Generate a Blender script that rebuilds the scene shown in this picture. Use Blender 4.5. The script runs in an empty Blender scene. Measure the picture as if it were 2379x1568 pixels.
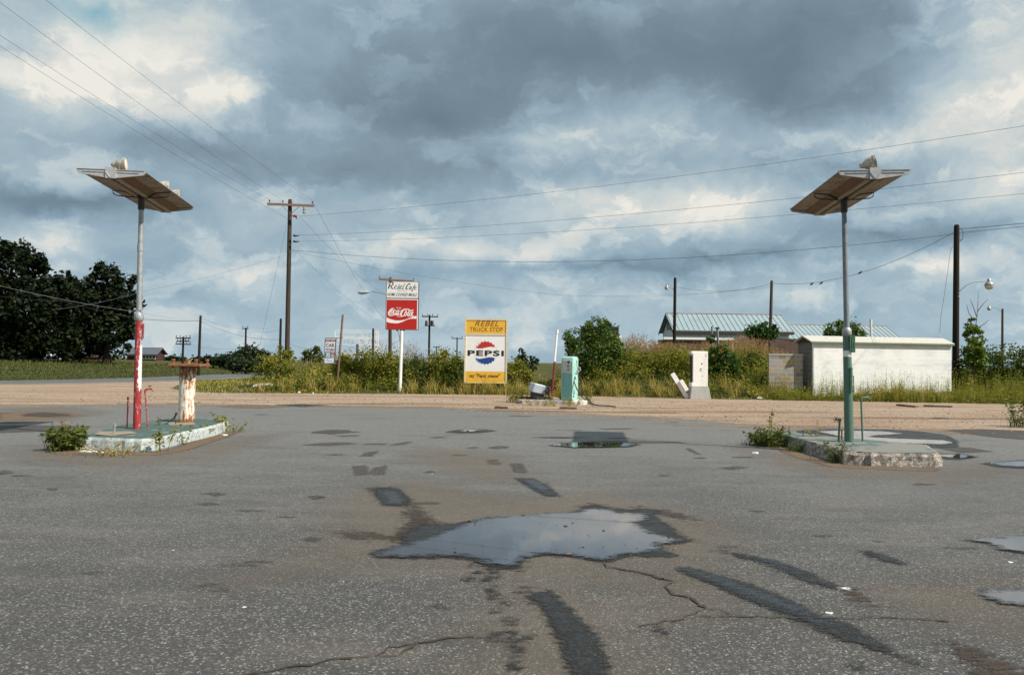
import bpy, math, random
import numpy as np
from mathutils import Vector, Matrix

random.seed(7)
RNG = np.random.default_rng(11)
SC = bpy.context.scene
COL = SC.collection

# ------------------------------------------------------------------ camera
FPX, CX, CY, EYE = 1718.0, 1189.5, 784.0, 1.5
TILT = math.atan(58.0 / FPX)
ROLL = math.radians(0.7)
_f = Vector((0, math.cos(TILT), math.sin(TILT)))
_r0 = Vector((1, 0, 0))
_u0 = Vector((0, -math.sin(TILT), math.cos(TILT)))
_r = _r0 * math.cos(ROLL) + _u0 * math.sin(ROLL)
_u = -_r0 * math.sin(ROLL) + _u0 * math.cos(ROLL)
CAM = Vector((0, 0, EYE))
cd = bpy.data.cameras.new("camera")
cam = bpy.data.objects.new("camera", cd)
COL.objects.link(cam)
cd.sensor_width = 36.0
cd.lens = 36.0 * FPX / 2379.0
cd.clip_start = 0.1
cd.clip_end = 6000
M = Matrix((_r, _u, -_f)).transposed().to_4x4()
M.translation = CAM
cam.matrix_world = M
SC.camera = cam


def ray(x, y):
    return _f + _r * ((x - CX) / FPX) + _u * ((CY - y) / FPX)


def P(x, y, Y):
    d = ray(x, y)
    return CAM + d * (Y / d.y)


def G(x, y, z=0.0):
    d = ray(x, y)
    return CAM + d * ((z - EYE) / d.z)


# ------------------------------------------------------------------ world
SUN_TO = Vector((3.5, -1.85, 4.0)).normalized()
SUN_EL = math.asin(SUN_TO.z)
SUN_AZ = math.atan2(SUN_TO.x, SUN_TO.y)
SC.view_settings.view_transform = 'Standard'
SC.view_settings.look = 'None'
SC.view_settings.exposure = 0.35
SC.cycles.transparent_max_bounces = 40
SC.view_settings.gamma = 1.0
SC.view_settings.use_curve_mapping = False
W = bpy.data.worlds.new("World")
SC.world = W
W.use_nodes = True


def srgb(r, g, b, a=1.0):
    def f(c):
        c /= 255.0
        return c / 12.92 if c <= 0.04045 else ((c + 0.055) / 1.055) ** 2.4
    return (f(r), f(g), f(b), a)


class NT:
    """small helper round a node tree"""
    def __init__(s, tree):
        s.t = tree
        s.t.nodes.clear()

    def n(s, typ, **kw):
        nd = s.t.nodes.new(typ)
        for k, v in kw.items():
            if k.startswith('i_'):
                k = k[2:]
                nd.inputs[int(k) if k.isdigit() else k].default_value = v
            else:
                setattr(nd, k, v)
        return nd

    def l(s, a, b):
        s.t.links.new(a, b)

    def math(s, op, a, b=None, c=None, clamp=False):
        nd = s.t.nodes.new('ShaderNodeMath')
        nd.operation = op
        nd.use_clamp = clamp
        for i, v in enumerate((a, b, c)):
            if v is None:
                continue
            if isinstance(v, (int, float)):
                nd.inputs[i].default_value = v
            else:
                s.l(v, nd.inputs[i])
        return nd.outputs[0]

    def vmath(s, op, a, b):
        nd = s.t.nodes.new('ShaderNodeVectorMath')
        nd.operation = op
        for i, v in enumerate((a, b)):
            if isinstance(v, (tuple, list)):
                nd.inputs[i].default_value = v
            else:
                s.l(v, nd.inputs[i])
        return nd.outputs[0]

    def noise(s, vec, scale, detail=4, rough=0.55, out='Fac'):
        nd = s.t.nodes.new('ShaderNodeTexNoise')
        nd.inputs['Scale'].default_value = scale
        nd.inputs['Detail'].default_value = detail
        nd.inputs['Roughness'].default_value = rough
        if vec is not None:
            s.l(vec, nd.inputs['Vector'])
        return nd.outputs[out]

    def ramp(s, fac, stops, interp='LINEAR'):
        nd = s.t.nodes.new('ShaderNodeValToRGB')
        cr = nd.color_ramp
        cr.interpolation = interp
        while len(cr.elements) < len(stops):
            cr.elements.new(0.5)
        for e, (p, c) in zip(cr.elements, stops):
            e.position = p
            e.color = c if isinstance(c, (tuple, list)) else (c, c, c, 1)
        if fac is not None:
            s.l(fac, nd.inputs[0])
        return nd.outputs[0]

    def mix(s, fac, a, b, blend='MIX'):
        nd = s.t.nodes.new('ShaderNodeMix')
        nd.data_type = 'RGBA'
        nd.blend_type = blend
        for i, v in ((0, fac), (6, a), (7, b)):
            if isinstance(v, (int, float)):
                nd.inputs[i].default_value = v
            elif isinstance(v, (tuple, list)):
                nd.inputs[i].default_value = v
            else:
                s.l(v, nd.inputs[i])
        return nd.outputs[2]

    def mapping(s, vec, loc=(0, 0, 0), scale=(1, 1, 1), rot=(0, 0, 0)):
        nd = s.t.nodes.new('ShaderNodeMapping')
        nd.inputs['Location'].default_value = loc
        nd.inputs['Scale'].default_value = scale
        nd.inputs['Rotation'].default_value = rot
        s.l(vec, nd.inputs['Vector'])
        return nd.outputs[0]


def build_world():
    t = NT(W.node_tree)
    out = t.n('ShaderNodeOutputWorld')
    bg = t.n('ShaderNodeBackground')
    bg.inputs['Strength'].default_value = 0.1
    t.l(bg.outputs[0], out.inputs[0])
    sky = t.n('ShaderNodeTexSky')
    sky.sky_type = 'NISHITA'
    sky.sun_disc = False
    sky.sun_elevation = SUN_EL
    sky.sun_rotation = SUN_AZ
    tc = t.n('ShaderNodeTexCoord').outputs['Generated']
    sep = t.n('ShaderNodeSeparateXYZ')
    t.l(tc, sep.inputs[0])
    az = t.math('ARCTAN2', sep.outputs[0], sep.outputs[1])
    el = t.math('ARCSINE', sep.outputs[2])
    cmb = t.n('ShaderNodeCombineXYZ')
    t.l(az, cmb.inputs[0])
    t.l(el, cmb.inputs[1])
    ae = cmb.outputs[0]
    w1 = t.noise(ae, 9.0, 8, 0.62, 'Color')
    w1 = t.vmath('SUBTRACT', w1, (0.5, 0.5, 0.5))
    w1 = t.vmath('MULTIPLY', w1, (0.13, 0.08, 0.0))
    wae = t.vmath('ADD', ae, w1)
    blobs = [  # x, y, rx, ry (photo pixels), strength
        (1250, 130, 640, 190, -0.58), (1020, 275, 330, 105, -0.5), (1800, 210, 380, 200, -0.55),
        (1960, 60, 330, 130, -0.3), (800, 210, 200, 120, -0.12), (1500, 60, 500, 110, -0.15),
        (330, 110, 230, 130, 0.75), (120, 190, 180, 130, 0.62), (505, 222, 85, 38, 0.6), (430, 60, 140, 70, 0.25),
        (20, 100, 60, 90, -0.1),
        (300, 320, 420, 70, -0.34), (180, 465, 330, 58, -0.62), (520, 350, 220, 70, -0.2), (0, 420, 160, 60, -0.2),
        (90, 400, 130, 40, 0.25), (620, 480, 200, 60, 0.12),
        (110, 560, 200, 45, 0.42), (340, 560, 200, 60, -0.12), (590, 640, 120, 40, 0.3), (420, 520, 150, 40, 0.12),
        (1480, 275, 260, 80, 0.5), (1250, 330, 160, 60, 0.35), (1620, 480, 190, 70, 0.75), (1380, 460, 190, 60, 0.45), (1300, 520, 130, 40, 0.3),
        (1080, 585, 220, 40, 0.5), (960, 560, 120, 30, 0.3), (2180, 615, 110, 48, 0.72), (2320, 190, 180, 260, 0.62),
        (2080, 320, 150, 50, 0.45), (1850, 330, 200, 40, 0.2), (2330, 450, 140, 80, 0.3), (1700, 350, 130, 50, 0.2),
        (1160, 400, 330, 50, -0.32), (800, 395, 200, 70, -0.32), (2050, 545, 380, 55, -0.45), (1420, 625, 380, 26, -0.42),
        (900, 640, 300, 30, -0.26), (1700, 600, 250, 30, -0.4), (1900, 400, 250, 40, -0.2),
        (1000, 700, 300, 25, -0.15), (1300, 690, 250, 22, 0.22), (1750, 690, 260, 24, 0.2),
        (2330, 690, 120, 40, 0.1), (500, 740, 300, 60, 0.05), (2250, 540, 180, 30, -0.2), (1200, 800, 1700, 70, 0.16), (1100, 660, 500, 60, 0.08),
    ]
    acc = None
    # broad field behind and above the camera stays a mid cloud
    acc = t.math('ADD', t.math('MULTIPLY', el, 0.0), 0.50)
    for (x, y, rx, ry, a) in blobs:
        d = ray(x, y).normalized()
        a0, e0 = math.atan2(d.x, d.y), math.asin(d.z)
        ca = math.cos(a0)
        ra, re = 1.75 * rx / FPX * ca, 1.75 * ry / FPX * ca
        m = t.mapping(wae, loc=(-a0 / ra, -e0 / re, 0), scale=(1 / ra, 1 / re, 0))
        g = t.n('ShaderNodeTexGradient', gradient_type='QUADRATIC_SPHERE')
        t.l(m, g.inputs[0])
        acc = t.math('MULTIPLY_ADD', g.outputs['Fac'], a * (0.78 if a > 0 else 0.66), acc)
    # billowing detail, strongest where the cloud is thin and bright, faint in the heavy dark mass
    amp = t.math('MULTIPLY_ADD', t.math('MAXIMUM', t.math('MINIMUM', acc, 0.9), 0.0), 0.84, 0.06)
    flat = t.mapping(wae, scale=(1.0, 1.75, 1))
    vz = t.n('ShaderNodeTexVoronoi', feature='SMOOTH_F1', voronoi_dimensions='2D')
    vz.inputs['Scale'].default_value = 10.0
    vz.inputs['Detail'].default_value = 4.0
    vz.inputs['Roughness'].default_value = 0.55
    vz.inputs['Lacunarity'].default_value = 2.2
    vz.inputs['Smoothness'].default_value = 0.6
    vz.normalize = True
    t.l(flat, vz.inputs['Vector'])
    puff = t.math('SUBTRACT', 0.36, vz.outputs['Distance'])
    det = t.math('SUBTRACT', t.noise(flat, 5.5, 9, 0.62), 0.5)
    det2 = t.math('SUBTRACT', t.noise(t.mapping(wae, loc=(3.1, 1.7, 0), scale=(1.0, 2.0, 1)), 19.0, 8, 0.66), 0.5)
    d = t.math('ADD', t.math('MULTIPLY', puff, 0.70), t.math('MULTIPLY', det, 0.50))
    d = t.math('MULTIPLY_ADD', det2, 0.34, d)
    gp = t.noise(t.mapping(wae, loc=(7.3, 2.2, 0), scale=(1.0, 1.8, 1)), 8.5, 10, 0.60)
    gpm = t.n('ShaderNodeMapRange', interpolation_type='SMOOTHSTEP')
    gpm.inputs['From Min'].default_value = 0.49
    gpm.inputs['From Max'].default_value = 0.615
    gpm.inputs['To Min'].default_value = -0.10
    gpm.inputs['To Max'].default_value = 0.28
    t.l(gp, gpm.inputs['Value'])
    d = t.math('ADD', d, gpm.outputs[0])
    acc = t.math('MULTIPLY_ADD', d, amp, acc)
    hi = t.ramp(acc, [(0.0, srgb(103, 122, 136)), (0.20, srgb(121, 140, 153)), (0.42, srgb(150, 172, 186)),
                      (0.62, srgb(182, 197, 203)), (0.80, srgb(213, 216, 212)), (1.0, srgb(236, 233, 224))])
    lo = t.ramp(acc, [(0.0, srgb(92, 122, 143)), (0.2, srgb(109, 141, 161)), (0.42, srgb(145, 172, 188)),
                      (0.62, srgb(177, 197, 206)), (0.82, srgb(210, 216, 216)), (1.0, srgb(234, 231, 223))])
    k = t.math('MULTIPLY', el, 4.2, clamp=True)
    cloud = t.mix(k, lo, hi)
    cloud = t.mix(1.0, cloud, (7.85, 7.9, 7.95, 1), 'MULTIPLY')
    # a torn hole of clear blue, upper left
    hole = None
    for (x, y, rx, ry) in ((235, 15, 90, 50),):
        d = ray(x, y).normalized()
        a0, e0 = math.atan2(d.x, d.y), math.asin(d.z)
        ra, re = 1.9 * rx / FPX, 1.9 * ry / FPX
        m = t.mapping(wae, loc=(-a0 / ra, -e0 / re, 0), scale=(1 / ra, 1 / re, 0))
        g = t.n('ShaderNodeTexGradient', gradient_type='QUADRATIC_SPHERE')
        t.l(m, g.inputs[0])
        hole = g.outputs['Fac'] if hole is None else t.math('ADD', hole, t.math('MULTIPLY', g.outputs['Fac'], 0.25))
    holef = t.math('MULTIPLY', hole, 0.95, clamp=True)
    col = t.mix(holef, cloud, t.mix(1.0, sky.outputs[0], (1.25, 1.5, 1.1, 1), 'MULTIPLY'))
    t.l(col, bg.inputs[0])


build_world()
sd_ = bpy.data.lights.new("sun", 'SUN')
sd_.energy = 4.8
sd_.angle = math.radians(0.53)
sd_.color = (1.0, 0.955, 0.885)
sun = bpy.data.objects.new("sun", sd_)
COL.objects.link(sun)
sun.rotation_euler = SUN_TO.to_track_quat('Z', 'Y').to_euler()
sun.location = (20, -10, 30)


# ------------------------------------------------------------------ mesh helpers
def mesh_obj(name, verts, faces, mat, parent=None, tint=None, smooth=False, attr='tint'):
    me = bpy.data.meshes.new(name)
    me.from_pydata(verts.tolist() if isinstance(verts, np.ndarray) else verts, [],
                   faces.tolist() if isinstance(faces, np.ndarray) else faces)
    if tint is not None:
        a = me.attributes.new(attr, 'FLOAT', 'POINT')
        a.data.foreach_set('value', np.asarray(tint, dtype=np.float32))
    if smooth:
        me.polygons.foreach_set('use_smooth', [True] * len(me.polygons))
    me.update()
    me.materials.append(mat)
    o = bpy.data.objects.new(name, me)
    COL.objects.link(o)
    if parent is not None:
        o.parent = parent
    return o


class MB:
    """collects solids, builds ONE mesh object"""
    def __init__(s):
        s.v, s.f = [], []

    def add(s, vs, fs):
        n = len(s.v)
        s.v += [tuple(v) for v in vs]
        s.f += [tuple(i + n for i in f) for f in fs]
        return s

    def box(s, c, size, rot=None, bev=0.0):
        hx, hy, hz = size[0] / 2, size[1] / 2, size[2] / 2
        c = Vector(c)
        R = rot if rot is not None else Matrix.Identity(3)
        if bev <= 0:
            vs = [(x, y, z) for x in (-hx, hx) for y in (-hy, hy) for z in (-hz, hz)]
            fs = [(0, 1, 3, 2), (4, 6, 7, 5), (0, 4, 5, 1), (2, 3, 7, 6), (0, 2, 6, 4), (1, 5, 7, 3)]
        else:
            b = min(bev, hx * .95, hy * .95, hz * .95)
            vs, idx = [], {}
            for sx in (-1, 1):
                for sy in (-1, 1):
                    for sz in (-1, 1):
                        for ax in range(3):
                            p = [sx * (hx - b), sy * (hy - b), sz * (hz - b)]
                            p[ax] = (sx * hx, sy * hy, sz * hz)[ax]
                            idx[(sx, sy, sz, ax)] = len(vs)
                            vs.append(p)
            fs = []
            for ax in range(3):
                o1, o2 = [a for a in range(3) if a != ax]
                for sg in (-1, 1):
                    q = []
                    for a, b2 in ((-1, -1), (1, -1), (1, 1), (-1, 1)):
                        k = [0, 0, 0]
                        k[ax], k[o1], k[o2] = sg, a, b2
                        q.append(idx[(*k, ax)])
                    fs.append(tuple(q))
            for ax in range(3):
                o1, o2 = [a for a in range(3) if a != ax]
                for a in (-1, 1):
                    for b2 in (-1, 1):
                        k0, k1 = [0, 0, 0], [0, 0, 0]
                        k0[ax], k1[ax] = -1, 1
                        k0[o1] = k1[o1] = a
                        k0[o2] = k1[o2] = b2
                        fs.append((idx[(*k0, o1)], idx[(*k1, o1)], idx[(*k1, o2)], idx[(*k0, o2)]))
            for sx in (-1, 1):
                for sy in (-1, 1):
                    for sz in (-1, 1):
                        fs.append(tuple(idx[(sx, sy, sz, a)] for a in range(3)))
        return s.add([c + R @ Vector(v) for v in vs], fs)

    def tube(s, pts, rad, seg=8, cap=True):
        pts = [Vector(p) for p in pts]
        rs = rad if isinstance(rad, (list, tuple)) else [rad] * len(pts)
        rings = []
        prev = None
        for i, p in enumerate(pts):
            d = (pts[min(i + 1, len(pts) - 1)] - pts[max(i - 1, 0)])
            d = d.normalized() if d.length > 1e-9 else Vector((0, 0, 1))
            if prev is None:
                a = Vector((1, 0, 0)) if abs(d.x) < 0.9 else Vector((0, 1, 0))
            else:
                a = prev
            n1 = (a - d * a.dot(d)).normalized()
            prev = n1
            n2 = d.cross(n1)
            rings.append([p + (n1 * math.cos(2 * math.pi * k / seg) + n2 * math.sin(2 * math.pi * k / seg)) * rs[i]
                          for k in range(seg)])
        vs = [v for r in rings for v in r]
        fs = []
        for i in range(len(pts) - 1):
            for k in range(seg):
                k2 = (k + 1) % seg
                fs.append((i * seg + k, i * seg + k2, (i + 1) * seg + k2, (i + 1) * seg + k))
        if cap:
            fs.append(tuple(range(seg))[::-1])
            fs.append(tuple((len(pts) - 1) * seg + k for k in range(seg)))
        return s.add(vs, fs)

    def lathe(s, prof, origin=(0, 0, 0), axis=(0, 0, 1), seg=16):
        """prof: list of (radius, along-axis)"""
        o = Vector(origin)
        ax = Vector(axis).normalized()
        return s.tube([o + ax * h for _, h in prof], [max(r, 1e-4) for r, _ in prof], seg)

    def prism(s, poly, y0, y1):
        """poly in local xz, extruded along y"""
        n = len(poly)
        vs = [(x, y0, z) for x, z in poly] + [(x, y1, z) for x, z in poly]
        fs = [tuple(range(n)), tuple(range(2 * n - 1, n - 1, -1))]
        fs += [(i, i + n, (i + 1) % n + n, (i + 1) % n) for i in range(n)]
        return s.add(vs, fs)

    def slab(s, poly, z0, z1):
        n = len(poly)
        vs = [(x, y, z0) for x, y in poly] + [(x, y, z1) for x, y in poly]
        fs = [tuple(range(n))[::-1], tuple(range(n, 2 * n))]
        fs += [(i, (i + 1) % n, (i + 1) % n + n, i + n) for i in range(n)]
        return s.add(vs, fs)

    def build(s, name, mat, parent=None, smooth=False):
        o = mesh_obj(name, s.v, s.f, mat, parent)
        me = o.data
        import bmesh
        bm = bmesh.new()
        bm.from_mesh(me)
        bmesh.ops.recalc_face_normals(bm, faces=bm.faces)
        bm.to_mesh(me)
        bm.free()
        if smooth:
            me.polygons.foreach_set('use_smooth', [True] * len(me.polygons))
            try:
                me.set_sharp_from_angle(angle=math.radians(40))
            except Exception:
                pass
        return o


def tag(o, label=None, cat=None, group=None, kind=None):
    if label:
        o['label'] = label
    if cat:
        o['category'] = cat
    if group:
        o['group'] = group
    if kind:
        o['kind'] = kind
    return o


def empty(name, loc, label, cat, rz=0.0, group=None):
    o = bpy.data.objects.new(name, None)
    o.empty_display_size = 0.2
    COL.objects.link(o)
    o.location = loc
    o.rotation_euler = (0, 0, rz)
    return tag(o, label, cat, group)


# ------------------------------------------------------------------ materials
def new_mat(name):
    m = bpy.data.materials.new(name)
    m.use_nodes = True
    return m, NT(m.node_tree)


def finish(t, color, rough=0.7, bump=None, bump_s=0.3, metal=0.0, spec=0.5, dist=0.02):
    out = t.n('ShaderNodeOutputMaterial')
    b = t.n('ShaderNodeBsdfPrincipled')
    for key, v in (('Base Color', color), ('Roughness', rough), ('Metallic', metal), ('Specular IOR Level', spec)):
        if isinstance(v, (int, float, tuple, list)):
            b.inputs[key].default_value = v
        else:
            t.l(v, b.inputs[key])
    if bump is not None:
        bn = t.n('ShaderNodeBump')
        bn.inputs['Strength'].default_value = bump_s
        bn.inputs['Distance'].default_value = dist
        t.l(bump, bn.inputs['Height'])
        t.l(bn.outputs[0], b.inputs['Normal'])
    t.l(b.outputs[0], out.inputs[0])
    return b


def m_simple(name, c, rough=0.6, var=0.25, scale=8.0, metal=0.0, dirt=None, dirt_amt=0.3, bump=0.15):
    """base colour with worn, blotchy variation; optional dirt/rust colour breaking through"""
    m, t = new_mat(name)
    oc = t.n('ShaderNodeTexCoord').outputs['Object']
    n1 = t.noise(oc, scale, 6, 0.6)
    n2 = t.noise(oc, scale * 5.3, 4, 0.6)
    c = tuple(c[:3])
    lo = tuple(x * (1 - var) for x in c) + (1,)
    hi = tuple(min(1, x * (1 + var * .7)) for x in c) + (1,)
    col = t.ramp(n1, [(0.3, lo), (0.7, hi)])
    if dirt:
        s = t.math('ADD', t.math('MULTIPLY', n1, 0.6), t.math('MULTIPLY', n2, 0.4))
        mk = t.ramp(s, [(0.62 - dirt_amt * .45, 0.0), (0.70 - dirt_amt * .45, 1.0)])
        mk = t.math('MULTIPLY', mk, 0.85)
        col = t.mix(mk, col, tuple(dirt[:3]) + (1,))
    rr = t.math('MULTIPLY_ADD', n2, 0.25, rough - 0.12)
    finish(t, col, rr, n2, bump, metal)
    return m


def m_leaf(name, stops, trans=0.3, spec=0.25):
    m, t = new_mat(name)
    at = t.n('ShaderNodeAttribute', attribute_name='tint')
    col = t.ramp(at.outputs['Fac'], stops)
    out = t.n('ShaderNodeOutputMaterial')
    b = t.n('ShaderNodeBsdfPrincipled')
    b.inputs['Roughness'].default_value = 0.55
    b.inputs['Specular IOR Level'].default_value = spec
    t.l(col, b.inputs['Base Color'])
    tr = t.n('ShaderNodeBsdfTranslucent')
    t.l(t.mix(1.0, col, (1.1, 1.25, 0.6, 1), 'MULTIPLY'), tr.inputs[0])
    mx = t.n('ShaderNodeMixShader')
    mx.inputs[0].default_value = trans
    t.l(b.outputs[0], mx.inputs[1])
    t.l(tr.outputs[0], mx.inputs[2])
    t.l(mx.outputs[0], out.inputs[0])
    return m


def m_asphalt(name, dark=1.0):
    m, t = new_mat(name)
    g = t.n('ShaderNodeNewGeometry').outputs['Position']
    sep = t.n('ShaderNodeSeparateXYZ')
    t.l(g, sep.inputs[0])
    big = t.noise(g, 0.35, 6, 0.62)
    mid = t.noise(t.mapping(g, scale=(0.6, 1.6, 1)), 1.1, 7, 0.68)
    fine = t.noise(g, 60.0, 3, 0.7)
    vor = t.n('ShaderNodeTexVoronoi', feature='F1')
    vor.inputs['Scale'].default_value = 95.0
    t.l(g, vor.inputs['Vector'])
    vsep = t.n('ShaderNodeSeparateColor')
    t.l(vor.outputs['Color'], vsep.inputs[0])
    stone = t.ramp(vsep.outputs[0], [(0.0, (.018, .016, .014, 1)), (0.45, (.040, .035, .029, 1)), (0.80, (.092, .083, .072, 1)),
                                     (0.93, (.20, .19, .175, 1)), (1.0, (.46, .45, .43, 1))])
    base = t.ramp(big, [(0.3, (.028, .023, .018, 1)), (0.7, (.062, .052, .041, 1))])
    c = t.mix(0.52, base, stone)
    # scattered larger pale chips
    v2 = t.n('ShaderNodeTexVoronoi', feature='F1')
    v2.inputs['Scale'].default_value = 62.0
    t.l(g, v2.inputs['Vector'])
    v2s = t.n('ShaderNodeSeparateColor')
    t.l(v2.outputs['Color'], v2s.inputs[0])
    chip = t.math('MULTIPLY', t.ramp(v2s.outputs[1], [(0.88, 0.0), (0.95, 1.0)]), t.ramp(v2.outputs['Distance'], [(0.22, 1.0), (0.40, 0.0)]))
    c = t.mix(t.math('MULTIPLY', chip, 0.45), c, (.40, .39, .365, 1))
    # cloud shade on the near lot painted into the colour: tone pales with distance
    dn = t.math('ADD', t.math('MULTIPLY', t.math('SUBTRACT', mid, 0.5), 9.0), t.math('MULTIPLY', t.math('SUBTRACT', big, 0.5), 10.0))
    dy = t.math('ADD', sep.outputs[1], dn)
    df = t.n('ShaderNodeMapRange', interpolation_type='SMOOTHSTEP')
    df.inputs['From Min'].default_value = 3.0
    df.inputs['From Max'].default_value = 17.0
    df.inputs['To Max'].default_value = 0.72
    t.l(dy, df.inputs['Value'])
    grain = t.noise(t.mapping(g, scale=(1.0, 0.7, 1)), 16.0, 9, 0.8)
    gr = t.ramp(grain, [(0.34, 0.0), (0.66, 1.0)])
    far_c = t.mix(gr, (.085, .080, .071, 1), (.225, .214, .195, 1))
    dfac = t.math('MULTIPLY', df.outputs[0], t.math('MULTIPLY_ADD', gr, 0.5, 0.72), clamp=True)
    c = t.mix(dfac, c, far_c)
    c = t.mix(t.math('MULTIPLY', t.ramp(grain, [(0.30, 1.0), (0.46, 0.0)]), 0.45), c, (.030, .026, .021, 1))
    tan = t.ramp(mid, [(0.50, 0.0), (0.76, 0.40)])
    c = t.mix(tan, c, (.165, .132, .098, 1))
    oil = t.noise(t.mapping(g, loc=(9, 4, 0), scale=(0.5, 1.3, 1)), 0.9, 6, 0.66)
    c = t.mix(t.ramp(oil, [(0.54, 0.0), (0.70, 0.55)]), c, (.040, .034, .028, 1))
    # small oil drips
    sp = t.noise(t.mapping(g, loc=(3, 8, 0), scale=(1.0, 2.2, 1)), 2.2, 4, 0.6)
    c = t.mix(t.ramp(sp, [(0.655, 0.0), (0.70, 0.6)]), c, (.032, .027, .022, 1))
    c = t.mix(1.0, c, (dark, dark, dark, 1), 'MULTIPLY')
    rough = t.math('MULTIPLY_ADD', fine, 0.25, 0.52)
    h = t.math('ADD', t.math('MULTIPLY', vor.outputs['Distance'], 0.8), t.math('MULTIPLY', fine, 0.5))
    pb_ = finish(t, c, rough, h, 0.45, spec=0.5, dist=0.010)
    pb_.inputs['Sheen Weight'].default_value = 0.10     # paler at grazing angles
    pb_.inputs['Sheen Roughness'].default_value = 0.4
    pb_.inputs['Sheen Tint'].default_value = (1.0, .96, .90, 1)
    return m


def m_gravel():
    m, t = new_mat("gravel")
    g = t.n('ShaderNodeNewGeometry').outputs['Position']
    big = t.noise(t.mapping(g, scale=(0.35, 1.5, 1)), 0.5, 6, 0.6)
    st = t.noise(t.mapping(g, loc=(2, 5, 0), rot=(0, 0, .03), scale=(0.16, 1.1, 1)), 1.0, 8, 0.72)
    vor = t.n('ShaderNodeTexVoronoi')
    vor.inputs['Scale'].default_value = 22.0
    t.l(g, vor.inputs['Vector'])
    vs = t.n('ShaderNodeSeparateColor')
    t.l(vor.outputs['Color'], vs.inputs[0])
    fine = t.noise(g, 9.0, 6, 0.75)
    base = t.ramp(big, [(0.34, (.22, .125, .072, 1)), (0.5, (.315, .215, .140, 1)), (0.66, (.39, .305, .225, 1))])
    peb = t.ramp(vs.outputs[0], [(0.0, (.13, .080, .050, 1)), (0.5, (.31, .225, .155, 1)), (1.0, (.52, .44, .36, 1))])
    c = t.mix(0.42, base, peb)
    rut = t.ramp(st, [(0.56, 0.0), (0.70, 0.6)])
    c = t.mix(rut, c, (.11, .064, .036, 1))
    c = t.mix(t.ramp(fine, [(0.55, 0.0), (0.72, 0.7)]), c, (.10, .066, .042, 1))
    h = t.math('ADD', t.math('MULTIPLY', fine, 1.0), t.math('MULTIPLY', st, -0.8))
    finish(t, c, 0.92, h, 0.8, spec=0.2, dist=0.05)
    return m


def m_ground():
    m, t = new_mat("ground")
    g = t.n('ShaderNodeNewGeometry').outputs['Position']
    n1 = t.noise(g, 0.25, 6, 0.65)
    n2 = t.noise(g, 5.0, 6, 0.75)
    c = t.ramp(n1, [(0.3, (.050, .070, .018, 1)), (0.55, (.105, .100, .030, 1)), (0.75, (.17, .13, .055, 1))])
    c = t.mix(t.ramp(n2, [(0.35, 0.6), (0.65, 0.0)]), c, (.030, .038, .012, 1))
    finish(t, c, 0.95, n2, 0.8, spec=0.1, dist=0.2)
    return m


def m_patch(name, c_dark, c_light, rough, amp, soft, alpha, nscale, stretch=(1, 1, 1), spec=0.5, speck=0.25, sdist=0.0):
    """ragged-edged mark: alpha from the 'sd' attribute (metres inside the outline) plus noise"""
    m, t = new_mat(name)
    g = t.n('ShaderNodeNewGeometry').outputs['Position']
    at = t.n('ShaderNodeAttribute', attribute_name='sd')
    nz = t.noise(t.mapping(g, scale=stretch), nscale, 7, 0.68)
    s = t.math('MULTIPLY_ADD', t.math('SUBTRACT', nz, 0.5), amp, at.outputs['Fac'])
    s = t.math('ADD', s, sdist)
    a = t.math('DIVIDE', t.math('ADD', s, soft), 2 * soft, clamp=True)
    a = t.math('MULTIPLY', a, alpha)
    vor = t.n('ShaderNodeTexVoronoi')
    vor.inputs['Scale'].default_value = 60.0
    t.l(g, vor.inputs['Vector'])
    vs = t.n('ShaderNodeSeparateColor')
    t.l(vor.outputs['Color'], vs.inputs[0])
    n2 = t.noise(g, 3.0, 5, 0.6)
    c = t.mix(n2, c_dark, c_light)
    c = t.mix(t.math('MULTIPLY', t.ramp(vs.outputs[0], [(0.6, 0.0), (1.0, 1.0)]), speck), c, (.30, .28, .26, 1))
    out = t.n('ShaderNodeOutputMaterial')
    b = t.n('ShaderNodeBsdfPrincipled')
    t.l(c, b.inputs['Base Color'])
    rn = t.noise(t.mapping(g, scale=(1, 3.0, 1)), 3.5, 6, 0.7)
    t.l(t.math('MULTIPLY_ADD', t.math('SUBTRACT', rn, 0.5), 1.1, rough, clamp=True), b.inputs['Roughness'])
    b.inputs['Specular IOR Level'].default_value = spec
    bn = t.n('ShaderNodeBump')
    bn.inputs['Strength'].default_value = 0.4 if rough > 0.1 else 0.0
    bn.inputs['Distance'].default_value = 0.01
    t.l(vor.outputs['Distance'], bn.inputs['Height'])
    t.l(bn.outputs[0], b.inputs['Normal'])
    t.l(a, b.inputs['Alpha'])
    t.l(b.outputs[0], out.inputs[0])
    return m


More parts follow.
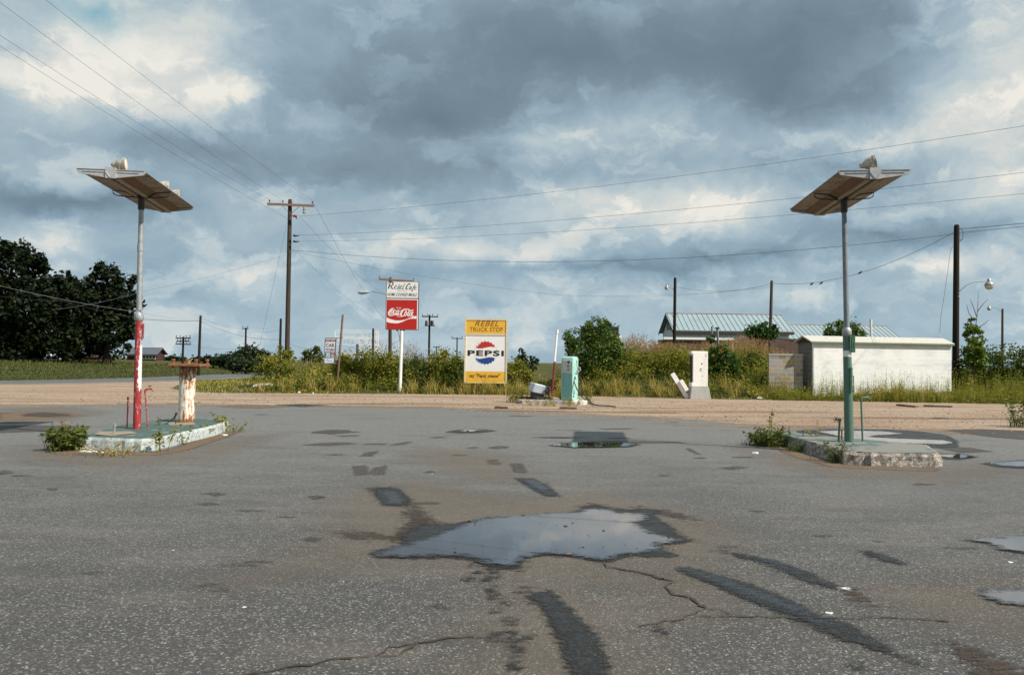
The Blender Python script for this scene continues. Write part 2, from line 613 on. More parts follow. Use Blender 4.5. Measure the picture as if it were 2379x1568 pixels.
def m_water():
    m, t = new_mat("puddle_water")
    g = t.n('ShaderNodeNewGeometry').outputs['Position']
    at = t.n('ShaderNodeAttribute', attribute_name='sd')
    nz = t.noise(t.mapping(g, scale=(1.2, 1.9, 1)), 7.0, 9, 0.80)
    s = t.math('MULTIPLY_ADD', t.math('SUBTRACT', nz, 0.5), 0.42, at.outputs['Fac'])
    a = t.math('DIVIDE', t.math('ADD', s, 0.06), 0.085, clamp=True)
    out = t.n('ShaderNodeOutputMaterial')
    dif = t.n('ShaderNodeBsdfDiffuse')
    dif.inputs[0].default_value = (.045, .038, .03, 1)
    gl = t.n('ShaderNodeBsdfGlossy')
    gl.inputs['Roughness'].default_value = 0.02
    gl.inputs[0].default_value = (.92, .94, 1.0, 1)
    fr = t.n('ShaderNodeFresnel')
    fr.inputs['IOR'].default_value = 4.2
    mx = t.n('ShaderNodeMixShader')
    t.l(fr.outputs[0], mx.inputs[0])
    t.l(dif.outputs[0], mx.inputs[1])
    t.l(gl.outputs[0], mx.inputs[2])
    tp = t.n('ShaderNodeBsdfTransparent')
    m2 = t.n('ShaderNodeMixShader')
    t.l(a, m2.inputs[0])
    t.l(tp.outputs[0], m2.inputs[1])
    t.l(mx.outputs[0], m2.inputs[2])
    t.l(m2.outputs[0], out.inputs[0])
    return m


def m_blocks(name, cols, bw, bh, mortar, axis='xz', var=1.0, msize=0.012):
    m, t = new_mat(name)
    oc = t.n('ShaderNodeTexCoord').outputs['Object']
    sp = t.n('ShaderNodeSeparateXYZ')
    t.l(oc, sp.inputs[0])
    cb = t.n('ShaderNodeCombineXYZ')
    t.l(t.math('ADD', sp.outputs[0], sp.outputs[1]), cb.inputs[0])
    t.l(sp.outputs[2], cb.inputs[1])
    br = t.n('ShaderNodeTexBrick')
    br.inputs['Scale'].default_value = 1.0
    br.inputs['Brick Width'].default_value = bw
    br.inputs['Row Height'].default_value = bh
    br.inputs['Mortar Size'].default_value = msize
    br.inputs['Color1'].default_value = (0, 0, 0, 1)
    br.inputs['Color2'].default_value = (1, 1, 1, 1)
    br.inputs['Mortar'].default_value = (0.5, 0.5, 0.5, 1)
    t.l(cb.outputs[0], br.inputs['Vector'])
    sc = t.n('ShaderNodeSeparateColor')
    t.l(br.outputs['Color'], sc.inputs[0])
    n = len(cols)
    col = t.ramp(sc.outputs[0], [(i / max(1, n - 1), c + (1,)) for i, c in enumerate(cols)])
    nz = t.noise(oc, 14, 6, 0.7)
    col = t.mix(t.ramp(nz, [(0.3, 0.35), (0.7, 0.0)]), col, tuple(c * .45 for c in mortar) + (1,))
    col = t.mix(br.outputs['Fac'], col, mortar + (1,))
    h = t.math('SUBTRACT', t.math('MULTIPLY', nz, 0.4), br.outputs['Fac'])
    finish(t, col, 0.9, h, 0.5, spec=0.2)
    return m


def m_white_wall():
    m, t = new_mat("whitewashed_block")
    oc = t.n('ShaderNodeTexCoord').outputs['Object']
    sp = t.n('ShaderNodeSeparateXYZ')
    t.l(oc, sp.inputs[0])
    cb = t.n('ShaderNodeCombineXYZ')
    t.l(sp.outputs[0], cb.inputs[0])
    t.l(sp.outputs[2], cb.inputs[1])
    br = t.n('ShaderNodeTexBrick')
    br.inputs['Scale'].default_value = 1.0
    br.inputs['Brick Width'].default_value = 0.4
    br.inputs['Row Height'].default_value = 0.2
    br.inputs['Mortar Size'].default_value = 0.008
    t.l(cb.outputs[0], br.inputs['Vector'])
    n1 = t.noise(t.mapping(oc, scale=(1, 1, 2.5)), 1.1, 7, 0.65)
    n2 = t.noise(oc, 16, 5, 0.7)
    c = t.ramp(n1, [(0.3, (.58, .60, .58, 1)), (0.5, (.78, .765, .715, 1)), (0.72, (.86, .835, .77, 1))])
    c = t.mix(t.math('MULTIPLY', br.outputs['Fac'], 0.16), c, (.55, .55, .52, 1))
    c = t.mix(t.ramp(n2, [(0.66, 0.0), (0.72, 0.35)]), c, (.45, .46, .43, 1))
    stk = t.noise(t.mapping(oc, scale=(7, 1, .35)), 1.6, 6, 0.7)
    c = t.mix(t.ramp(stk, [(0.56, 0.0), (0.78, 0.26)]), c, (.50, .49, .44, 1))
    # splashed soil near the ground
    low = t.math('SUBTRACT', 0.55, sp.outputs[2])
    lowf = t.math('MULTIPLY', t.math('ADD', low, t.math('SUBTRACT', n1, 0.5)), 0.8, clamp=True)
    c = t.mix(lowf, c, (.34, .28, .19, 1))
    finish(t, c, 0.85, t.math('SUBTRACT', t.math('MULTIPLY', n2, .3), br.outputs['Fac']), 0.25, spec=0.2)
    return m


def m_red_pole():
    m, t = new_mat("peeling_red_paint")
    oc = t.n('ShaderNodeTexCoord').outputs['Object']
    sp = t.n('ShaderNodeSeparateXYZ')
    t.l(oc, sp.inputs[0])
    n1 = t.noise(oc, 14, 6, 0.65)
    n2 = t.noise(t.mapping(oc, loc=(4, 1, 0), scale=(1, 1, 0.45)), 26, 5, 0.6)
    red = t.ramp(n1, [(0.3, (.24, .014, .014, 1)), (0.7, (.42, .036, .032, 1))])
    c = t.mix(t.ramp(n2, [(0.60, 0.0), (0.63, 1.0)]), red, (.36, .36, .37, 1))
    # old white coat showing down the right-hand side, waist to head height
    s = t.math('MULTIPLY_ADD', t.math('SUBTRACT', n1, 0.5), 0.10, t.math('SUBTRACT', t.math('SUBTRACT', sp.outputs[0], -0.002), t.math('MULTIPLY', sp.outputs[2], 0.0215)))
    side = t.ramp(t.math('ADD', s, 0.0), [(0.000, 0.0), (0.006, 1.0)])
    hgt = t.math('MULTIPLY_ADD', t.math('SUBTRACT', n2, 0.5), 0.5, sp.outputs[2])
    zf = t.math('MULTIPLY', t.ramp(t.math('MULTIPLY', hgt, 0.4), [(0.28, 0.0), (0.30, 1.0)]), t.ramp(t.math('MULTIPLY', hgt, 0.4), [(0.62, 1.0), (0.64, 0.0)]))
    c = t.mix(t.math('MULTIPLY', side, zf), c, (.74, .70, .64, 1))
    zg = t.math('MULTIPLY', t.ramp(t.math('MULTIPLY', hgt, 0.4), [(0.60, 0.0), (0.63, 1.0)]), t.ramp(t.math('MULTIPLY', hgt, 0.4), [(0.76, 1.0), (0.80, 0.0)]))
    c = t.mix(t.math('MULTIPLY', side, zg), c, (.38, .40, .41, 1))
    finish(t, c, 0.6, n2, 0.3)
    return m


def m_rust_white():
    m, t = new_mat("rusting_white_steel")
    oc = t.n('ShaderNodeTexCoord').outputs['Object']
    st = t.noise(t.mapping(oc, scale=(1, 1, 0.16)), 22, 6, 0.65)
    bl = t.noise(oc, 7, 6, 0.7)
    sp = t.n('ShaderNodeSeparateXYZ')
    t.l(oc, sp.inputs[0])
    s = t.math('ADD', t.math('MULTIPLY', st, 0.6), t.math('MULTIPLY', bl, 0.4))
    top = t.math('MULTIPLY', t.math('SUBTRACT', sp.outputs[2], 0.85), 0.5)
    top = t.math('MAXIMUM', top, 0.0)
    bot = t.math('MULTIPLY', t.math('MAXIMUM', t.math('SUBTRACT', 0.08, sp.outputs[2]), 0.0), 2.0)
    s = t.math('ADD', s, t.math('ADD', top, bot))
    c = t.ramp(s, [(0.46, (.78, .73, .66, 1)), (0.53, (.60, .45, .30, 1)), (0.56, (.28, .12, .045, 1)), (0.68, (.13, .05, .02, 1))])
    finish(t, c, 0.75, s, 0.35)
    return m


def m_wood(name, c, var=0.4):
    m, t = new_mat(name)
    oc = t.n('ShaderNodeTexCoord').outputs['Object']
    g = t.noise(t.mapping(oc, scale=(1, 1, 0.06)), 30, 6, 0.7)
    b = t.noise(oc, 1.2, 4, 0.6)
    col = t.ramp(g, [(0.3, tuple(x * (1 - var) for x in c) + (1,)), (0.7, tuple(x * (1 + var) for x in c) + (1,))])
    col = t.mix(t.ramp(b, [(0.4, 0.0), (0.7, 0.4)]), col, tuple(x * .5 for x in c) + (1,))
    finish(t, col, 0.85, g, 0.4, spec=0.2)
    return m


def m_island_top(name, green, wear):
    m, t = new_mat(name)
    g = t.n('ShaderNodeNewGeometry').outputs['Position']
    n1 = t.noise(g, 2.2, 7, 0.68)
    n2 = t.noise(g, 40, 4, 0.7)
    c = t.mix(t.ramp(n1, [(wear, 0.0), (wear + .08, 1.0)]), green, (.20, .19, .165, 1))
    c = t.mix(t.ramp(n2, [(0.5, 0.0), (0.75, 0.5)]), c, (.07, .075, .07, 1))
    finish(t, c, 0.8, n2, 0.4)
    return m


def m_curb(name, paint, bare, amount, fs=1.0):
    m, t = new_mat(name)
    g = t.n('ShaderNodeNewGeometry').outputs['Position']
    n1 = t.noise(g, 5.0 * fs, 7, 0.75)
    n2 = t.noise(g, 34, 5, 0.75)
    s = t.math('ADD', t.math('MULTIPLY', n1, 0.55), t.math('MULTIPLY', n2, 0.45))
    c = t.mix(t.ramp(s, [(amount, 0.0), (amount + .04, 1.0)]), paint, bare)
    c = t.mix(t.ramp(n2, [(0.58, 0.0), (0.68, 0.8)]), c, (.13, .085, .05, 1))
    finish(t, c, 0.9, s, 0.9, spec=0.2, dist=0.03)
    return m


MAT = {
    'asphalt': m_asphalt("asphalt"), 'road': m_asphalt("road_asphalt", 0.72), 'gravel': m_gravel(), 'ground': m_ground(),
    'water': m_water(),
    'wet': m_patch("damp_asphalt", (.010, .010, .010, 1), (.024, .021, .018, 1), 0.42, 0.30, 0.03, 0.95, 12.0, (1, 2.4, 1), 0.26, 0.07),
    'mud': m_patch("wet_silt", (.030, .019, .011, 1), (.065, .042, .025, 1), 0.5, 0.75, 0.05, 0.85, 9.0, (1, 2.8, 1), 0.3, 0.06, -0.02),
    'film': m_patch("dried_silt_film", (.165, .132, .098, 1), (.205, .168, .128, 1), 0.9, 0.9, 0.40, 0.40, 1.4, (1, 1.6, 1), 0.2, 0.3),
    'dirt': m_patch("loose_dirt", (.105, .066, .040, 1), (.18, .125, .080, 1), 0.95, 0.3, 0.06, 0.95, 6.0, (1, 1.5, 1), 0.1, 0.3),
    'patch': m_patch("asphalt_patch_and_shadow", (.044, .039, .034, 1), (.070, .061, .052, 1), 0.7, 0.20, 0.03, 0.78, 9.0, (1, 2, 1), 0.3, 0.35),
    'galv': m_simple("galvanised_steel", (.36, .37, .36), 0.5, 0.3, 9, 0.35, (.22, .15, .09), 0.10),
    'galv_dull': m_simple("dull_pole_steel", (.22, .24, .25), 0.55, 0.3, 9, 0.2, (.15, .1, .07), 0.1),
    'dark_metal': m_simple("dark_iron", (.035, .03, .026), 0.6, 0.3, 12),
    'fix_under': m_simple("dirty_reflector", (.33, .265, .19), 0.6, 0.3, 5, 0, (.15, .075, .03), 0.32),
    'fix_rust': m_simple("rusty_housing", (.20, .11, .048), 0.7, 0.35, 6, 0, (.14, .06, .025), 0.35),
    'fix_tube': m_simple("dusty_tube_cover", (.32, .245, .16), 0.5, 0.2, 8, 0, (.22, .12, .06), 0.2),
    'fix_end': m_simple("grey_cast_alloy", (.42, .41, .40), 0.5, 0.15, 12, 0.2),
    'fix_roof': m_simple("weathered_sheet", (.33, .29, .23), 0.6, 0.3, 6, 0, (.2, .12, .07), 0.2),
    'flood': m_simple("faded_lamp_shell", (.47, .45, .40), 0.4, 0.25, 16, 0.1, (.26, .17, .08), 0.30),
    'lens': m_simple("clouded_lens", (.70, .62, .50), 0.12, 0.2, 20),
    'red_pole': m_red_pole(), 'rust_white': m_rust_white(),
    'red': m_simple("red_pipe_paint", (.36, .035, .035), 0.55, 0.3, 20, 0, (.25, .24, .24), 0.28),
    'rust': m_simple("orange_rust", (.36, .13, .055), 0.85, 0.4, 14, 0, (.12, .045, .02), 0.35),
    'green': m_simple("green_pole_paint", (.085, .160, .112), 0.5, 0.2, 12, 0, (.06, .12, .08), 0.2),
    'green_dk': m_simple("dark_green_paint", (.05, .14, .075), 0.5, 0.2, 12),
    'white': m_simple("white_paint", (.84, .80, .735), 0.55, 0.06, 6, 0, (.5, .44, .36), 0.03),
    'white_clean': m_simple("white_enamel", (.80, .775, .735), 0.4, 0.05, 4),
    'cream': m_simple("cream_frame_paint", (.66, .56, .36), 0.6, 0.15, 8, 0, (.35, .24, .12), 0.22),
    'sign_white': m_simple("sign_face_white", (.72, .72, .69), 0.35, 0.05, 3),
    'sign_red': m_simple("sign_face_red", (.43, .014, .010), 0.35, 0.08, 3),
    'sign_yellow': m_simple("sign_face_yellow", (.76, .42, .035), 0.45, 0.08, 3),
    'sign_blue': m_simple("sign_blue", (.012, .055, .22), 0.45, 0.08, 4),
    'sign_ltblue': m_simple("sign_light_blue", (.10, .32, .52), 0.45, 0.08, 4),
    'sign_red2': m_simple("emblem_red", (.46, .025, .02), 0.45, 0.08, 4),
    'maroon': m_simple("maroon_lettering", (.22, .025, .03), 0.5, 0.1, 8),
    'teal': m_simple("teal_price_panel", (.035, .14, .20), 0.5, 0.15, 8),
    'black_paint': m_simple("black_lettering", (.016, .014, .008), 0.5, 0.1, 8),
    'brown_paint': m_simple("brown_lettering", (.16, .055, .012), 0.5, 0.15, 8),
    'grey_text': m_simple("faded_lettering", (.30, .31, .30), 0.5, 0.1, 8),
    'frame': m_simple("dark_sign_frame", (.10, .085, .07), 0.5, 0.25, 8),
    'pump': m_simple("faded_mint_enamel", (.33, .57, .485), 0.35, 0.10, 4, 0, (.27, .42, .37), 0.08),
    'pump_front': m_simple("mint_front_panel", (.17, .40, .365), 0.35, 0.14, 5, 0, (.14, .30, .28), 0.16),
    'dial': m_simple("grey_dial_face", (.50, .52, .50), 0.3, 0.1, 12),
    'rubber': m_simple("black_rubber", (.016, .016, .018), 0.5, 0.2, 12),
    'concrete': m_simple("old_concrete", (.40, .385, .34), 0.9, 0.2, 7, 0, (.20, .17, .13), 0.15, 0.5),
    'pole_wood': m_wood("creosote_pole", (.062, .045, .032)), 'pole_dark': m_wood("dark_pole", (.022, .014, .009)),
    'pole_grey': m_wood("grey_weathered_pole", (.085, .062, .045)),
    'arm_wood': m_wood("crossarm_wood", (.27, .155, .105), 0.2),
    'insul': m_simple("glass_insulator", (.05, .06, .05), 0.2, 0.2, 20),
    'wire': m_simple("weathered_wire", (.06, .065, .07), 0.6, 0.1, 5), 'wire_pale': m_simple("pale_cable", (.30, .30, .30), 0.6, 0.1, 5),
    'white_wall': m_white_wall(),
    'block_dark': m_blocks("grey_block", [(.13, .12, .105), (.18, .165, .14), (.155, .14, .12)], .4, .2, (.24, .22, .19)),
    'block_mix': m_blocks("mixed_block", [(.22, .22, .22), (.36, .245, .12), (.34, .35, .36), (.20, .155, .10), (.44, .31, .15), (.30, .30, .29)], .4, .2, (.42, .40, .36)),
    'roof_white': m_simple("pale_shed_roof", (.50, .465, .395), 0.7, 0.12, 3, 0, (.35, .30, .22), 0.15),
    'fascia_green': m_simple("green_fascia", (.10, .15, .085), 0.7, 0.2, 5),
    'tin_roof': m_simple("pale_blue_tin", (.27, .335, .345), 0.55, 0.12, 0.8, 0.0, (.21, .27, .28), 0.16),
    'barn_wall': m_simple("whitewashed_boards", (.56, .60, .62), 0.8, 0.12, 2),
    'barn_dark': m_simple("dark_eave_timber", (.05, .035, .028), 0.8, 0.2, 4),
    'low_roof': m_simple("rusty_lean_to", (.13, .075, .055), 0.85, 0.3, 3),
    'barn_red': m_simple("red_barn_boards", (.055, .019, .017), 0.8, 0.2, 3),
    'barn_slate': m_simple("slate_barn_roof", (.085, .10, .115), 0.7, 0.15, 1.5),
    'black': m_simple("black_board", (.010, .010, .010), 0.7, 0.2, 3),
    'silver': m_simple("sun_bleached_sheet", (.52, .56, .62), 0.35, 0.15, 6, 0.4, (.3, .3, .3), 0.1),
    'yellow': m_simple("yellow_paint", (.62, .40, .03), 0.5, 0.15, 10),
    'litter': m_simple("pale_litter", (.60, .59, .56), 0.7, 0.1, 20),
    'board': m_wood("grey_board", (.20, .125, .08), 0.3),
    'pink': m_simple("pale_rag", (.70, .62, .58), 0.9, 0.15, 9),
    'island_top': m_island_top("green_island_paint", (.050, .098, .082, 1), 0.55),
    'island_top2': m_island_top("worn_green_island_paint", (.060, .118, .098, 1), 0.41),
    'curb_white': m_curb("whitewashed_curb", (.43, .47, .44, 1), (.25, .23, .19, 1), 0.515),
    'curb_rough': m_curb("crumbling_curb", (.43, .385, .34, 1), (.20, .165, .13, 1), 0.47, 3.0),
    'curb_grey': m_curb("grey_curb", (.40, .39, .36, 1), (.28, .26, .22, 1), 0.52),
    'sand': m_simple("pale_sand", (.26, .205, .145), 0.95, 0.2, 14),
    'bark': m_wood("bark", (.035, .026, .018)),
    'bark_pale': m_wood("pale_stem", (.13, .10, .06)),
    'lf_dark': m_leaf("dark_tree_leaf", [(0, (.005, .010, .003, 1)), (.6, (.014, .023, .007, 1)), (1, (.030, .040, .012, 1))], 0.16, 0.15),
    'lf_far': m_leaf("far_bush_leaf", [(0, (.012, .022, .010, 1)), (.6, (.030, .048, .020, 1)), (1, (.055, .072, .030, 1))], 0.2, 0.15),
    'lf_tree': m_leaf("green_tree_leaf", [(0, (.024, .050, .008, 1)), (.5, (.085, .140, .020, 1)), (1, (.22, .26, .055, 1))], 0.3),
    'lf_vine': m_leaf("deep_green_vine_leaf", [(0, (.014, .040, .006, 1)), (.5, (.046, .108, .016, 1)), (1, (.115, .180, .032, 1))], 0.3),
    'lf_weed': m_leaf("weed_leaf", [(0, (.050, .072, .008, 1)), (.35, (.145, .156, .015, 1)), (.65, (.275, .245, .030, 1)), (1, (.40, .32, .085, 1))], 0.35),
    'lf_weed_dk': m_leaf("dark_weed_leaf", [(0, (.020, .036, .006, 1)), (.5, (.078, .104, .014, 1)), (1, (.19, .195, .036, 1))], 0.3),  # a darker green weed, its own leaf colour
    'lf_lime': m_leaf("lime_sapling_leaf", [(0, (.050, .095, .010, 1)), (.5, (.13, .19, .022, 1)), (1, (.26, .27, .05, 1))], 0.4),
    'lf_dry': m_leaf("dry_grass", [(0, (.18, .160, .032, 1)), (.5, (.38, .285, .075, 1)), (1, (.56, .42, .16, 1))], 0.3),
    'lf_seed': m_leaf("rusty_seed_head", [(0, (.20, .095, .042, 1)), (.5, (.32, .175, .080, 1)), (1, (.42, .28, .13, 1))], 0.3),
    'lf_field': m_leaf("field_grass", [(0, (.028, .042, .010, 1)), (.5, (.068, .082, .017, 1)), (.85, (.145, .120, .034, 1)), (1, (.29, .18, .075, 1))], 0.25),
    'flower': m_leaf("orange_flower", [(0, (.55, .12, .02, 1)), (1, (.65, .20, .04, 1))], 0.2),
}


# ------------------------------------------------------------------ terrain
def sstep(a, b, x):
    t = np.clip((x - a) / (b - a), 0, 1)
    return t * t * (3 - 2 * t)


ROAD_Y = [-40, 18, 31, 41.2, 50, 65, 110, 300, 3000]
ROAD_X = [-130, -62, -41, -28.6, -24.8, -24.4, -27, -40, -400]


def roadx(y):
    return np.interp(y, ROAD_Y, ROAD_X)


BANK_X = [-30, -16, -13, -10, -5, -1.2, 0.3, 2.0, 3.2, 6, 12, 14.2, 22, 40, 90]
BANK_H = [0.0, 0.0, 0.30, 0.55, 0.70, 0.65, 0.25, 0.25, 0.9, 1.55, 1.65, 1.0, 0.9, 1.2, 1.2]


def edge_y(x):
    return np.interp(x, [-60, -21.6, -16.8, -13.5, -9, -5, 2, 8, 13, 25, 60], [50, 50, 36.5, 32.6, 33.3, 34.0, 34.2, 33.0, 32.0, 31.0, 30.5])


def H(x, y):
    x = np.asarray(x, float)
    y = np.asarray(y, float)
    rx = roadx(y)
    off = x - rx
    A = np.interp(x * 38.0 / np.maximum(y, 20), BANK_X, BANK_H)
    ey = edge_y(x)
    bank = A * sstep(0.3, 7.5, y - ey)
    bank = np.where(y > 33, bank * sstep(4.5, 11, off), bank * 0 + bank * (y > ey))
    field = np.where(off < 0, 1.05 * sstep(5, 42, -off), 0.0)
    far = 0.9 * sstep(60, 140, y) * sstep(4, 14, np.abs(off))
    z = np.maximum(np.maximum(bank, field), far)
    bump = 0.10 * np.sin(x * 0.9 + 1.3 * np.sin(y * .5)) * np.sin(y * 0.8 + 0.7 * np.sin(x * 0.6))
    z = z + bump * np.clip(z * 2, 0, 1)
    return z - 0.05


def make_terrain():
    xs = np.concatenate([np.linspace(-2500, -140, 16), np.linspace(-130, -42, 34), np.arange(-40, 40.1, 0.8), np.linspace(45, 140, 22), np.linspace(160, 2500, 16)])
    ys = np.concatenate([np.linspace(-300, -5, 8), np.linspace(0, 28, 15), np.arange(29, 62, 0.7), np.linspace(63, 160, 60), np.linspace(175, 700, 18), np.linspace(800, 4500, 10)])
    X, Y = np.meshgrid(xs, ys)
    Z = H(X, Y)
    v = np.stack([X.ravel(), Y.ravel(), Z.ravel()], 1)
    nx = len(xs)
    f = [(j * nx + i, j * nx + i + 1, (j + 1) * nx + i + 1, (j + 1) * nx + i) for j in range(len(ys) - 1) for i in range(nx - 1)]
    o = mesh_obj('ground', v, f, MAT['ground'], smooth=True)
    tag(o, kind='structure')


make_terrain()


def ragged(poly, step, amp, seed=0):
    """resample a closed polygon and roughen its outline"""
    rg = np.random.default_rng(seed)
    out = []
    n = len(poly)
    for i in range(n):
        a, b = np.array(poly[i][:2], float), np.array(poly[(i + 1) % n][:2], float)
        L = np.linalg.norm(b - a)
        k = max(1, int(L / step))
        nrm = np.array([-(b - a)[1], (b - a)[0]]) / max(L, 1e-6)
        for j in range(k):
            p = a + (b - a) * j / k
            out.append(tuple(p + nrm * rg.normal(0, amp)))
    return out


def sheet(name, poly, z, mat):
    import bmesh
    bm = bmesh.new()
    vs = [bm.verts.new((p[0], p[1], z)) for p in poly]
    f = bm.faces.new(vs)
    f.normal_update()
    if f.normal.z < 0:
        f.normal_flip()
    bmesh.ops.triangulate(bm, faces=[f])
    me = bpy.data.meshes.new(name)
    bm.to_mesh(me)
    bm.free()
    me.materials.append(mat)
    o = bpy.data.objects.new(name, me)
    COL.objects.link(o)
    return tag(o, kind='structure')


gravel_edge = [(60, 30.4), (25, 31), (13, 32), (8, 33), (2, 34.2), (-5, 34.0), (-9, 33.3), (-13.5, 32.6), (-16.8, 36.5), (-21.2, 49)]
gpoly = [(60, -30)] + gravel_edge + [(-24.5, 50), (-26, 43), (-30, 38.5), (-43, 29), (-64, 16), (-80, -30)]
sheet('gravel_lot', ragged(gpoly, 0.35, 0.10, 3), 0.0, MAT['gravel'])
apoly = [(60, -20), (60, 14.0)] + [tuple(G(x, y)[:2]) for x, y in ((2379, 1003), (2200, 1000), (2000, 996), (1750, 985), (1620, 976), (1500, 968), (1350, 960), (1190, 955), (1060, 948), (930, 945), (700, 941), (500, 939), (330, 937), (200, 940), (60, 943), (0, 946))]
apoly += [(-24, 22), (-40, 18), (-70, 5), (-70, -20)]
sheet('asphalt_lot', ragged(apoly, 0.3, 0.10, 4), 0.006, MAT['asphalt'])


def strip(name, centre, half, z, mat):
    v, f = [], []
    n = len(centre)
    for i, (x, y) in enumerate(centre):
        a = np.array(centre[max(i - 1, 0)])
        b = np.array(centre[min(i + 1, n - 1)])
        d = (b - a) / np.linalg.norm(b - a)
        nr = np.array([-d[1], d[0]])
        for s in half:
            v.append((x + nr[0] * s, y + nr[1] * s, z))
    for i in range(n - 1):
        f.append((2 * i, 2 * i + 1, 2 * i + 3, 2 * i + 2))
    o = mesh_obj(name, v, f, mat)
    return tag(o, kind='structure')


yy = np.concatenate([np.linspace(-40, 30, 15), np.linspace(31, 70, 27), np.linspace(75, 300, 20), np.linspace(400, 3000, 8)])
# smooth the plan of the road
rxs = np.array([np.mean(roadx(y + np.linspace(-7, 7, 15))) for y in yy])
centre = list(zip(rxs, yy))
strip('road', centre, (-3.5, 3.5), 0.012, MAT['road'])
strip('road_edge_line', centre, (-3.32, -3.18), 0.017, MAT['white'])


# ------------------------------------------------------------------ marks on the asphalt
def sdf_grid(poly, margin, cell):
    p = np.array([q[:2] for q in poly], float)
    lo, hi = p.min(0) - margin - cell, p.max(0) + margin + cell
    nx, ny = [max(3, min(150, int(math.ceil((hi[i] - lo[i]) / cell)) + 1)) for i in (0, 1)]
    X, Y = np.meshgrid(np.linspace(lo[0], hi[0], nx), np.linspace(lo[1], hi[1], ny))
    q = np.stack([X.ravel(), Y.ravel()], 1)
    d2 = np.full(len(q), 1e9)
    inside = np.zeros(len(q), bool)
    n = len(p)
    for i in range(n):
        a, b = p[i], p[(i + 1) % n]
        ab = b - a
        t = np.clip(((q - a) @ ab) / max(ab @ ab, 1e-12), 0, 1)
        d2 = np.minimum(d2, ((q - a - t[:, None] * ab) ** 2).sum(1))
        c = ((a[1] > q[:, 1]) != (b[1] > q[:, 1]))
        with np.errstate(divide='ignore', invalid='ignore'):
            xc = (b[0] - a[0]) * (q[:, 1] - a[1]) / (b[1] - a[1]) + a[0]
        inside ^= c & (q[:, 0] < xc)
    sdv = np.sqrt(d2) * np.where(inside, 1, -1)
    faces = []
    S = sdv.reshape(ny, nx)
    for j in range(ny - 1):
        for i in range(nx - 1):
            if max(S[j, i], S[j, i + 1], S[j + 1, i], S[j + 1, i + 1]) > -margin:
                faces.append((j * nx + i, j * nx + i + 1, (j + 1) * nx + i + 1, (j + 1) * nx + i))
    return q, sdv, faces


def marks(name, polys, z, mat, margin=0.12, cell=0.06):
    V, F, S = [], [], []
    n = 0
    for k, poly in enumerate(polys):
        q, s, f = sdf_grid(poly, margin, cell)
        V.append(np.column_stack([q, np.full(len(q), z + k * 0.00004)]))
        S.append(s)
        F += [tuple(i + n for i in ff) for ff in f]
        n += len(q)
    V = np.concatenate(V)
    S = np.concatenate(S)
    used = np.zeros(len(V), bool)
    for ff in F:
        for i in ff:
            used[i] = True
    remap = np.cumsum(used) - 1
    F = [tuple(int(remap[i]) for i in ff) for ff in F]
    o = mesh_obj(name, V[used], F, mat, tint=S[used], attr='sd')
    return tag(o, kind='structure')


def c1(pts):
    return [G(793 + .3611 * x, 1090.3 + .3611 * y) for x, y in pts]


def c2(pts):
    return [G(1519.8 + .3611 * x, 1189.4 + .3611 * y) for x, y in pts]


def c4(pts):
    return [G(726.9 + .3889 * x, 958.2 + .3889 * y) for x, y in pts]


def gD(pts):
    return [G(x, y) for x, y in pts]


main_water = c1([(240, 562), (300, 540), (430, 505), (530, 475), (640, 440), (700, 415), (830, 362), (900, 335), (1080, 320), (1250, 305), (1400, 297), (1540, 290), (1600, 270), (1690, 272), (1760, 292), (1930, 302), (1945, 325), (1870, 350), (1905, 385), (1965, 420), (2080, 452), (2150, 466), (2080, 482), (2000, 482), (2040, 520), (1900, 548), (1760, 562), (1700, 592), (1640, 582), (1500, 562), (1350, 548), (1200, 560), (1140, 578), (1110, 625), (1050, 630), (960, 612), (870, 578), (780, 562), (640, 562), (500, 567), (380, 572)])
right_water = c2([(2060, 192), (2200, 185), (2300, 172), (2500, 165), (2560, 230), (2500, 290), (2379, 268), (2240, 246), (2215, 225), (2150, 207)])
right_oval = c2([(2120, 540), (2190, 525), (2379, 530), (2560, 535), (2560, 600), (2379, 606), (2260, 596), (2165, 566)])
pump_water = c4([(1425, 200), (1500, 188), (1620, 184), (1760, 184), (1880, 186), (1930, 194), (1890, 206), (1760, 211), (1560, 212)])
mid_water = c4([(880, 112), (930, 106), (980, 108), (1000, 113), (960, 119), (900, 118)])
isl_water = gD([(1900, 1004), (1960, 1002), (2050, 1004), (2096, 1009), (2030, 1013), (2010, 1017), (2080, 1021), (2190, 1025), (2212, 1030), (2190, 1034), (2100, 1031), (2040, 1027), (1975, 1020), (1930, 1010)])
isl_water2 = gD([(2175, 1056), (2230, 1058), (2260, 1063), (2225, 1066), (2185, 1062)])
isl_water3 = gD([(2300, 1078), (2379, 1074), (2420, 1078), (2379, 1086), (2330, 1084)])
for nm, w in (('puddle', main_water), ('puddle', right_water), ('puddle', right_oval), ('puddle', pump_water), ('puddle', mid_water), ('puddle', isl_water), ('puddle', isl_water2), ('puddle', isl_water3)):
    marks(nm, [w], 0.021, MAT['water'], 0.06, 0.045)

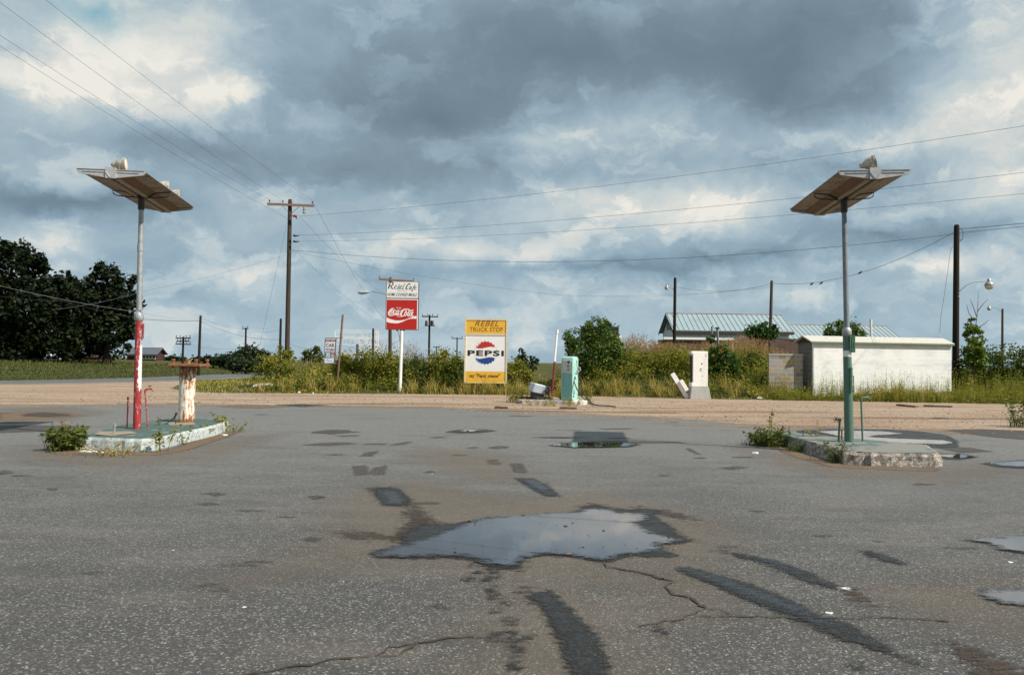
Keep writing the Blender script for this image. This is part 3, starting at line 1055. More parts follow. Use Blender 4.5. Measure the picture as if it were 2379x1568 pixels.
wet_polys = [
    c1([(190, 552), (210, 530), (300, 515), (410, 490), (380, 440), (440, 400), (520, 365), (700, 365), (880, 325), (960, 312), (1130, 310), (1300, 290), (1450, 283), (1530, 272), (1560, 253), (1650, 235), (1740, 262), (1860, 272), (1960, 265), (2050, 275), (2010, 300), (2060, 340), (2110, 370), (2150, 420), (2240, 465), (2180, 487), (2050, 492), (2080, 530), (2180, 565), (2050, 572), (1850, 567), (1720, 604), (1640, 602), (1500, 572), (1350, 562), (1180, 572), (1130, 642), (1040, 652), (960, 632), (870, 602), (790, 582), (640, 574), (540, 582), (380, 580), (230, 572)]),
    c1([(215, 150), (240, 128), (360, 125), (440, 200), (410, 240), (280, 242), (235, 190)]),
    c1([(1115, 60), (1230, 63), (1330, 108), (1405, 182), (1320, 177), (1250, 142), (1160, 88)]),
    c1([(1195, 805), (1260, 802), (1340, 782), (1420, 865), (1600, 1028), (1690, 1158), (1725, 1330), (1740, 1400), (1490, 1400), (1465, 1320), (1430, 1180), (1350, 1020), (1290, 900)]),
    c2([(150, 378), (210, 360), (340, 393), (700, 498), (900, 588), (1080, 688), (1240, 728), (1500, 880), (1700, 988), (1500, 918), (1200, 834), (960, 714), (800, 653), (620, 583), (420, 492), (250, 422)]),
    c2([(520, 275), (560, 278), (730, 310), (860, 350), (1030, 408), (1170, 482), (1280, 510), (1180, 503), (1000, 462), (900, 412), (720, 332), (560, 300)]),
    c2([(1310, 258), (1400, 262), (1560, 308), (1635, 347), (1500, 328)]),
    c2([(2000, 192), (2200, 178), (2300, 166), (2520, 160), (2560, 300), (2379, 275), (2230, 250), (2205, 228), (2140, 208)]),
    c2([(2100, 520), (2160, 505), (2379, 512), (2560, 515), (2560, 612), (2379, 614), (2260, 604), (2150, 568)]),
    c4([(1405, 200), (1500, 183), (1620, 178), (1900, 180), (1960, 194), (1900, 209), (1740, 214), (1560, 215)]),
    c4([(790, 120), (860, 106), (950, 101), (1040, 104), (1095, 113), (1000, 124), (880, 126)]),
    c4([(1300, 152), (1440, 148), (1560, 150), (1640, 152), (1500, 157)]),
    gD([(1850, 1002), (1930, 998), (2060, 998), (2140, 1003), (2200, 1012), (2225, 1026), (2225, 1040), (2150, 1042), (1984, 1036), (1880, 1024)]),
    gD([(2165, 1054), (2230, 1055), (2275, 1063), (2225, 1070), (2175, 1066)]),
    gD([(2280, 1078), (2379, 1070), (2440, 1078), (2379, 1090), (2320, 1087)]),
    gD([(640, 941), (700, 939), (770, 942), (700, 946)]),
]
# drips trailing towards the camera
for x, y, rx, ry in ((850, 627, 18, 8), (880, 672, 20, 8), (825, 716, 18, 10), (925, 716, 20, 13), (985, 682, 14, 26), (960, 775, 14, 9), (985, 806, 18, 9), (990, 830, 14, 9), (1060, 870, 16, 9), (1000, 921, 16, 7), (1085, 986, 24, 11), (1095, 1065, 12, 9), (990, 1082, 18, 18), (1090, 1116, 18, 13), (1200, 1102, 15, 14), (1130, 1187, 22, 30), (1115, 1280, 20, 14), (640, 896, 12, 4), (2050, 1052, 12, 9)):
    wet_polys.append(c1([(x + rx * 1.35 * math.cos(a) * random.uniform(.75, 1.2), y + ry * 1.5 * math.sin(a) * random.uniform(.75, 1.2)) for a in np.linspace(0, 2 * math.pi, 9)[:-1]]))
for x, y, rx, ry in ((1290, 1005, 30, 10), (1340, 985, 22, 7), (40, 775, 18, 9)):
    wet_polys.append(c2([(x + rx * math.cos(a), y + ry * math.sin(a)) for a in np.linspace(0, 2 * math.pi, 9)[:-1]]))
marks('wet_stains', wet_polys, 0.0135, MAT['wet'], 0.10, 0.05)

mud_polys = [
    c1([(150, 120), (330, 115), (450, 215), (520, 270), (600, 345), (650, 365), (450, 420), (430, 330), (400, 290), (470, 250), (400, 250)]),
    c1([(360, 400), (500, 330), (600, 345), (690, 355), (520, 400), (430, 470), (380, 480)]),
    c1([(0, 405), (200, 415), (380, 430), (400, 470), (200, 455), (60, 460)]),
    c1([(1530, 245), (1620, 222), (1760, 255), (1870, 262), (1940, 240), (1930, 275), (1740, 278), (1560, 275)]),
    c1([(1960, 262), (2080, 265), (2200, 300), (2290, 330), (2180, 325), (2060, 300)]),
    c1([(1850, 365), (1960, 350), (2090, 365), (2160, 410), (2250, 466), (2160, 470), (2000, 430), (1900, 395)]),
    c1([(1160, 770), (1200, 770), (1290, 900), (1230, 850)]),
    c2([(400, 252), (470, 258), (560, 275), (540, 290)]),
    c2([(1870, 860), (1920, 850), (2080, 895), (2250, 975), (2420, 1049), (2500, 1110), (2140, 1110), (2050, 1010), (1960, 940)]),
    c2([(1170, 500), (1290, 505), (1340, 560), (1390, 600), (1280, 565)]),
    c1([(900, 585), (1140, 580), (1170, 660), (1050, 655), (980, 650)]),
    gD([(50, 963), (100, 958), (150, 962), (170, 967), (110, 970), (60, 968)]),
]
marks('wet_sheen', [c2([(180, 380), (260, 390), (420, 440), (660, 510), (860, 590), (1040, 690), (1180, 750), (1060, 720), (900, 650), (720, 590), (520, 510), (330, 430)]),
                    c1([(250, 150), (350, 145), (410, 205), (380, 228), (290, 228)]), c1([(1180, 72), (1250, 75), (1340, 130), (1310, 150), (1240, 120)]),
                    c2([(640, 300), (730, 320), (860, 365), (1000, 420), (960, 425), (820, 380), (700, 330)])], 0.0152,
      m_patch("wet_film", (.020, .022, .026, 1), (.035, .038, .044, 1), 0.16, 0.45, 0.05, 0.8, 7.0, (1.0, 4.0, 1), 1.0, 0.03), 0.1, 0.05)
marks('mud_stains', mud_polys, 0.0118, MAT['mud'], 0.2, 0.055)

patch_shadow_polys = [
    c4([(238, 322), (320, 317), (335, 376), (258, 380)]), c4([(342, 374), (358, 335), (437, 317), (426, 376)]),
    c4([(1178, 308), (1250, 306), (1278, 364), (1208, 360)]), c4([(1042, 283), (1100, 283), (1122, 313), (1058, 313)]),
    c4([(282, 264), (318, 240), (392, 232), (352, 266)]), c4([(285, 194), (340, 186), (440, 187), (430, 195)]),
    c4([(460, 198), (500, 187), (570, 176), (595, 180), (540, 194)]), c4([(1040, 212), (1100, 202), (1170, 204), (1160, 216), (1080, 220)]),
    c4([(690, 150), (760, 147), (800, 152), (740, 156)]), c4([(910, 213), (960, 208), (1003, 213), (950, 218)]),
    c4([(70, 254), (140, 250), (205, 254), (130, 259)]), c4([(0, 116), (90, 105), (210, 106), (240, 120), (120, 128), (0, 126)]),
    c4([(2225, 218), (2250, 216), (2320, 256), (2300, 256)]), c4([(1640, 175), (1800, 172), (2180, 176), (2240, 184), (2020, 186), (1700, 182)]),
    c4([(130, 140), (260, 136), (290, 142), (180, 146)]), c4([(0, 505), (40, 502), (70, 512), (30, 522), (0, 520)]),
    c4([(660, 358), (700, 352), (735, 358), (690, 364)]), c4([(2060, 380), (2100, 375), (2140, 380), (2090, 386)]),
    gD([(470, 1148), (500, 1145), (528, 1149), (500, 1154)]), gD([(456, 1172), (490, 1169), (512, 1172), (480, 1177)]),
    gD([(715, 1155), (740, 1152), (756, 1157), (730, 1161)]), gD([(0, 1094), (20, 1095), (30, 1100), (0, 1104)]),
    gD([(700, 1035), (740, 1030), (800, 1028), (830, 1032), (760, 1037)]), gD([(720, 1005), (780, 1000), (840, 1004), (770, 1010)]),
    gD([(700, 1255), (730, 1248), (750, 1252), (730, 1262)]), gD([(105, 1137), (125, 1135), (135, 1138), (118, 1141)]),
    gD([(2190, 1000), (2280, 997), (2400, 1002), (2480, 1018), (2400, 1024), (2300, 1016)]),
    gD([(-60, 990), (40, 988), (180, 990), (215, 994), (120, 1002), (-60, 1009)]),  # cast shadow strip beside the left island, painted as a dark patch
    gD([(1670, 1088), (1710, 1084), (1740, 1087), (1700, 1092)]), gD([(2170, 1040), (2250, 1040), (2310, 1050), (2230, 1053)]),
]
rp = np.random.default_rng(5)
for k in range(34):
    x, y = rp.uniform(0, 2379), 960 + 420 * rp.random() ** 1.8
    w, h = rp.uniform(10, 48), rp.uniform(0.8, 2.4) * (y - 840) / 260
    patch_shadow_polys.append(gD([(x + w * math.cos(a) * rp.uniform(.6, 1.2), y + h * math.sin(a) * rp.uniform(.6, 1.2)) for a in np.linspace(0, 2 * math.pi, 9)[:-1]]))
marks('asphalt_patches_and_shadow', patch_shadow_polys, 0.0100, MAT['patch'], 0.08, 0.06)

film_polys = [
    gD([(800, 1150), (980, 1120), (1200, 1160), (1420, 1150), (1650, 1210), (1700, 1290), (1560, 1330), (1300, 1340), (1000, 1330), (820, 1300), (700, 1330), (560, 1350), (760, 1250)]),
    gD([(1180, 1350), (1330, 1360), (1420, 1480), (1440, 1600), (1100, 1600), (1140, 1460)]),
    gD([(1500, 1350), (1640, 1340), (1680, 1420), (1600, 1450)]),
    gD([(80, 1035), (230, 1050), (420, 1055), (560, 1015), (640, 1010), (480, 1070), (250, 1085), (60, 1070)]),
    gD([(1720, 1040), (1850, 1060), (1980, 1090), (2200, 1095), (2300, 1075), (2379, 1090), (2200, 1120), (1950, 1110), (1800, 1080)]),
    gD([(0, 950), (160, 945), (250, 960), (120, 980), (0, 985)]),
    gD([(1000, 1040), (1180, 1060), (1240, 1120), (1100, 1110), (960, 1060)]),
    gD([(2050, 1370), (2300, 1350), (2379, 1420), (2379, 1480), (2150, 1440)]),
]
marks('silt_film', film_polys, 0.0082, MAT['film'], 0.5, 0.16)
dirt_polys = [
    gD([(110, 1050), (185, 1040), (260, 1049), (360, 1053), (400, 1044), (450, 1026), (500, 1006), (560, 1003), (510, 1022), (430, 1048), (370, 1058), (250, 1058), (130, 1056)]),
    gD([(1790, 1038), (1830, 1044), (1900, 1066), (1960, 1080), (2060, 1086), (2180, 1090), (2170, 1096), (2040, 1092), (1930, 1086), (1850, 1064)]),
    gD([(0, 960), (60, 956), (150, 958), (200, 966), (120, 974), (0, 978)]),
    gD([(500, 945), (560, 940), (700, 944), (600, 950)]),
]
marks('loose_dirt', dirt_polys, 0.0092, MAT['dirt'], 0.25, 0.08)


def crack(paths, widths, z=0.0146):
    V, F = [], []
    for path, w in zip(paths, widths):
        pts = [np.array(p[:2]) for p in path]
        fine = []
        for a, b in zip(pts[:-1], pts[1:]):
            k = max(2, int(np.linalg.norm(b - a) / 0.05))
            for j in range(k):
                fine.append(a + (b - a) * j / k + np.random.default_rng(len(fine) + int(abs(a[0]) * 100)).normal(0, 0.010, 2))
        fine.append(pts[-1])
        n0 = len(V)
        for i, p in enumerate(fine):
            d = fine[min(i + 1, len(fine) - 1)] - fine[max(i - 1, 0)]
            d = d / max(np.linalg.norm(d), 1e-6)
            nr = np.array([-d[1], d[0]])
            ww = w * 1.35 * (0.25 + 0.85 * abs(math.sin(i * 1.7) * math.cos(i * 0.63) * math.sin(i * .211 + w * 900))) * (0.35 if i in (0, len(fine) - 1) else 1)
            V.append((*(p + nr * ww), z))
            V.append((*(p - nr * ww), z))
        for i in range(len(fine) - 1):
            F.append((n0 + 2 * i, n0 + 2 * i + 1, n0 + 2 * i + 3, n0 + 2 * i + 2))
    o = mesh_obj('pavement_cracks', V, F, m_simple("crack_dirt", (.045, .030, .018), 0.9, 0.4, 8))
    return tag(o, kind='structure')


crack([gD([(560, 1575), (640, 1558), (720, 1548), (793, 1533)]) + c1([(100, 1222), (230, 1206), (310, 1160), (500, 1130), (700, 1096), (980, 1078)]),
       c1([(235, 1210), (370, 1211), (420, 1180), (490, 1136)]),
       c1([(1690, 600), (1720, 640), (1860, 660), (2000, 690), (2080, 720)]) + c2([(60, 440), (120, 450), (80, 490), (130, 535), (240, 555), (290, 600), (340, 630)]),
       c2([(340, 630), (430, 640), (510, 680), (680, 680), (880, 690), (1080, 690), (1380, 695), (1550, 690), (1720, 700), (1910, 715)]),
       c2([(340, 630), (260, 665), (130, 705), (0, 728), (-110, 752)]), c2([(300, 675), (400, 680), (510, 682)]),
       c1([(1350, 1025), (1450, 1022), (1560, 1020), (1600, 1028)])],
      [.011, .010, .017, .010, .010, .008, .010])

# ------------------------------------------------------------------ planting helpers
class Veg:
    def __init__(s):
        s.v, s.f4, s.t, s.n = [], [], [], 0

    def leaves(s, C, L, Wd, tint, rg, droop=0.0, flat=0.5):
        C = np.asarray(C, float)
        n = len(C)
        if n == 0:
            return s
        d = rg.normal(size=(n, 3))
        d[:, 2] = d[:, 2] * flat - droop
        d /= np.linalg.norm(d, axis=1)[:, None]
        q = rg.normal(size=(n, 3))
        q -= d * (q * d).sum(1)[:, None]
        q /= np.linalg.norm(q, axis=1)[:, None]
        nr = np.cross(d, q)
        L = np.broadcast_to(L, n)[:, None]
        Wd = np.broadcast_to(Wd, n)[:, None]
        vs = np.stack([C - d * L * .5, C + q * Wd * .5 + nr * Wd * .12, C + d * L * .5, C - q * Wd * .5 + nr * Wd * .12], 1).reshape(-1, 3)
        idx = np.arange(n)[:, None] * 4 + np.arange(4) + s.n
        s.v.append(vs)
        s.f4 += idx.tolist()
        s.t.append(np.repeat(np.broadcast_to(tint, n), 4))
        s.n += 4 * n
        return s

    def blades(s, B, h, w, lean, tint, rg):
        B = np.asarray(B, float)
        n = len(B)
        if n == 0:
            return s
        a = rg.uniform(0, 2 * math.pi, n)
        side = np.stack([np.cos(a), np.sin(a), np.zeros(n)], 1)
        b = rg.uniform(0, 2 * math.pi, n)
        ld = np.stack([np.cos(b), np.sin(b), np.zeros(n)], 1) * (np.broadcast_to(lean, n) * rg.uniform(.2, 1.2, n))[:, None]
        h = np.broadcast_to(h, n)[:, None]
        w = np.broadcast_to(w, n)[:, None]
        up = np.array([0, 0, 1.0])
        mid = B + up * h * .55 + ld * h * .3
        tip = B + up * h * (1 - .25 * np.linalg.norm(ld, axis=1)[:, None]) + ld * h
        vs = np.stack([B - side * w * .5, B + side * w * .5, mid + side * w * .4, mid - side * w * .4, tip], 1).reshape(-1, 3)
        k = np.arange(n) * 5 + s.n
        s.f4 += np.stack([k, k + 1, k + 2, k + 3], 1).tolist()
        s.f4 += np.stack([k + 3, k + 2, k + 4], 1).tolist()
        s.v.append(vs)
        s.t.append(np.repeat(np.broadcast_to(tint, n), 5))
        s.n += 5 * n
        return s

    def build(s, name, mat, parent=None, origin=None):
        v = np.concatenate(s.v)
        if origin is not None:
            v = v - np.array(origin)
        return mesh_obj(name, v, s.f4, mat, parent, tint=np.clip(np.concatenate(s.t), 0, 1))


def clump_points(lobes, n, rg, clusters=40, spread=0.22, shell=0.55):
    """points gathered in leaf clumps over a set of ellipsoid lobes (c, r)"""
    vol = np.array([r[0] * r[1] * r[2] for _, r in lobes]) ** 0.8
    vol /= vol.sum()
    out, tint = [], []
    for (c, r), share in zip(lobes, vol):
        k = max(4, int(clusters * share))
        m = max(4, int(n * share / k))
        d = rg.normal(size=(k, 3))
        d /= np.linalg.norm(d, axis=1)[:, None]
        rad = rg.uniform(shell, 1.0, k) ** 0.7
        cc = np.array(c) + d * rad[:, None] * np.array(r)
        ct = rg.uniform(-.22, .22, k)
        pts = cc[:, None, :] + rg.normal(size=(k, m, 3)) * np.array(r).mean() * spread * rg.uniform(.6, 1.3, k)[:, None, None]
        out.append(pts.reshape(-1, 3))
        tint.append((0.45 + ct[:, None] + rg.normal(0, .17, (k, m))).ravel())
    return np.concatenate(out), np.concatenate(tint)


def tree(name, label, cat, base, lobes, n, leaf, mat, trunk_r, seed, group=None, clusters=60, spread=0.2, trunk_mat='bark', limbs=5, shell=0.5, wr=0.6):
    """base: world point; lobes relative to base"""
    rg = np.random.default_rng(seed)
    root = empty(name, base, label, cat, 0, group)
    pts, tint = clump_points(lobes, n, rg, clusters, spread, shell)
    keep = pts[:, 2] > 0.02
    pts, tint = pts[keep], tint[keep]
    v = Veg()
    sz = leaf * rg.uniform(.6, 1.35, len(pts))
    v.leaves(pts, sz, sz * wr, tint, rg)
    v.build('crown', mat, root)
    mb = MB()
    top = max(c[2] for c, r in lobes)
    mb.tube([(0, 0, -.1), (trunk_r * .4, 0, top * .25), (-trunk_r * .3, trunk_r * .3, top * .6), (0, 0, top * .95)],
            [trunk_r, trunk_r * .8, trunk_r * .55, trunk_r * .2], 7)
    order = sorted(lobes, key=lambda q: -q[1][0])[:limbs]
    for c, r in order:
        s = Vector((0, 0, max(.05, min(c[2], top) * rg.uniform(.25, .5))))
        e = Vector(c)
        m = s.lerp(e, .5) + Vector((0, 0, .06 * top))
        mb.tube([s, m, e], [trunk_r * .5, trunk_r * .32, trunk_r * .1], 5)
    mb.build('trunk', MAT[trunk_mat], root, True)
    return root


def weed(name, label, base, height, n, spread, mat, seed, group=None, leaf=0.10, blades=0, cat='weed'):
    """a clump of leafy stems standing on one spot"""
    rg = np.random.default_rng(seed)
    root = empty(name, base, label, cat, 0, group)
    mb = MB()
    v = Veg()
    for k in range(n):
        a = rg.uniform(0, 2 * math.pi)
        r0 = spread * .45 * rg.random() ** .5
        hh = height * rg.uniform(.55, 1.0)
        b = Vector((math.cos(a) * r0, math.sin(a) * r0, 0))
        tip = b + Vector((math.cos(a) * spread * rg.uniform(.1, .6), math.sin(a) * spread * rg.uniform(.1, .6), hh))
        m = b.lerp(tip, .5) + Vector((0, 0, hh * .08))
        mb.tube([b, m, tip], [.006, .004, .002], 4, False)
        if n <= 14:
            mb.build('stem', MAT['bark_pale'], root)
            mb = MB()
        q = max(6, int(hh / leaf * 4.6))
        tt = rg.uniform(.12, 1.02, q)
        pts = np.array([tuple(b.lerp(m, t * 2) if t < .5 else m.lerp(tip, t * 2 - 1)) for t in tt]) + rg.normal(0, leaf * .35, (q, 3))
        pts[:, 2] = np.maximum(pts[:, 2], .012)
        v.leaves(pts, leaf * rg.uniform(.6, 1.3, q), leaf * .30, .5 + rg.normal(0, .2, q), rg, -.25, .6)
    if blades:
        B = np.column_stack([rg.normal(0, spread * .35, (blades, 2)), np.zeros(blades)])
        v.blades(B, height * rg.uniform(.3, .75, blades), .012, .6, .5 + rg.normal(0, .2, blades), rg)
    v.build('leaves', mat, root)
    if n > 14:
        mb.build('stems', MAT['bark_pale'], root)
    return root


# ------------------------------------------------------------------ text and flat lettering
def text_mesh(body, width, height, mat, name, parent, cx, cz, y, shear=0.0, bold=0.0, space=1.0):
    cu = bpy.data.curves.new('lettering', 'FONT')
    cu.body = body
    cu.size = 1.0
    cu.shear = shear
    cu.offset = bold
    cu.space_character = space
    cu.resolution_u = 3
    ob = bpy.data.objects.new('lettering_tmp', cu)
    COL.objects.link(ob)
    bpy.context.view_layer.update()
    dg = bpy.context.evaluated_depsgraph_get()
    me = bpy.data.meshes.new_from_object(ob.evaluated_get(dg))
    bpy.data.objects.remove(ob)
    bpy.data.curves.remove(cu)
    co = np.array([v.co[:] for v in me.vertices])
    lo, hi = co.min(0), co.max(0)
    sx, sz = width / (hi[0] - lo[0]), height / (hi[1] - lo[1])
    for v, c in zip(me.vertices, co):
        v.co = (cx + (c[0] - (lo[0] + hi[0]) / 2) * sx, y, cz + (c[1] - (lo[1] + hi[1]) / 2) * sz)
    me.materials.clear()
    me.materials.append(mat)
    me.update()
    o = bpy.data.objects.new(name, me)
    COL.objects.link(o)
    o.parent = parent
    return o


def flat_poly(mb, pts, y):
    """pts in local xz -> filled flat shape facing -y (triangulated by tessellation)"""
    from mathutils.geometry import tessellate_polygon
    vs = [Vector((p[0], p[1], 0)) for p in pts]
    tris = tessellate_polygon([vs])
    mb.add([(p[0], y, p[1]) for p in pts], [tuple(t) for t in tris])


def ribbon(mb, pts, ws, y):
    p = [np.array(q, float) for q in pts]
    # smooth once
    fp, fw = [], []
    for i in range(len(p) - 1):
        p0, p1, p2, p3 = p[max(i - 1, 0)], p[i], p[i + 1], p[min(i + 2, len(p) - 1)]
        for t in np.linspace(0, 1, 6)[:-1]:
            fp.append(.5 * ((2 * p1) + (-p0 + p2) * t + (2 * p0 - 5 * p1 + 4 * p2 - p3) * t * t + (-p0 + 3 * p1 - 3 * p2 + p3) * t ** 3))
            fw.append(ws[i] + (ws[i + 1] - ws[i]) * t)
    fp.append(p[-1])
    fw.append(ws[-1])
    vs, fs = [], []
    for i, q in enumerate(fp):
        d = fp[min(i + 1, len(fp) - 1)] - fp[max(i - 1, 0)]
        d = d / max(np.linalg.norm(d), 1e-9)
        nr = np.array([-d[1], d[0]]) * fw[i] / 2
        vs += [(q[0] + nr[0], y, q[1] + nr[1]), (q[0] - nr[0], y, q[1] - nr[1])]
    for i in range(len(fp) - 1):
        fs.append((2 * i, 2 * i + 1, 2 * i + 3, 2 * i + 2))
    mb.add(vs, fs)


# ------------------------------------------------------------------ pump islands
IZ = 0.20


def island(name, label, top, mat_side, mat_top, seed, cz, rough):
    """top: outline (ccw) in world xy; kerb sides flare and crumble"""
    rg = np.random.default_rng(seed)
    poly = ragged(top, 0.07, rough, seed)
    n = len(poly)
    c = np.mean(np.array(poly), 0)
    root = empty(name, (c[0], c[1], 0), label, 'pump island')
    P2 = np.array(poly) - c
    V, F = [], []
    layers = [(0.0, 0.045), (0.09, 0.03), (cz * .78, 0.018), (cz, -0.015), (cz + .004, -0.05)]
    for z, o in layers:
        k = P2 / np.linalg.norm(P2, axis=1)[:, None]
        q = P2 + k * (o + rg.normal(0, rough * .8, n)[:, None])
        for x, y in q:
            V.append((x, y, z + (rg.normal(0, rough * .35) if 0 < z < cz else 0)))
    for j in range(len(layers) - 1):
        for i in range(n):
            i2 = (i + 1) % n
            F.append((j * n + i, j * n + i2, (j + 1) * n + i2, (j + 1) * n + i))
    side = mesh_obj('kerb', V, F, mat_side, root)
    inner = [(x * .965, y * .985) for x, y in P2]
    from mathutils.geometry import tessellate_polygon
    vs = [Vector((x, y, 0)) for x, y in inner]
    tris = tessellate_polygon([vs])
    vv = [(x, y, cz + .006) for x, y in inner]
    fz = []
    for a, b, cc in tris:
        A, B, C_ = Vector(vv[a]), Vector(vv[b]), Vector(vv[cc])
        fz.append((a, b, cc) if (B - A).cross(C_ - A).z > 0 else (a, cc, b))
    mesh_obj('top_slab', vv, fz, mat_top, root)
    return root, c


Lpts = [tuple(G(x, y, IZ)[:2]) for x, y in ((186, 1015), (330, 1020), (360, 1018), (498, 988))] + [(-5.95, 15.6), (-6.6, 16.1), (-7.35, 15.9), (-7.55, 14.2)]
isl_l, cl = island('pump_island', 'whitewashed kerbed island with green top under the red-based lamp post', Lpts, MAT['curb_white'], MAT['island_top'], 21, IZ, 0.008)
sp = [G(190 + dx, 1009 + dy, IZ + .008) for dx, dy in ((26, -1), (46, -5), (80, -7), (112, -6), (130, -2.5), (108, 1), (70, 3), (36, 2.5))]
mb = MB()
mb.add([(p.x - cl[0], p.y - cl[1], IZ + .010 + .012 * (i % 2)) for i, p in enumerate(ragged and sp)] + [(np.mean([p.x for p in sp]) - cl[0], np.mean([p.y for p in sp]) - cl[1], IZ + .016)],
       [(i, (i + 1) % 8, 8) for i in range(8)])
mb.build('sand_hollow', MAT['sand'], isl_l)
sp = [G(x, y, IZ + .008) for x, y in ((385, 982), (415, 979), (450, 981), (455, 986), (430, 988), (395, 988))]
mb = MB()
mb.add([(p.x - cl[0], p.y - cl[1], IZ + .011) for p in sp], [tuple(range(6))])
mb.build('sand_hollow', MAT['sand'], isl_l)

Rpts = [(5.12, 11.42), (5.45, 11.26), (6.35, 11.20), (6.55, 11.35), (7.0, 12.5), (6.5, 13.1), (6.05, 13.5), (5.5, 14.5), (5.15, 14.4)]
isl_r, cr = island('pump_island', 'crumbling bare-kerbed island with worn green top under the green-based lamp post', Rpts, MAT['curb_rough'], MAT['island_top2'], 22, IZ, 0.015)

# ------------------------------------------------------------------ lamp standards
def floodlight(parent, pos, aim, r, mat):
    aim = Vector(aim).normalized()
    pos = Vector(pos)
    c = pos + Vector((0, 0, r * 1.25))
    back = c - aim * r * 1.35
    mb = MB()
    mb.lathe([(r * .20, -r * .05), (r * .40, r * .05), (r * .46, r * .30), (r * .50, r * .45), (r * .74, r * .75), (r * .90, r * 1.15), (r * .98, r * 1.6), (r * 1.0, r * 1.95)], back, aim, 18)
    mb.lathe([(r * .2, -.02), (r * .34, 0)], back, aim, 12)
    fl = mb.build('floodlight', mat, parent, True)
    rim = MB()
    rim.lathe([(r * 1.0, r * 1.72), (r * 1.09, r * 1.76), (r * 1.09, r * 1.88), (r * 1.01, r * 1.90)], back, aim, 18)
    rim.lathe([(r * 1.02, r * 1.93), (r * 1.1, r * 1.95), (r * 1.1, r * 2.05), (r * .93, r * 2.07)], back, aim, 18)
    rim.build('rim', mat, fl, True)
    ln = MB()
    ln.lathe([(r * .95, r * 2.0), (r * .8, r * 2.1), (r * .4, r * 2.16), (0.001, r * 2.18)], back, aim, 18)
    ln.build('lens', MAT['lens'], fl, True)
    yk = MB()
    sdv = aim.cross(Vector((0, 0, 1))).normalized()
    cc = c - aim * .1 * r
    yk.tube([cc + sdv * r * 1.02 - aim * .0, cc + sdv * r * .75 - Vector((0, 0, r * .8)), pos + sdv * r * .2, pos - sdv * r * .2, cc - sdv * r * .75 - Vector((0, 0, r * .8)), cc - sdv * r * 1.02], r * .07, 6)
    yk.tube([pos + Vector((0, 0, -.02)), pos + Vector((0, 0, r * .35))], r * .2, 8)
    yk.build('yoke', MAT['fix_roof'], fl)
    return fl


def canopy(root, hub, yaw, L=2.8, w=0.525):
    """twin-tube island light; local z=0 is the underside of the centre spine"""
    R = Matrix.Rotation(yaw, 3, 'Z')

    def tf(mb):
        mb.v = [tuple(Vector(hub) + R @ Vector(v)) for v in mb.v]
        return mb
    h = L / 2
    mb = MB()
    mb.prism([(-w, .150), (-w - .012, .136), (-w - .004, .128), (w + .004, .128), (w + .012, .136), (w, .150), (.06, .172), (-.06, .172)], -h + .02, h - .02)
    roof = tf(mb).build('roof_sheet', MAT['fix_roof'], root)
    for s in (-1, 1):
        mb = MB()
        mb.prism([(s * .515, .1265), (s * .27, .104), (s * .268, .098), (s * .512, .119)], -h + .02, h - .02)
        tf(mb).build('reflector', MAT['fix_under'], root)
        mb = MB()
        mb.prism([(s * .266, .1255), (s * .266, .100), (s * .125, .028), (s * .125, .1255)], -h + .02, h - .02)
        tf(mb).build('ballast_housing', MAT['fix_rust'], root)
        mb = MB()
        mb.tube([(s * .072, -h + .03, .030), (s * .072, h - .03, .030)], .042, 10)
        tf(mb).build('lamp_tube', MAT['fix_tube'], root, True)
    mb = MB()
    mb.box((0, 0, .082), (.20, 2 * h - .05, .085))
    tf(mb).build('spine', MAT['fix_rust'], root)
    for e in (-1, 1):
        y0, y1 = e * (h - .018), e * (h + .018)
        mb = MB()
        mb.prism([(-.545, .152), (-.525, .100), (-.505, .078), (-.36, .056), (-.09, .018), (.09, .018), (.36, .056), (.505, .078), (.525, .100), (.545, .152)], min(y0, y1), max(y0, y1))
        pl = tf(mb).build('end_plate', MAT['fix_end'], root)
        mb = MB()
        ya, yb = e * (h + .018), e * (h + .038)
        mb.prism([(-.082, .182), (-.082, .004), (.082, .004), (.082, .182)], min(ya, yb), max(ya, yb))
        for s in (-1, 1):
            mb.box((s * .27, e * (h + .021), .108), (.34, .012, .009))
            mb.tube([(s * .082, e * (h + .041), .112), (s * .004, e * (h + .041), .010)], .007, 6)
            mb.box((s * .30, e * (h + .021), .148), (.44, .014, .006))
        tf(mb).build('cast_badge', MAT['fix_end'], pl)
    mb = MB()
    for s in (-1, 1):
        for yy_ in (0.0,):
            mb.tube([(s * .05, yy_, .0), (s * .25, yy_, .002), (s * .43, yy_, .02), (s * .485, yy_, .05), (s * .50, yy_, .115), (s * .27, yy_, .092)], .011, 6)
            mb.tube([(s * .27, yy_, .095), (s * .10, yy_, -.005)], .012, 6)
    mb.box((0, 0, -.005), (.17, .16, .02))
    tf(mb).build('bracket', MAT['dark_metal'], root)
    return R


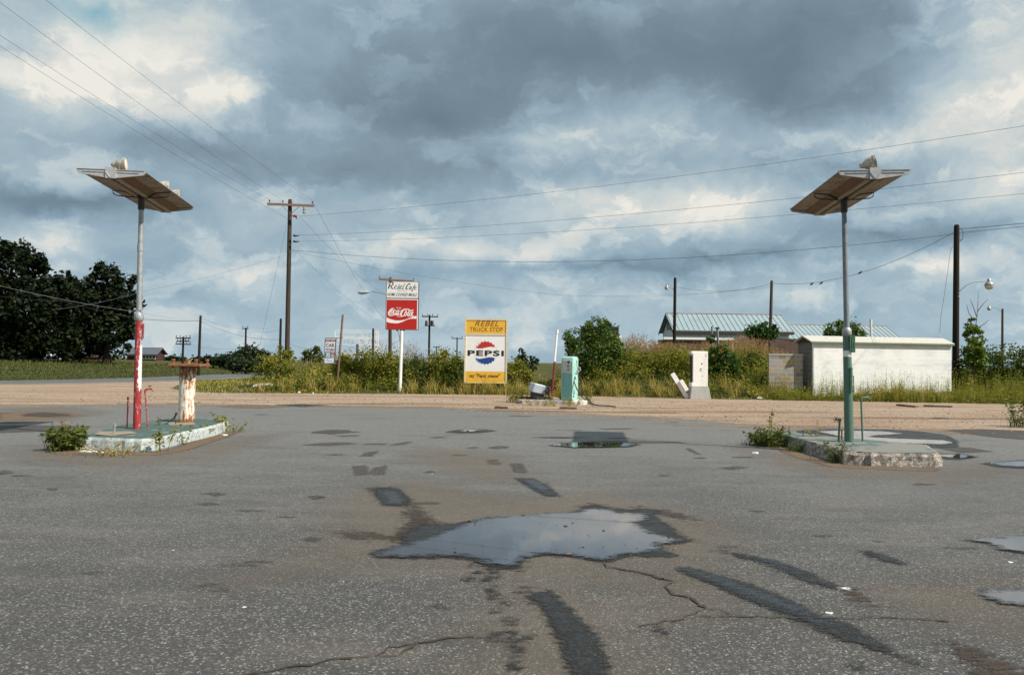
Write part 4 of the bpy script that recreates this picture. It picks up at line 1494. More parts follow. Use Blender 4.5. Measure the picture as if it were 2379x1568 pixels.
def lamp_standard(label, bx, by, tx, ty, yaw, left):
    base = G(bx, by, IZ)
    base.z = IZ + .006
    top = P(tx, ty, base.y)
    root = empty('lamp_post', base, label, 'lamp post', 0, 'island lamp posts')
    T = top - base
    pt = lambda k: T * k
    if left:
        zc = .465
        mb = MB(); mb.tube([pt(0), pt(zc)], [.066, .060], 14)
        lower = mb.build('lower_pole', MAT['red_pole'], root, True)
        mb = MB(); mb.tube([pt(zc), pt(zc + .008), pt(zc + .030), pt(zc + .038)], [.066, .082, .076, .052], 14)
        mb.build('coupling', MAT['galv'], root, True)
        mb = MB(); mb.tube([pt(zc + .03), pt(.78)], [.047, .047], 12)
        mb.tube([pt(.765), pt(.775), pt(.80)], [.052, .055, .050], 12)
        mb.tube([pt(.78), pt(.95)], [.043, .043], 12)
        mb.build('upper_pole', MAT['galv'], root, True)
        mb = MB(); mb.box(pt(.42) + Vector((.085, -.01, 0)), (.022, .03, .28))
        mb.box(pt(.44) + Vector((.068, -.01, 0)), (.04, .02, .02)); mb.box(pt(.40) + Vector((.068, -.01, 0)), (.04, .02, .02))
        mb.build('handle', MAT['red'], root)
        mb = MB(); mb.box(pt(.50) + Vector((.05, -.03, 0)), (.04, .04, .12), None, .008)
        mb.build('switch_box', MAT['galv'], root)
    else:
        zc = .435
        mb = MB(); mb.tube([pt(0), pt(.35)], [.076, .068], 14)
        mb.tube([pt(.3735), pt(zc)], [.068, .066], 14)
        mb.build('lower_pole', MAT['green'], root, True)
        mb = MB(); mb.tube([pt(.349), pt(.374)], [.0695, .0695], 14)
        mb.build('white_band', MAT['white_clean'], root, True)
        mb = MB(); mb.tube([pt(zc), pt(zc + .006), pt(zc + .026), pt(zc + .034)], [.066, .080, .076, .050], 14)
        mb.build('coupling', MAT['galv'], root, True)
        mb = MB(); mb.tube([pt(zc + .03), pt(.95)], [.047, .040], 12)
        mb.build('upper_pole', MAT['galv_dull'], root, True)
        mb = MB()
        for dx in (.02, .055, .09):
            mb.box(pt(.402) + Vector((dx, -.075, 0)), (.02, .03, .30))
        mb.box(pt(.376) + Vector((.05, -.075, .0)), (.10, .04, .02))
        mb.box(pt(.429) + Vector((.05, -.075, .0)), (.10, .04, .02))
        mb.build('louvre_plate', MAT['green_dk'], root)
        mb = MB(); mb.box(pt(.255) + Vector((.02, -.083, 0)), (.035, .03, .42))
        mb.tube([pt(.27) + Vector((.085, -.03, .0)), pt(.215) + Vector((.085, -.03, 0)), pt(.20) + Vector((.07, -.04, 0)), pt(.20) + Vector((.02, -.05, 0))], .009, 6)
        mb.tube([pt(.27) + Vector((.085, -.03, .0)), pt(.27) + Vector((.05, -.03, .0))], .009, 6)
        mb.build('handle', MAT['green_dk'], root)
    mb = MB(); mb.tube([pt(.945), pt(.95), pt(.998)], [.050, .056, .056], 12)
    mb.build('collar', MAT['dark_metal'], root, True)
    R = canopy(root, T, yaw)
    if left:
        for (px, py, aim) in ((.08, -1.2, (.96, .20, .10)), (.30, .28, (.9, .5, -.10)), (.28, 1.0, (.95, .4, -.1))):
            pos = T + R @ Vector((px, py, .165 if abs(px) < .2 else .158))
            floodlight(root, pos, aim, .104, MAT['flood'])
    else:
        pos = T + R @ Vector((.0, -1.22, .172))
        floodlight(root, pos, (.95, -.30, .22), .106, MAT['flood'])
        mb = MB()
        a = T + R @ Vector((-.40, -.75, .15))
        mb.tube([a, a + Vector((0, 0, .06))], .012, 6); mb.tube([a + Vector((0, 0, .05)), a + Vector((.06, 0, .06))], .010, 6)
        mb.build('spare_stud', MAT['dark_metal'], root)
    return root


lamp_standard('tall lamp post with peeling red base and galvanised top', 318, 997, 328.5, 459, math.radians(8), True)
lamp_standard('tall lamp post with green base and one white band', 1973, 1027, 1960.5, 464, math.radians(-6), False)


# ------------------------------------------------------------------ things on the left island
def on_island(x, y):
    p = G(x, y, IZ)
    p.z = IZ + .006
    return p


def tap(root, h, leanx, leany, mat, facing=1, spout=True, r=.016):
    mb = MB()
    t = Vector((leanx, leany, h))
    mb.tube([(0, 0, 0), t * .98], r, 8)
    mb.tube([t * .95, t], r * 1.35, 8)
    mb.build('pipe', mat, root, True)
    if spout:
        mb = MB()
        mb.tube([t, t + Vector((facing * .02, 0, .022)), t + Vector((facing * .07, 0, .03)), t + Vector((facing * .12, 0, .028)), t + Vector((facing * .15, 0, -.005))],
                [r * 1.1, r * 1.2, r * 1.0, r * 1.1, r * .9], 8)
        mb.tube([t + Vector((facing * .085, 0, .03)), t + Vector((facing * .085, 0, .085))], r * .55, 6)
        sp_ = mb.build('spout', mat, root, True)
        mb = MB()
        c = t + Vector((facing * .085, 0, .088))
        mb.tube([c + Vector((-.035, 0, 0)), c + Vector((.035, 0, 0))], .007, 6)
        mb.tube([c + Vector((0, -.035, 0)), c + Vector((0, .035, 0))], .007, 6)
        mb.build('tap_handle', MAT['dark_metal'], sp_)


b = on_island(344, 996)
rt = empty('water_tap', b, 'red standpipe tap leaning beside the red lamp post', 'tap')
e = P(337, 907, b.y)
tap(rt, e.z - b.z, e.x - b.x, 0, MAT['red'])
b = on_island(295.5, 994)
rt = empty('pipe_stub', b, 'thin red upright pipe left of the red lamp post', 'pipe')
e = P(298, 922, b.y)
mb = MB(); mb.tube([(0, 0, 0), (e.x - b.x, 0, e.z - b.z - .07)], .016, 8)
mb.build('pipe', MAT['red'], rt, True)
mb = MB(); mb.tube([Vector((e.x - b.x, 0, e.z - b.z)) * .90, (e.x - b.x, 0, e.z - b.z)], .023, 8)
mb.build('cap', MAT['red'], rt, True)
b = on_island(265, 1010)
mb = MB(); mb.tube([(0, 0, 0), (.004, 0, .14)], .016, 8); mb.tube([(.004, 0, .125), (.005, 0, .185)], .024, 8)
o = mb.build('pipe_stub', MAT['galv'], None, True); o.location = b
tag(o, 'short grey conduit stub in the sandy hollow of the whitewashed island', 'pipe')

b = on_island(433, 981)
b.z += .0
rt = empty('rusty_column', b, 'rust-streaked white steel column with bolted flange on top', 'steel column')
hc = P(433, 851, b.y).z - b.z
mb = MB()
mb.tube([(0, 0, 0), (0, 0, .02), (0, 0, .03), (0, 0, hc)], [.166, .166, .156, .156], 24)
mb.build('shaft', MAT['rust_white'], rt, True)
mb = MB()
mb.box((.03, 0, hc + .026), (.64, .60, .05), Matrix.Rotation(.08, 3, 'Z'), .008)
fl = mb.build('flange_plate', MAT['rust'], rt)
for (x, y) in ((-.21, -.2), (-.10, .2), (.25, -.2), (.31, .2), ):
    mb = MB()
    mb.tube([(x, y, hc - .03), (x, y, hc + .13)], .022, 8)
    mb.tube([(x, y, hc + .115), (x, y, hc + .15)], .040, 6)
    mb.tube([(x, y, hc + .052), (x, y, hc + .075)], .038, 6)
    mb.build('bolt', MAT['rust'], fl)
mb = MB()
mb.tube([(.03, .0, hc + .05), (.04, 0, hc + .10), (.09, 0, hc + .16)], .008, 5)
mb.tube([(.0, .02, hc + .05), (.02, 0, hc + .12)], .006, 5)
mb.build('wire_ends', MAT['cream'], fl)
b = on_island(402, 986)
mb = MB()
mb.tube([(-.15, 0, 0), (-.02, 0, .09), (.06, 0, .19)], [.008, .012, .014], 6)
mb.tube([(.06, 0, .0), (.03, 0, .10), (.05, 0, .19)], [.010, .012, .014], 6)
mb.tube([(.045, 0, .18), (.065, 0, .225)], .024, 6)
o = mb.build('cut_cable', MAT['dark_metal'], None, True); o.location = b
tag(o, 'bent cut cable end poking up left of the rusty column', 'cable')
b = on_island(372, 987)
mb = MB()
mb.tube([(0, 0, 0), (-.015, 0, .06), (-.02, 0, .12)], [.012, .011, .009], 6)
o = mb.build('cut_cable', MAT['galv_dull'], None, True); o.location = b
tag(o, 'short curved cable stub between the red tap and the bent cable', 'cable')

weed('weed_clump', 'bushy green weed clump at the left corner of the whitewashed island', G(156, 1046), .38, 56, .34, MAT['lf_weed_dk'], 31, 'weeds round the islands', .13, 260)
weed('weed_clump', 'small leafy weed at the far right corner of the whitewashed island', G(505, 1003), .38, 9, .30, MAT['lf_weed'], 32, 'weeds round the islands', .11, 20)
weed('weed_clump', 'low sprawling weed just right of the whitewashed island', G(535, 1003), .22, 10, .45, MAT['lf_weed'], 33, 'weeds round the islands', .09, 20)
weed('weed_clump', 'spindly weed against the front corner of the whitewashed kerb', G(379, 1050), .40, 4, .16, MAT['lf_weed'], 34, 'weeds round the islands', .10)
weed('weed_clump', 'thin weed halfway along the whitewashed kerb', G(425, 1033), .30, 4, .20, MAT['lf_weed'], 35, 'weeds round the islands', .09)
weed('weed_clump', 'pale tuft near the back end of the whitewashed kerb', G(468, 1016), .26, 6, .24, MAT['lf_weed'], 36, 'weeds round the islands', .09, 12)
weed('weed_clump', 'dry low tufts along the front of the whitewashed kerb', G(275, 1056), .20, 12, .75, MAT['lf_dry'], 37, 'weeds round the islands', .06, 60)
weed('weed_clump', 'thin sprig growing from the sand beside the rusty column', on_island(370, 988), .20, 2, .06, MAT['lf_weed'], 38, 'weeds round the islands', .06)
weed('weed_clump', 'dark seeding weed above the bushy clump by the whitewashed island', G(172, 1036), .46, 8, .26, MAT['lf_seed'], 39, 'weeds round the islands', .06, 20)


def scrap(name, label, pos, size, mat, seed, cat='litter', rz=0.0, tiltx=0.0):
    rg = np.random.default_rng(seed)
    n = 9
    ang = np.sort(rg.uniform(0, 2 * math.pi, n))
    top = [(size[0] / 2 * math.cos(a) * rg.uniform(.7, 1.1), size[1] / 2 * math.sin(a) * rg.uniform(.7, 1.1)) for a in ang]
    mb = MB()
    vs = [(x, y, 0.002 + rg.uniform(0, .25) * size[2]) for x, y in top] + [(x * .8, y * .8, size[2] * rg.uniform(.6, 1)) for x, y in top]
    vs += [(0, 0, size[2])]
    fs = [(i, (i + 1) % n, (i + 1) % n + n, i + n) for i in range(n)] + [(i + n, (i + 1) % n + n, 2 * n) for i in range(n)] + [tuple(range(n))[::-1]]
    mb.add(vs, fs)
    o = mb.build(name, mat)
    o.location = pos
    o.rotation_euler = (tiltx, 0, rz)
    return tag(o, label, cat)


scrap('paper_scrap', 'pale flattened board lying against the front of the whitewashed kerb', G(190 + 15, 1050), (.36, .20, .03), MAT['litter'], 1)
scrap('paper_scrap', 'small white scrap beside the pale board at the whitewashed kerb', G(240, 1052), (.12, .10, .02), MAT['litter'], 2)
scrap('paper_scrap', 'white litter on the asphalt left of the crumbling island', G(1756, 1054), (.16, .10, .035), MAT['litter'], 3)
scrap('paper_scrap', 'crushed white paper at the end of the upper right wet streak', G(1962, 1370), (.13, .08, .015), MAT['litter'], 4)
scrap('paper_scrap', 'small white scrap below the long right wet streak', G(1925, 1426), (.06, .05, .012), MAT['litter'], 5)
scrap('paper_scrap', 'tiny white chip on the empty asphalt at lower left', G(568, 1412), (.035, .03, .01), MAT['litter'], 6)
scrap('paper_scrap', 'small white scrap near the right edge of the asphalt', G(2346, 1307), (.06, .05, .012), MAT['litter'], 7)
scrap('paper_scrap', 'pale chips by the weeds at the far end of the whitewashed island', G(520, 1012), (.20, .16, .03), MAT['litter'], 8)

# ------------------------------------------------------------------ things on the right island
b = on_island(2004, 1026)
rt = empty('water_tap', b, 'green standpipe tap standing right of the green lamp post', 'tap')
e = P(2000.5, 927, b.y)
tap(rt, e.z - b.z, e.x - b.x, 0, MAT['green'])
b = on_island(1948, 1026)
rt = empty('valve_pipe', b, 'short green pipe with a small valve wheel left of the lamp post', 'pipe')
e = P(1951, 972, b.y)
t_ = Vector((e.x - b.x, 0, e.z - b.z))
mb = MB(); mb.tube([(0, 0, 0), t_ * .92], .018, 8); mb.tube([t_ * .88, t_ * 1.0], .028, 8)
mb.build('pipe', MAT['green'], rt, True)
mb = MB()
c = t_ * .95 + Vector((-.07, -.01, 0))
mb.tube([t_ * .95, c], .012, 6)
for k in range(6):
    a = k * math.pi / 3
    mb.tube([c, c + Vector((0.01 * math.sin(a * 2), .5 * .045 * math.cos(a) - .01, .055 * math.sin(a))) + Vector((-.045 * math.cos(a), 0, 0))], .006, 5)
mb.build('valve_wheel', MAT['dark_metal'], rt)
b = on_island(1866, 1014)
mb = MB(); mb.tube([(0, 0, 0), (.01, 0, .10)], .016, 8); mb.tube([(.01, 0, .095), (.012, 0, .115)], .034, 8)
o = mb.build('pipe_stub', MAT['galv_dull'], None, True); o.location = b
tag(o, 'stubby capped grey pipe near the left end of the crumbling island', 'pipe')
b = on_island(1956, 1022)
mb = MB(); mb.tube([(0, 0, 0), (0, 0, .16)], .014, 7); mb.tube([(0, 0, .14), (0, 0, .17)], .018, 7)
o = mb.build('pipe_stub', MAT['rust'], None, True); o.location = b
tag(o, 'short rusty pipe stub between the valve pipe and the green lamp post', 'pipe')
weed('weed_clump', 'bushy weed clump at the left tip of the crumbling island', G(1784, 1036), .33, 54, .46, MAT['lf_weed_dk'], 41, 'weeds round the islands', .11, 260)
weed('weed_clump', 'single tall stem rising from the clump left of the crumbling island', G(1790, 1033), .72, 2, .12, MAT['lf_weed'], 42, 'weeds round the islands', .08)
weed('weed_clump', 'green tuft in the broken corner of the crumbling kerb', G(1948, 1075), .34, 12, .30, MAT['lf_weed_dk'], 43, 'weeds round the islands', .07, 60)
weed('weed_clump', 'short tuft on the left kerb of the crumbling island', G(1845, 1049), .22, 8, .26, MAT['lf_weed_dk'], 44, 'weeds round the islands', .06, 40)
weed('weed_clump', 'thin sprouts by the stubby grey pipe', on_island(1895, 1014), .16, 5, .24, MAT['lf_dry'], 45, 'weeds round the islands', .06)
weed('weed_clump', 'little sprout at the foot of the green lamp post', on_island(1963, 1021), .18, 3, .08, MAT['lf_weed'], 46, 'weeds round the islands', .06)
weed('weed_clump', 'tall weed growing from the gravel at the right edge of frame', G(2372, 992), .85, 14, .55, MAT['lf_weed_dk'], 47, 'weeds round the islands', .11, 80)

# ------------------------------------------------------------------ far pump island
pi0 = G(1290, 939)
PY = pi0.y
rt = empty('pump_island', (pi0.x, PY + .7, 0), 'low weedy concrete island carrying the mint green pump', 'pump island')
x0, x1 = G(1206, 938).x - pi0.x, G(1366, 941).x - pi0.x
mb = MB(); mb.slab(ragged([(x0, -.7), (x1 - .3, -.75), (x1, -.5), (x1, .4), (x1 - .3, .6), (x0, .6)], .12, .015, 3), -.02, .13)
mb.build('kerb', MAT['curb_grey'], rt)
mb = MB(); mb.slab(ragged([(x1 - .62, -.775), (x1 - .01, -.775), (x1 + .025, -.5), (x1 + .02, .1), (x1 - .3, .1)], .12, .008, 4), -.02, .135)
mb.build('whitewashed_end', MAT['white'], rt)

pb = Vector((P(1323, 930, PY + .55).x, PY + .55, .13))
THETA = math.radians(-30)   # front turned towards the left of the camera
pm = empty('fuel_pump', pb, 'faded mint green fuel pump with dial window and two hoses', 'fuel pump', THETA)
ph = P(1323, 828, pb.y).z - pb.z
pw, pd = .52, .46


def rounded_box(w, d, z0, z1, r, rt_=0.0, seg=4):
    """vertical-edge rounded box with an eased top"""
    def outline(ww, dd, rr):
        pts = []
        for cx_, cy_, a0 in ((ww / 2 - rr, -dd / 2 + rr, -90), (ww / 2 - rr, dd / 2 - rr, 0), (-ww / 2 + rr, dd / 2 - rr, 90), (-ww / 2 + rr, -dd / 2 + rr, 180)):
            for k in range(seg + 1):
                a = math.radians(a0 + 90 * k / seg)
                pts.append((cx_ + rr * math.cos(a), cy_ + rr * math.sin(a)))
        return pts
    levels = [(z0, 0.0), (z1 - rt_, 0.0)]
    if rt_ > 0:
        levels += [(z1 - rt_ + rt_ * math.sin(a), rt_ * (1 - math.cos(a))) for a in (math.radians(30), math.radians(60), math.radians(88))]
    V, F = [], []
    n = 4 * (seg + 1)
    for z, ins in levels:
        V += [(x, y, z) for x, y in outline(w - 2 * ins, d - 2 * ins, max(.004, r - ins * .6))]
    for j in range(len(levels) - 1):
        for i in range(n):
            F.append((j * n + i, j * n + (i + 1) % n, (j + 1) * n + (i + 1) % n, (j + 1) * n + i))
    F.append(tuple(range(n))[::-1])
    F.append(tuple((len(levels) - 1) * n + i for i in range(n)))
    return V, F


mb = MB(); mb.add(*rounded_box(pw, pd, 0.02, ph, .06, .10))
mb.build('cabinet', MAT['pump'], pm, True)
mb = MB(); mb.box((0, -pd / 2 - .004, ph * .335), (pw - .13, .020, ph * .56), None, .006)
mb.build('front_panel', MAT['pump_front'], pm)
mb = MB(); mb.box((0, -pd / 2 - .004, ph * .775), (pw - .15, .024, ph * .29), None, .01)
dl = mb.build('dial_window', MAT['dial'], pm)
mb = MB()
mb.lathe([(.001, -.003), (.045, -.002), (.045, .002), (.001, .003)], (.06, -pd / 2 - .018, ph * .865), (0, 1, 0), 12)
mb.box((.05, -pd / 2 - .018, ph * .78), (.12, .006, .03)); mb.box((.05, -pd / 2 - .018, ph * .73), (.06, .006, .03)); mb.box((.05, -pd / 2 - .018, ph * .685), (.11, .006, .025))
mb.build('dial_marks', MAT['black_paint'], dl)
for s in (-1, 1):
    mb = MB(); mb.box((s * (pw / 2 - .045), -pd / 2 - .001, ph * .47), (.022, .03, ph * .86), None, .006)
    mb.build('trim_strip', MAT['pump'], pm)
mb = MB(); mb.box((pw / 2 + .001, 0, ph * .46), (.014, pd - .18, ph * .80), None, .005)
mb.build('side_panel', MAT['pump'], pm)
mb = MB()
mb.box((pw / 2 + .012, .03, ph * .86), (.02, .05, .05)); mb.box((pw / 2 + .012, .04, ph * .80), (.02, .05, .03)); mb.box((pw / 2 + .012, .03, ph * .905), (.02, .03, .03))
mb.box((pw / 2 + .010, -pd / 2 + .06, ph * .17), (.02, .06, .04)); mb.box((pw / 2 + .010, -pd / 2 + .04, ph * .10), (.02, .03, .06)); mb.box((pw / 2 + .010, -pd / 2 + .05, ph * .22), (.02, .03, .03))
mb.build('latch', MAT['dark_metal'], pm)
mb = MB()
mb.tube([(pw / 2, .10, ph * .76), (pw / 2 + .10, .12, ph * .74), (pw / 2 + .12, .12, ph * .68)], [.03, .03, .025], 8)
mb.box((pw / 2 + .05, .05, ph * .66), (.10, .10, .07), None, .015)
mb.tube([(pw / 2 + .04, .02, ph * .66), (pw / 2 + .04, -.08, ph * .62)], .018, 7)
mb.build('nozzle', MAT['galv'], pm, True)
mb = MB(); mb.tube([(pw / 2, -.12, ph * .54), (pw / 2 + .06, -.13, ph * .54), (pw / 2 + .07, -.13, ph * .50)], [.035, .035, .028], 8)
mb.build('hose_outlet', MAT['litter'], pm, True)
Rm = Matrix.Rotation(-THETA, 3, 'Z')


def w2p(p):
    return Rm @ (Vector(p) - pb)


h_end = [w2p(G(x, y, .02)) for x, y in ((1366, 935), (1378, 939), (1392, 942), (1412, 942.5), (1430, 944.5))]
mb = MB()
mb.tube([(pw / 2 + .07, -.13, ph * .51), w2p(P(1332, 882, PY + .3)), w2p(P(1340, 903, PY + .1)), w2p(P(1352, 922, PY - .1))] + h_end, .021, 7)
mb.build('hose', MAT['rubber'], pm, True)
mb = MB()
mb.tube([(pw / 2 + .12, .12, ph * .68), w2p(P(1348, 880, PY + .6)), w2p(P(1351, 900, PY + .5)), w2p(P(1360, 920, PY + .3)), w2p(P(1373, 937, PY + .05)), w2p(G(1384, 940.5, .05))], .021, 7)
mb.build('hose', MAT['rubber'], pm, True)

b = Vector((P(1281, 935, PY + .5).x, PY + .5, .10))
rt = empty('marker_pole', b, 'thin leaning pole, white above and dark red below, beside the pump', 'pole')
e = P(1294.5, 766, b.y) - b
mid = P(1288.5, 840, b.y) - b
mb = MB(); mb.tube([(0, 0, 0), mid], [.045, .038], 9)
mb.build('red_section', m_simple("dark_red_paint", (.20, .018, .03), .5, .25, 20), rt, True)
mb = MB(); mb.tube([mid, mid.lerp(e, .45)], [.040, .040], 9); mb.tube([mid.lerp(e, .44), mid.lerp(e, .9)], [.045, .036], 9); mb.tube([mid.lerp(e, .88), e], [.052, .052], 9)
mb.build('white_section', MAT['white'], rt, True)

b = Vector((P(1249, 930, PY + .7).x, PY + .7, .12))
rt = empty('fallen_cabinet', b, 'tipped silver cabinet shell resting on a dark broken frame', 'scrap cabinet')
Rt = Matrix.Rotation(math.radians(14), 3, 'Y') @ Matrix.Rotation(math.radians(25), 3, 'Z')
mb = MB(); mb.box((0, 0, .42), (.56, .40, .34), Rt, .03)
mb.build('shell', MAT['silver'], rt)
mb = MB(); mb.box((.34, .02, .36), (.16, .26, .26), Rt, .02); mb.tube([(.30, -.18, .36), (.36, -.2, .36)], .10, 12)
mb.build('inner_works', MAT['dark_metal'], rt)
mb = MB(); mb.box((-.02, .05, .16), (.50, .35, .22), Matrix.Rotation(.2, 3, 'Y'), .02); mb.box((.2, -.1, .06), (.5, .2, .12))
mb.box((.42, 0, .2), (.05, .05, .42)); mb.box((.50, .1, .18), (.04, .04, .36))
mb.build('broken_frame', MAT['dark_metal'], rt)
b = Vector((P(1293, 925, PY + .8).x, PY + .8, .13))
mb = MB(); mb.box((0, 0, .20), (.42, .18, .22), Matrix.Rotation(.1, 3, 'Y'), .01); mb.box((-.18, -.02, .05), (.06, .14, .10)); mb.box((.16, -.02, .05), (.06, .14, .10))
o = mb.build('yellow_bracket', MAT['yellow']); o.location = b
tag(o, 'yellow painted metal piece lying between marker pole and pump', 'scrap metal')
b = G(1212, 926, .13)
mb = MB(); mb.box((0, 0, .05), (.85, .22, .07), Matrix.Rotation(.02, 3, 'Y'), .01)
mb.box((.52, .05, .03), (.34, .16, .07), None, .01)
o = mb.build('rusty_plate', m_simple("red_rust", (.16, .04, .025), .8, .35, 9)); o.location = b
tag(o, 'long rusty red plate on the left end of the weedy island', 'scrap metal')

for k, (x, y, hh, sp_, n_, m_) in enumerate(((1196, 935, .75, .5, 14, 'lf_weed'), (1225, 934, .5, .6, 14, 'lf_weed'), (1262, 932, .55, .5, 12, 'lf_weed_dk'), (1290, 937, .4, .5, 10, 'lf_dry'), (1330, 941, .28, .5, 10, 'lf_weed'), (1365, 938, .4, .3, 7, 'lf_weed'), (1240, 942, .22, .9, 14, 'lf_dry'), (1300, 943, .18, .9, 14, 'lf_dry'))):
    lab = ('tall thin weed at the left end of the weedy pump island', 'leafy weed over the rusty red plate', 'dark weed under the tipped silver cabinet', 'dry tuft at the foot of the marker pole',
           'low weed before the mint green pump', 'weed by the hoses at the whitewashed island end', 'dry low growth along the left front of the weedy island', 'dry low growth in front of the marker pole')[k]
    weed('weed_clump', lab, G(x, y), hh, n_, sp_, MAT[m_], 60 + k, 'weeds round the far island', .10, 24)

# ------------------------------------------------------------------ signs
SIGNY = 34.6
# cola lightbox on a white pole
b = G(929, 912)
sg = empty('pole_sign', b, 'tall red and white cafe sign on a slim white pole', 'sign', math.radians(2))
mb = MB()
tp = P(933.5, 768, b.y) - b
mb.tube([(0, 0, -.1), (tp.x, 0, tp.z)], [.082, .072], 12)
mb.build('pole', MAT['white_clean'], sg, True)
tl, br_ = P(897.5, 653.5, b.y) - b, P(971.5, 766.5, b.y) - b
sw, sh = br_.x - tl.x, tl.z - br_.z
scx, sz0 = (tl.x + br_.x) / 2, br_.z
mb = MB(); mb.box((scx, .10, sz0 + sh / 2), (sw, .22, sh), None, .01)
box_ = mb.build('cabinet', MAT['frame'], sg)
mb = MB()
mb.box((scx - .22, 0, sz0 - .03), (.10, .08, .06)); mb.box((scx + .03, .02, sz0 - .03), (.22, .1, .05))
mb.tube([(scx - .18, 0, sz0 - .05), (scx - .10, 0, sz0 - .35), (tp.x - .08, 0, sz0 - .6)], .012, 5)
mb.build('mount', MAT['dark_metal'], sg)
fx0, fx1 = scx - sw / 2 + .03, scx + sw / 2 - .03
zdiv = sz0 + sh * (1 - .352)
mb = MB(); mb.box((scx, -.012, (zdiv + sz0 + sh) / 2), (sw - .06, .008, sz0 + sh - zdiv - .045))
cafe = mb.build('cafe_panel', MAT['sign_white'], sg)
mb = MB(); mb.box((scx, -.012, (zdiv + sz0) / 2 - .005), (sw - .06, .008, zdiv - sz0 - .05))
wp = mb.build('cola_panel', MAT['white_clean'], sg)
mb = MB(); mb.box((scx - .012, -.017, (zdiv + sz0) / 2 - .022), (sw - .115, .006, zdiv - sz0 - .095))
red = mb.build('red_field', MAT['sign_red'], wp)
# lettering, traced in sign units: crop frame x 130..965, y 150..1395
sx_ = lambda x: fx0 + (x - 135) / (960 - 135) * (fx1 - fx0)
sz_ = lambda y: sz0 + .02 + (1395 - y) / (1395 - 150) * (sh - .04)
k_ = (fx1 - fx0) / 825.0


def strokes(lst, name, mat, parent, y):
    mb = MB()
    for pts, ws in lst:
        if isinstance(ws, (int, float)):
            ws = [ws] * len(pts)
        ribbon(mb, [(sx_(a), sz_(b_)) for a, b_ in pts], [w * k_ for w in ws], y)
    return mb.build(name, mat, parent)


def ell(cx_, cy_, rx, ry, sl, a0=0, a1=360, n=14):
    return [(cx_ + rx * math.cos(math.radians(a)) - sl * ry * math.sin(math.radians(a)), cy_ + ry * math.sin(math.radians(a))) for a in np.linspace(a0, a1, n)]


cola = [
    ([(345, 872), (318, 852), (272, 868), (228, 920), (200, 985), (222, 1030), (275, 1038), (345, 1018), (430, 1018), (488, 1042)], [10, 20, 30, 40, 40, 32, 22, 20, 28, 6]),
    (ell(286, 946, 26, 46, .35), [22] * 14), (ell(352, 944, 28, 46, .35, -60, -330, 12), [12] + [24] * 10 + [8]),
    (ell(418, 948, 26, 44, .35), [22] * 14), ([(472, 895), (452, 950), (444, 990), (470, 992), (492, 970)], [24, 26, 26, 16, 8]),
    ([(506, 908), (538, 908)], [20, 20]),
    ([(628, 930), (662, 900), (650, 868), (606, 872), (556, 915), (520, 985), (526, 1035), (565, 1050), (612, 1020)], [14, 22, 26, 30, 40, 44, 36, 24, 8]),
    ([(640, 866), (700, 864), (752, 896), (812, 898), (858, 868)], [14, 22, 28, 24, 6]),
    (ell(640, 990, 28, 50, .35), [24] * 14), ([(752, 872), (728, 920), (704, 985), (698, 1035), (724, 1046), (750, 1020)], [16, 26, 28, 26, 18, 8]),
    (ell(768, 994, 26, 48, .35), [22] * 14), ([(836, 930), (812, 985), (800, 1032), (826, 1044), (850, 1020)], [24, 26, 26, 16, 8]),
]
strokes(cola, 'script_lettering', MAT['white_clean'], red, -.0225)
text_mesh('Enjoy', 120 * k_, 46 * k_, MAT['white_clean'], 'lettering', red, sx_(462), sz_(838), -.0225, 0, .01)
mb = MB()
mb.box((sx_(475), -.0225, sz_(1066)), (120 * k_, .002, 9 * k_))
mb.build('small_print', MAT['white_clean'], red)
mb = MB()
flat_poly(mb, [(sx_(a), sz_(c_)) for a, c_ in ((147, 1092), (250, 1135), (380, 1165), (500, 1165), (620, 1145), (690, 1118), (760, 1088), (860, 1050), (930, 1040), (930, 1115), (850, 1110), (760, 1115), (680, 1140), (560, 1200), (440, 1240), (340, 1240), (220, 1225), (147, 1204))], -.0222)
mb.build('white_wave', MAT['white_clean'], red)
cafe_strokes = [
    ([(170, 225), (162, 195), (190, 165), (240, 155), (290, 175), (300, 210), (275, 245), (230, 258)], [8, 14, 18, 20, 26, 30, 22, 12]),
    ([(228, 165), (205, 250), (180, 335)], [22, 30, 34]), ([(232, 256), (262, 300), (282, 332), (315, 330)], [16, 26, 26, 10]),
    ([(330, 320), (375, 285), (395, 255), (370, 248), (340, 290), (345, 330), (385, 335), (420, 300)], [6, 9, 10, 12, 16, 14, 10, 7]),
    ([(480, 205), (455, 250), (425, 330), (450, 345), (475, 315), (465, 285), (440, 300)], [12, 15, 15, 12, 12, 10, 6]),
    ([(480, 320), (520, 285), (535, 258), (510, 252), (485, 290), (488, 332), (525, 335), (550, 312)], [6, 9, 10, 12, 15, 13, 9, 6]),
    ([(612, 200), (580, 250), (552, 320), (560, 342), (592, 325)], [12, 16, 15, 12, 6]),
    ([(745, 235), (740, 200), (705, 205), (665, 255), (640, 310), (655, 342), (695, 330)], [14, 20, 22, 26, 28, 22, 9]),
    (ell(748, 310, 22, 34, .35), [15] * 14), ([(790, 280), (770, 330), (790, 342)], [16, 16, 8]),
    ([(880, 205), (850, 260), (815, 350), (798, 395), (790, 375), (830, 345)], [12, 15, 16, 14, 9, 7]), ([(820, 285), (870, 278)], [9, 9]),
    ([(855, 340), (895, 300), (908, 275), (885, 270), (862, 305), (866, 345), (905, 340)], [6, 9, 10, 11, 14, 13, 7]),
]
strokes(cafe_strokes, 'script_lettering', MAT['black_paint'], cafe, -.0195)
strokes([([(405, 372), (430, 395), (470, 368), (520, 392), (570, 372), (620, 395), (655, 380)], [6] * 7), ([(430, 402), (470, 375)], [5, 5])], 'faint_lettering', MAT['grey_text'], cafe, -.0195)
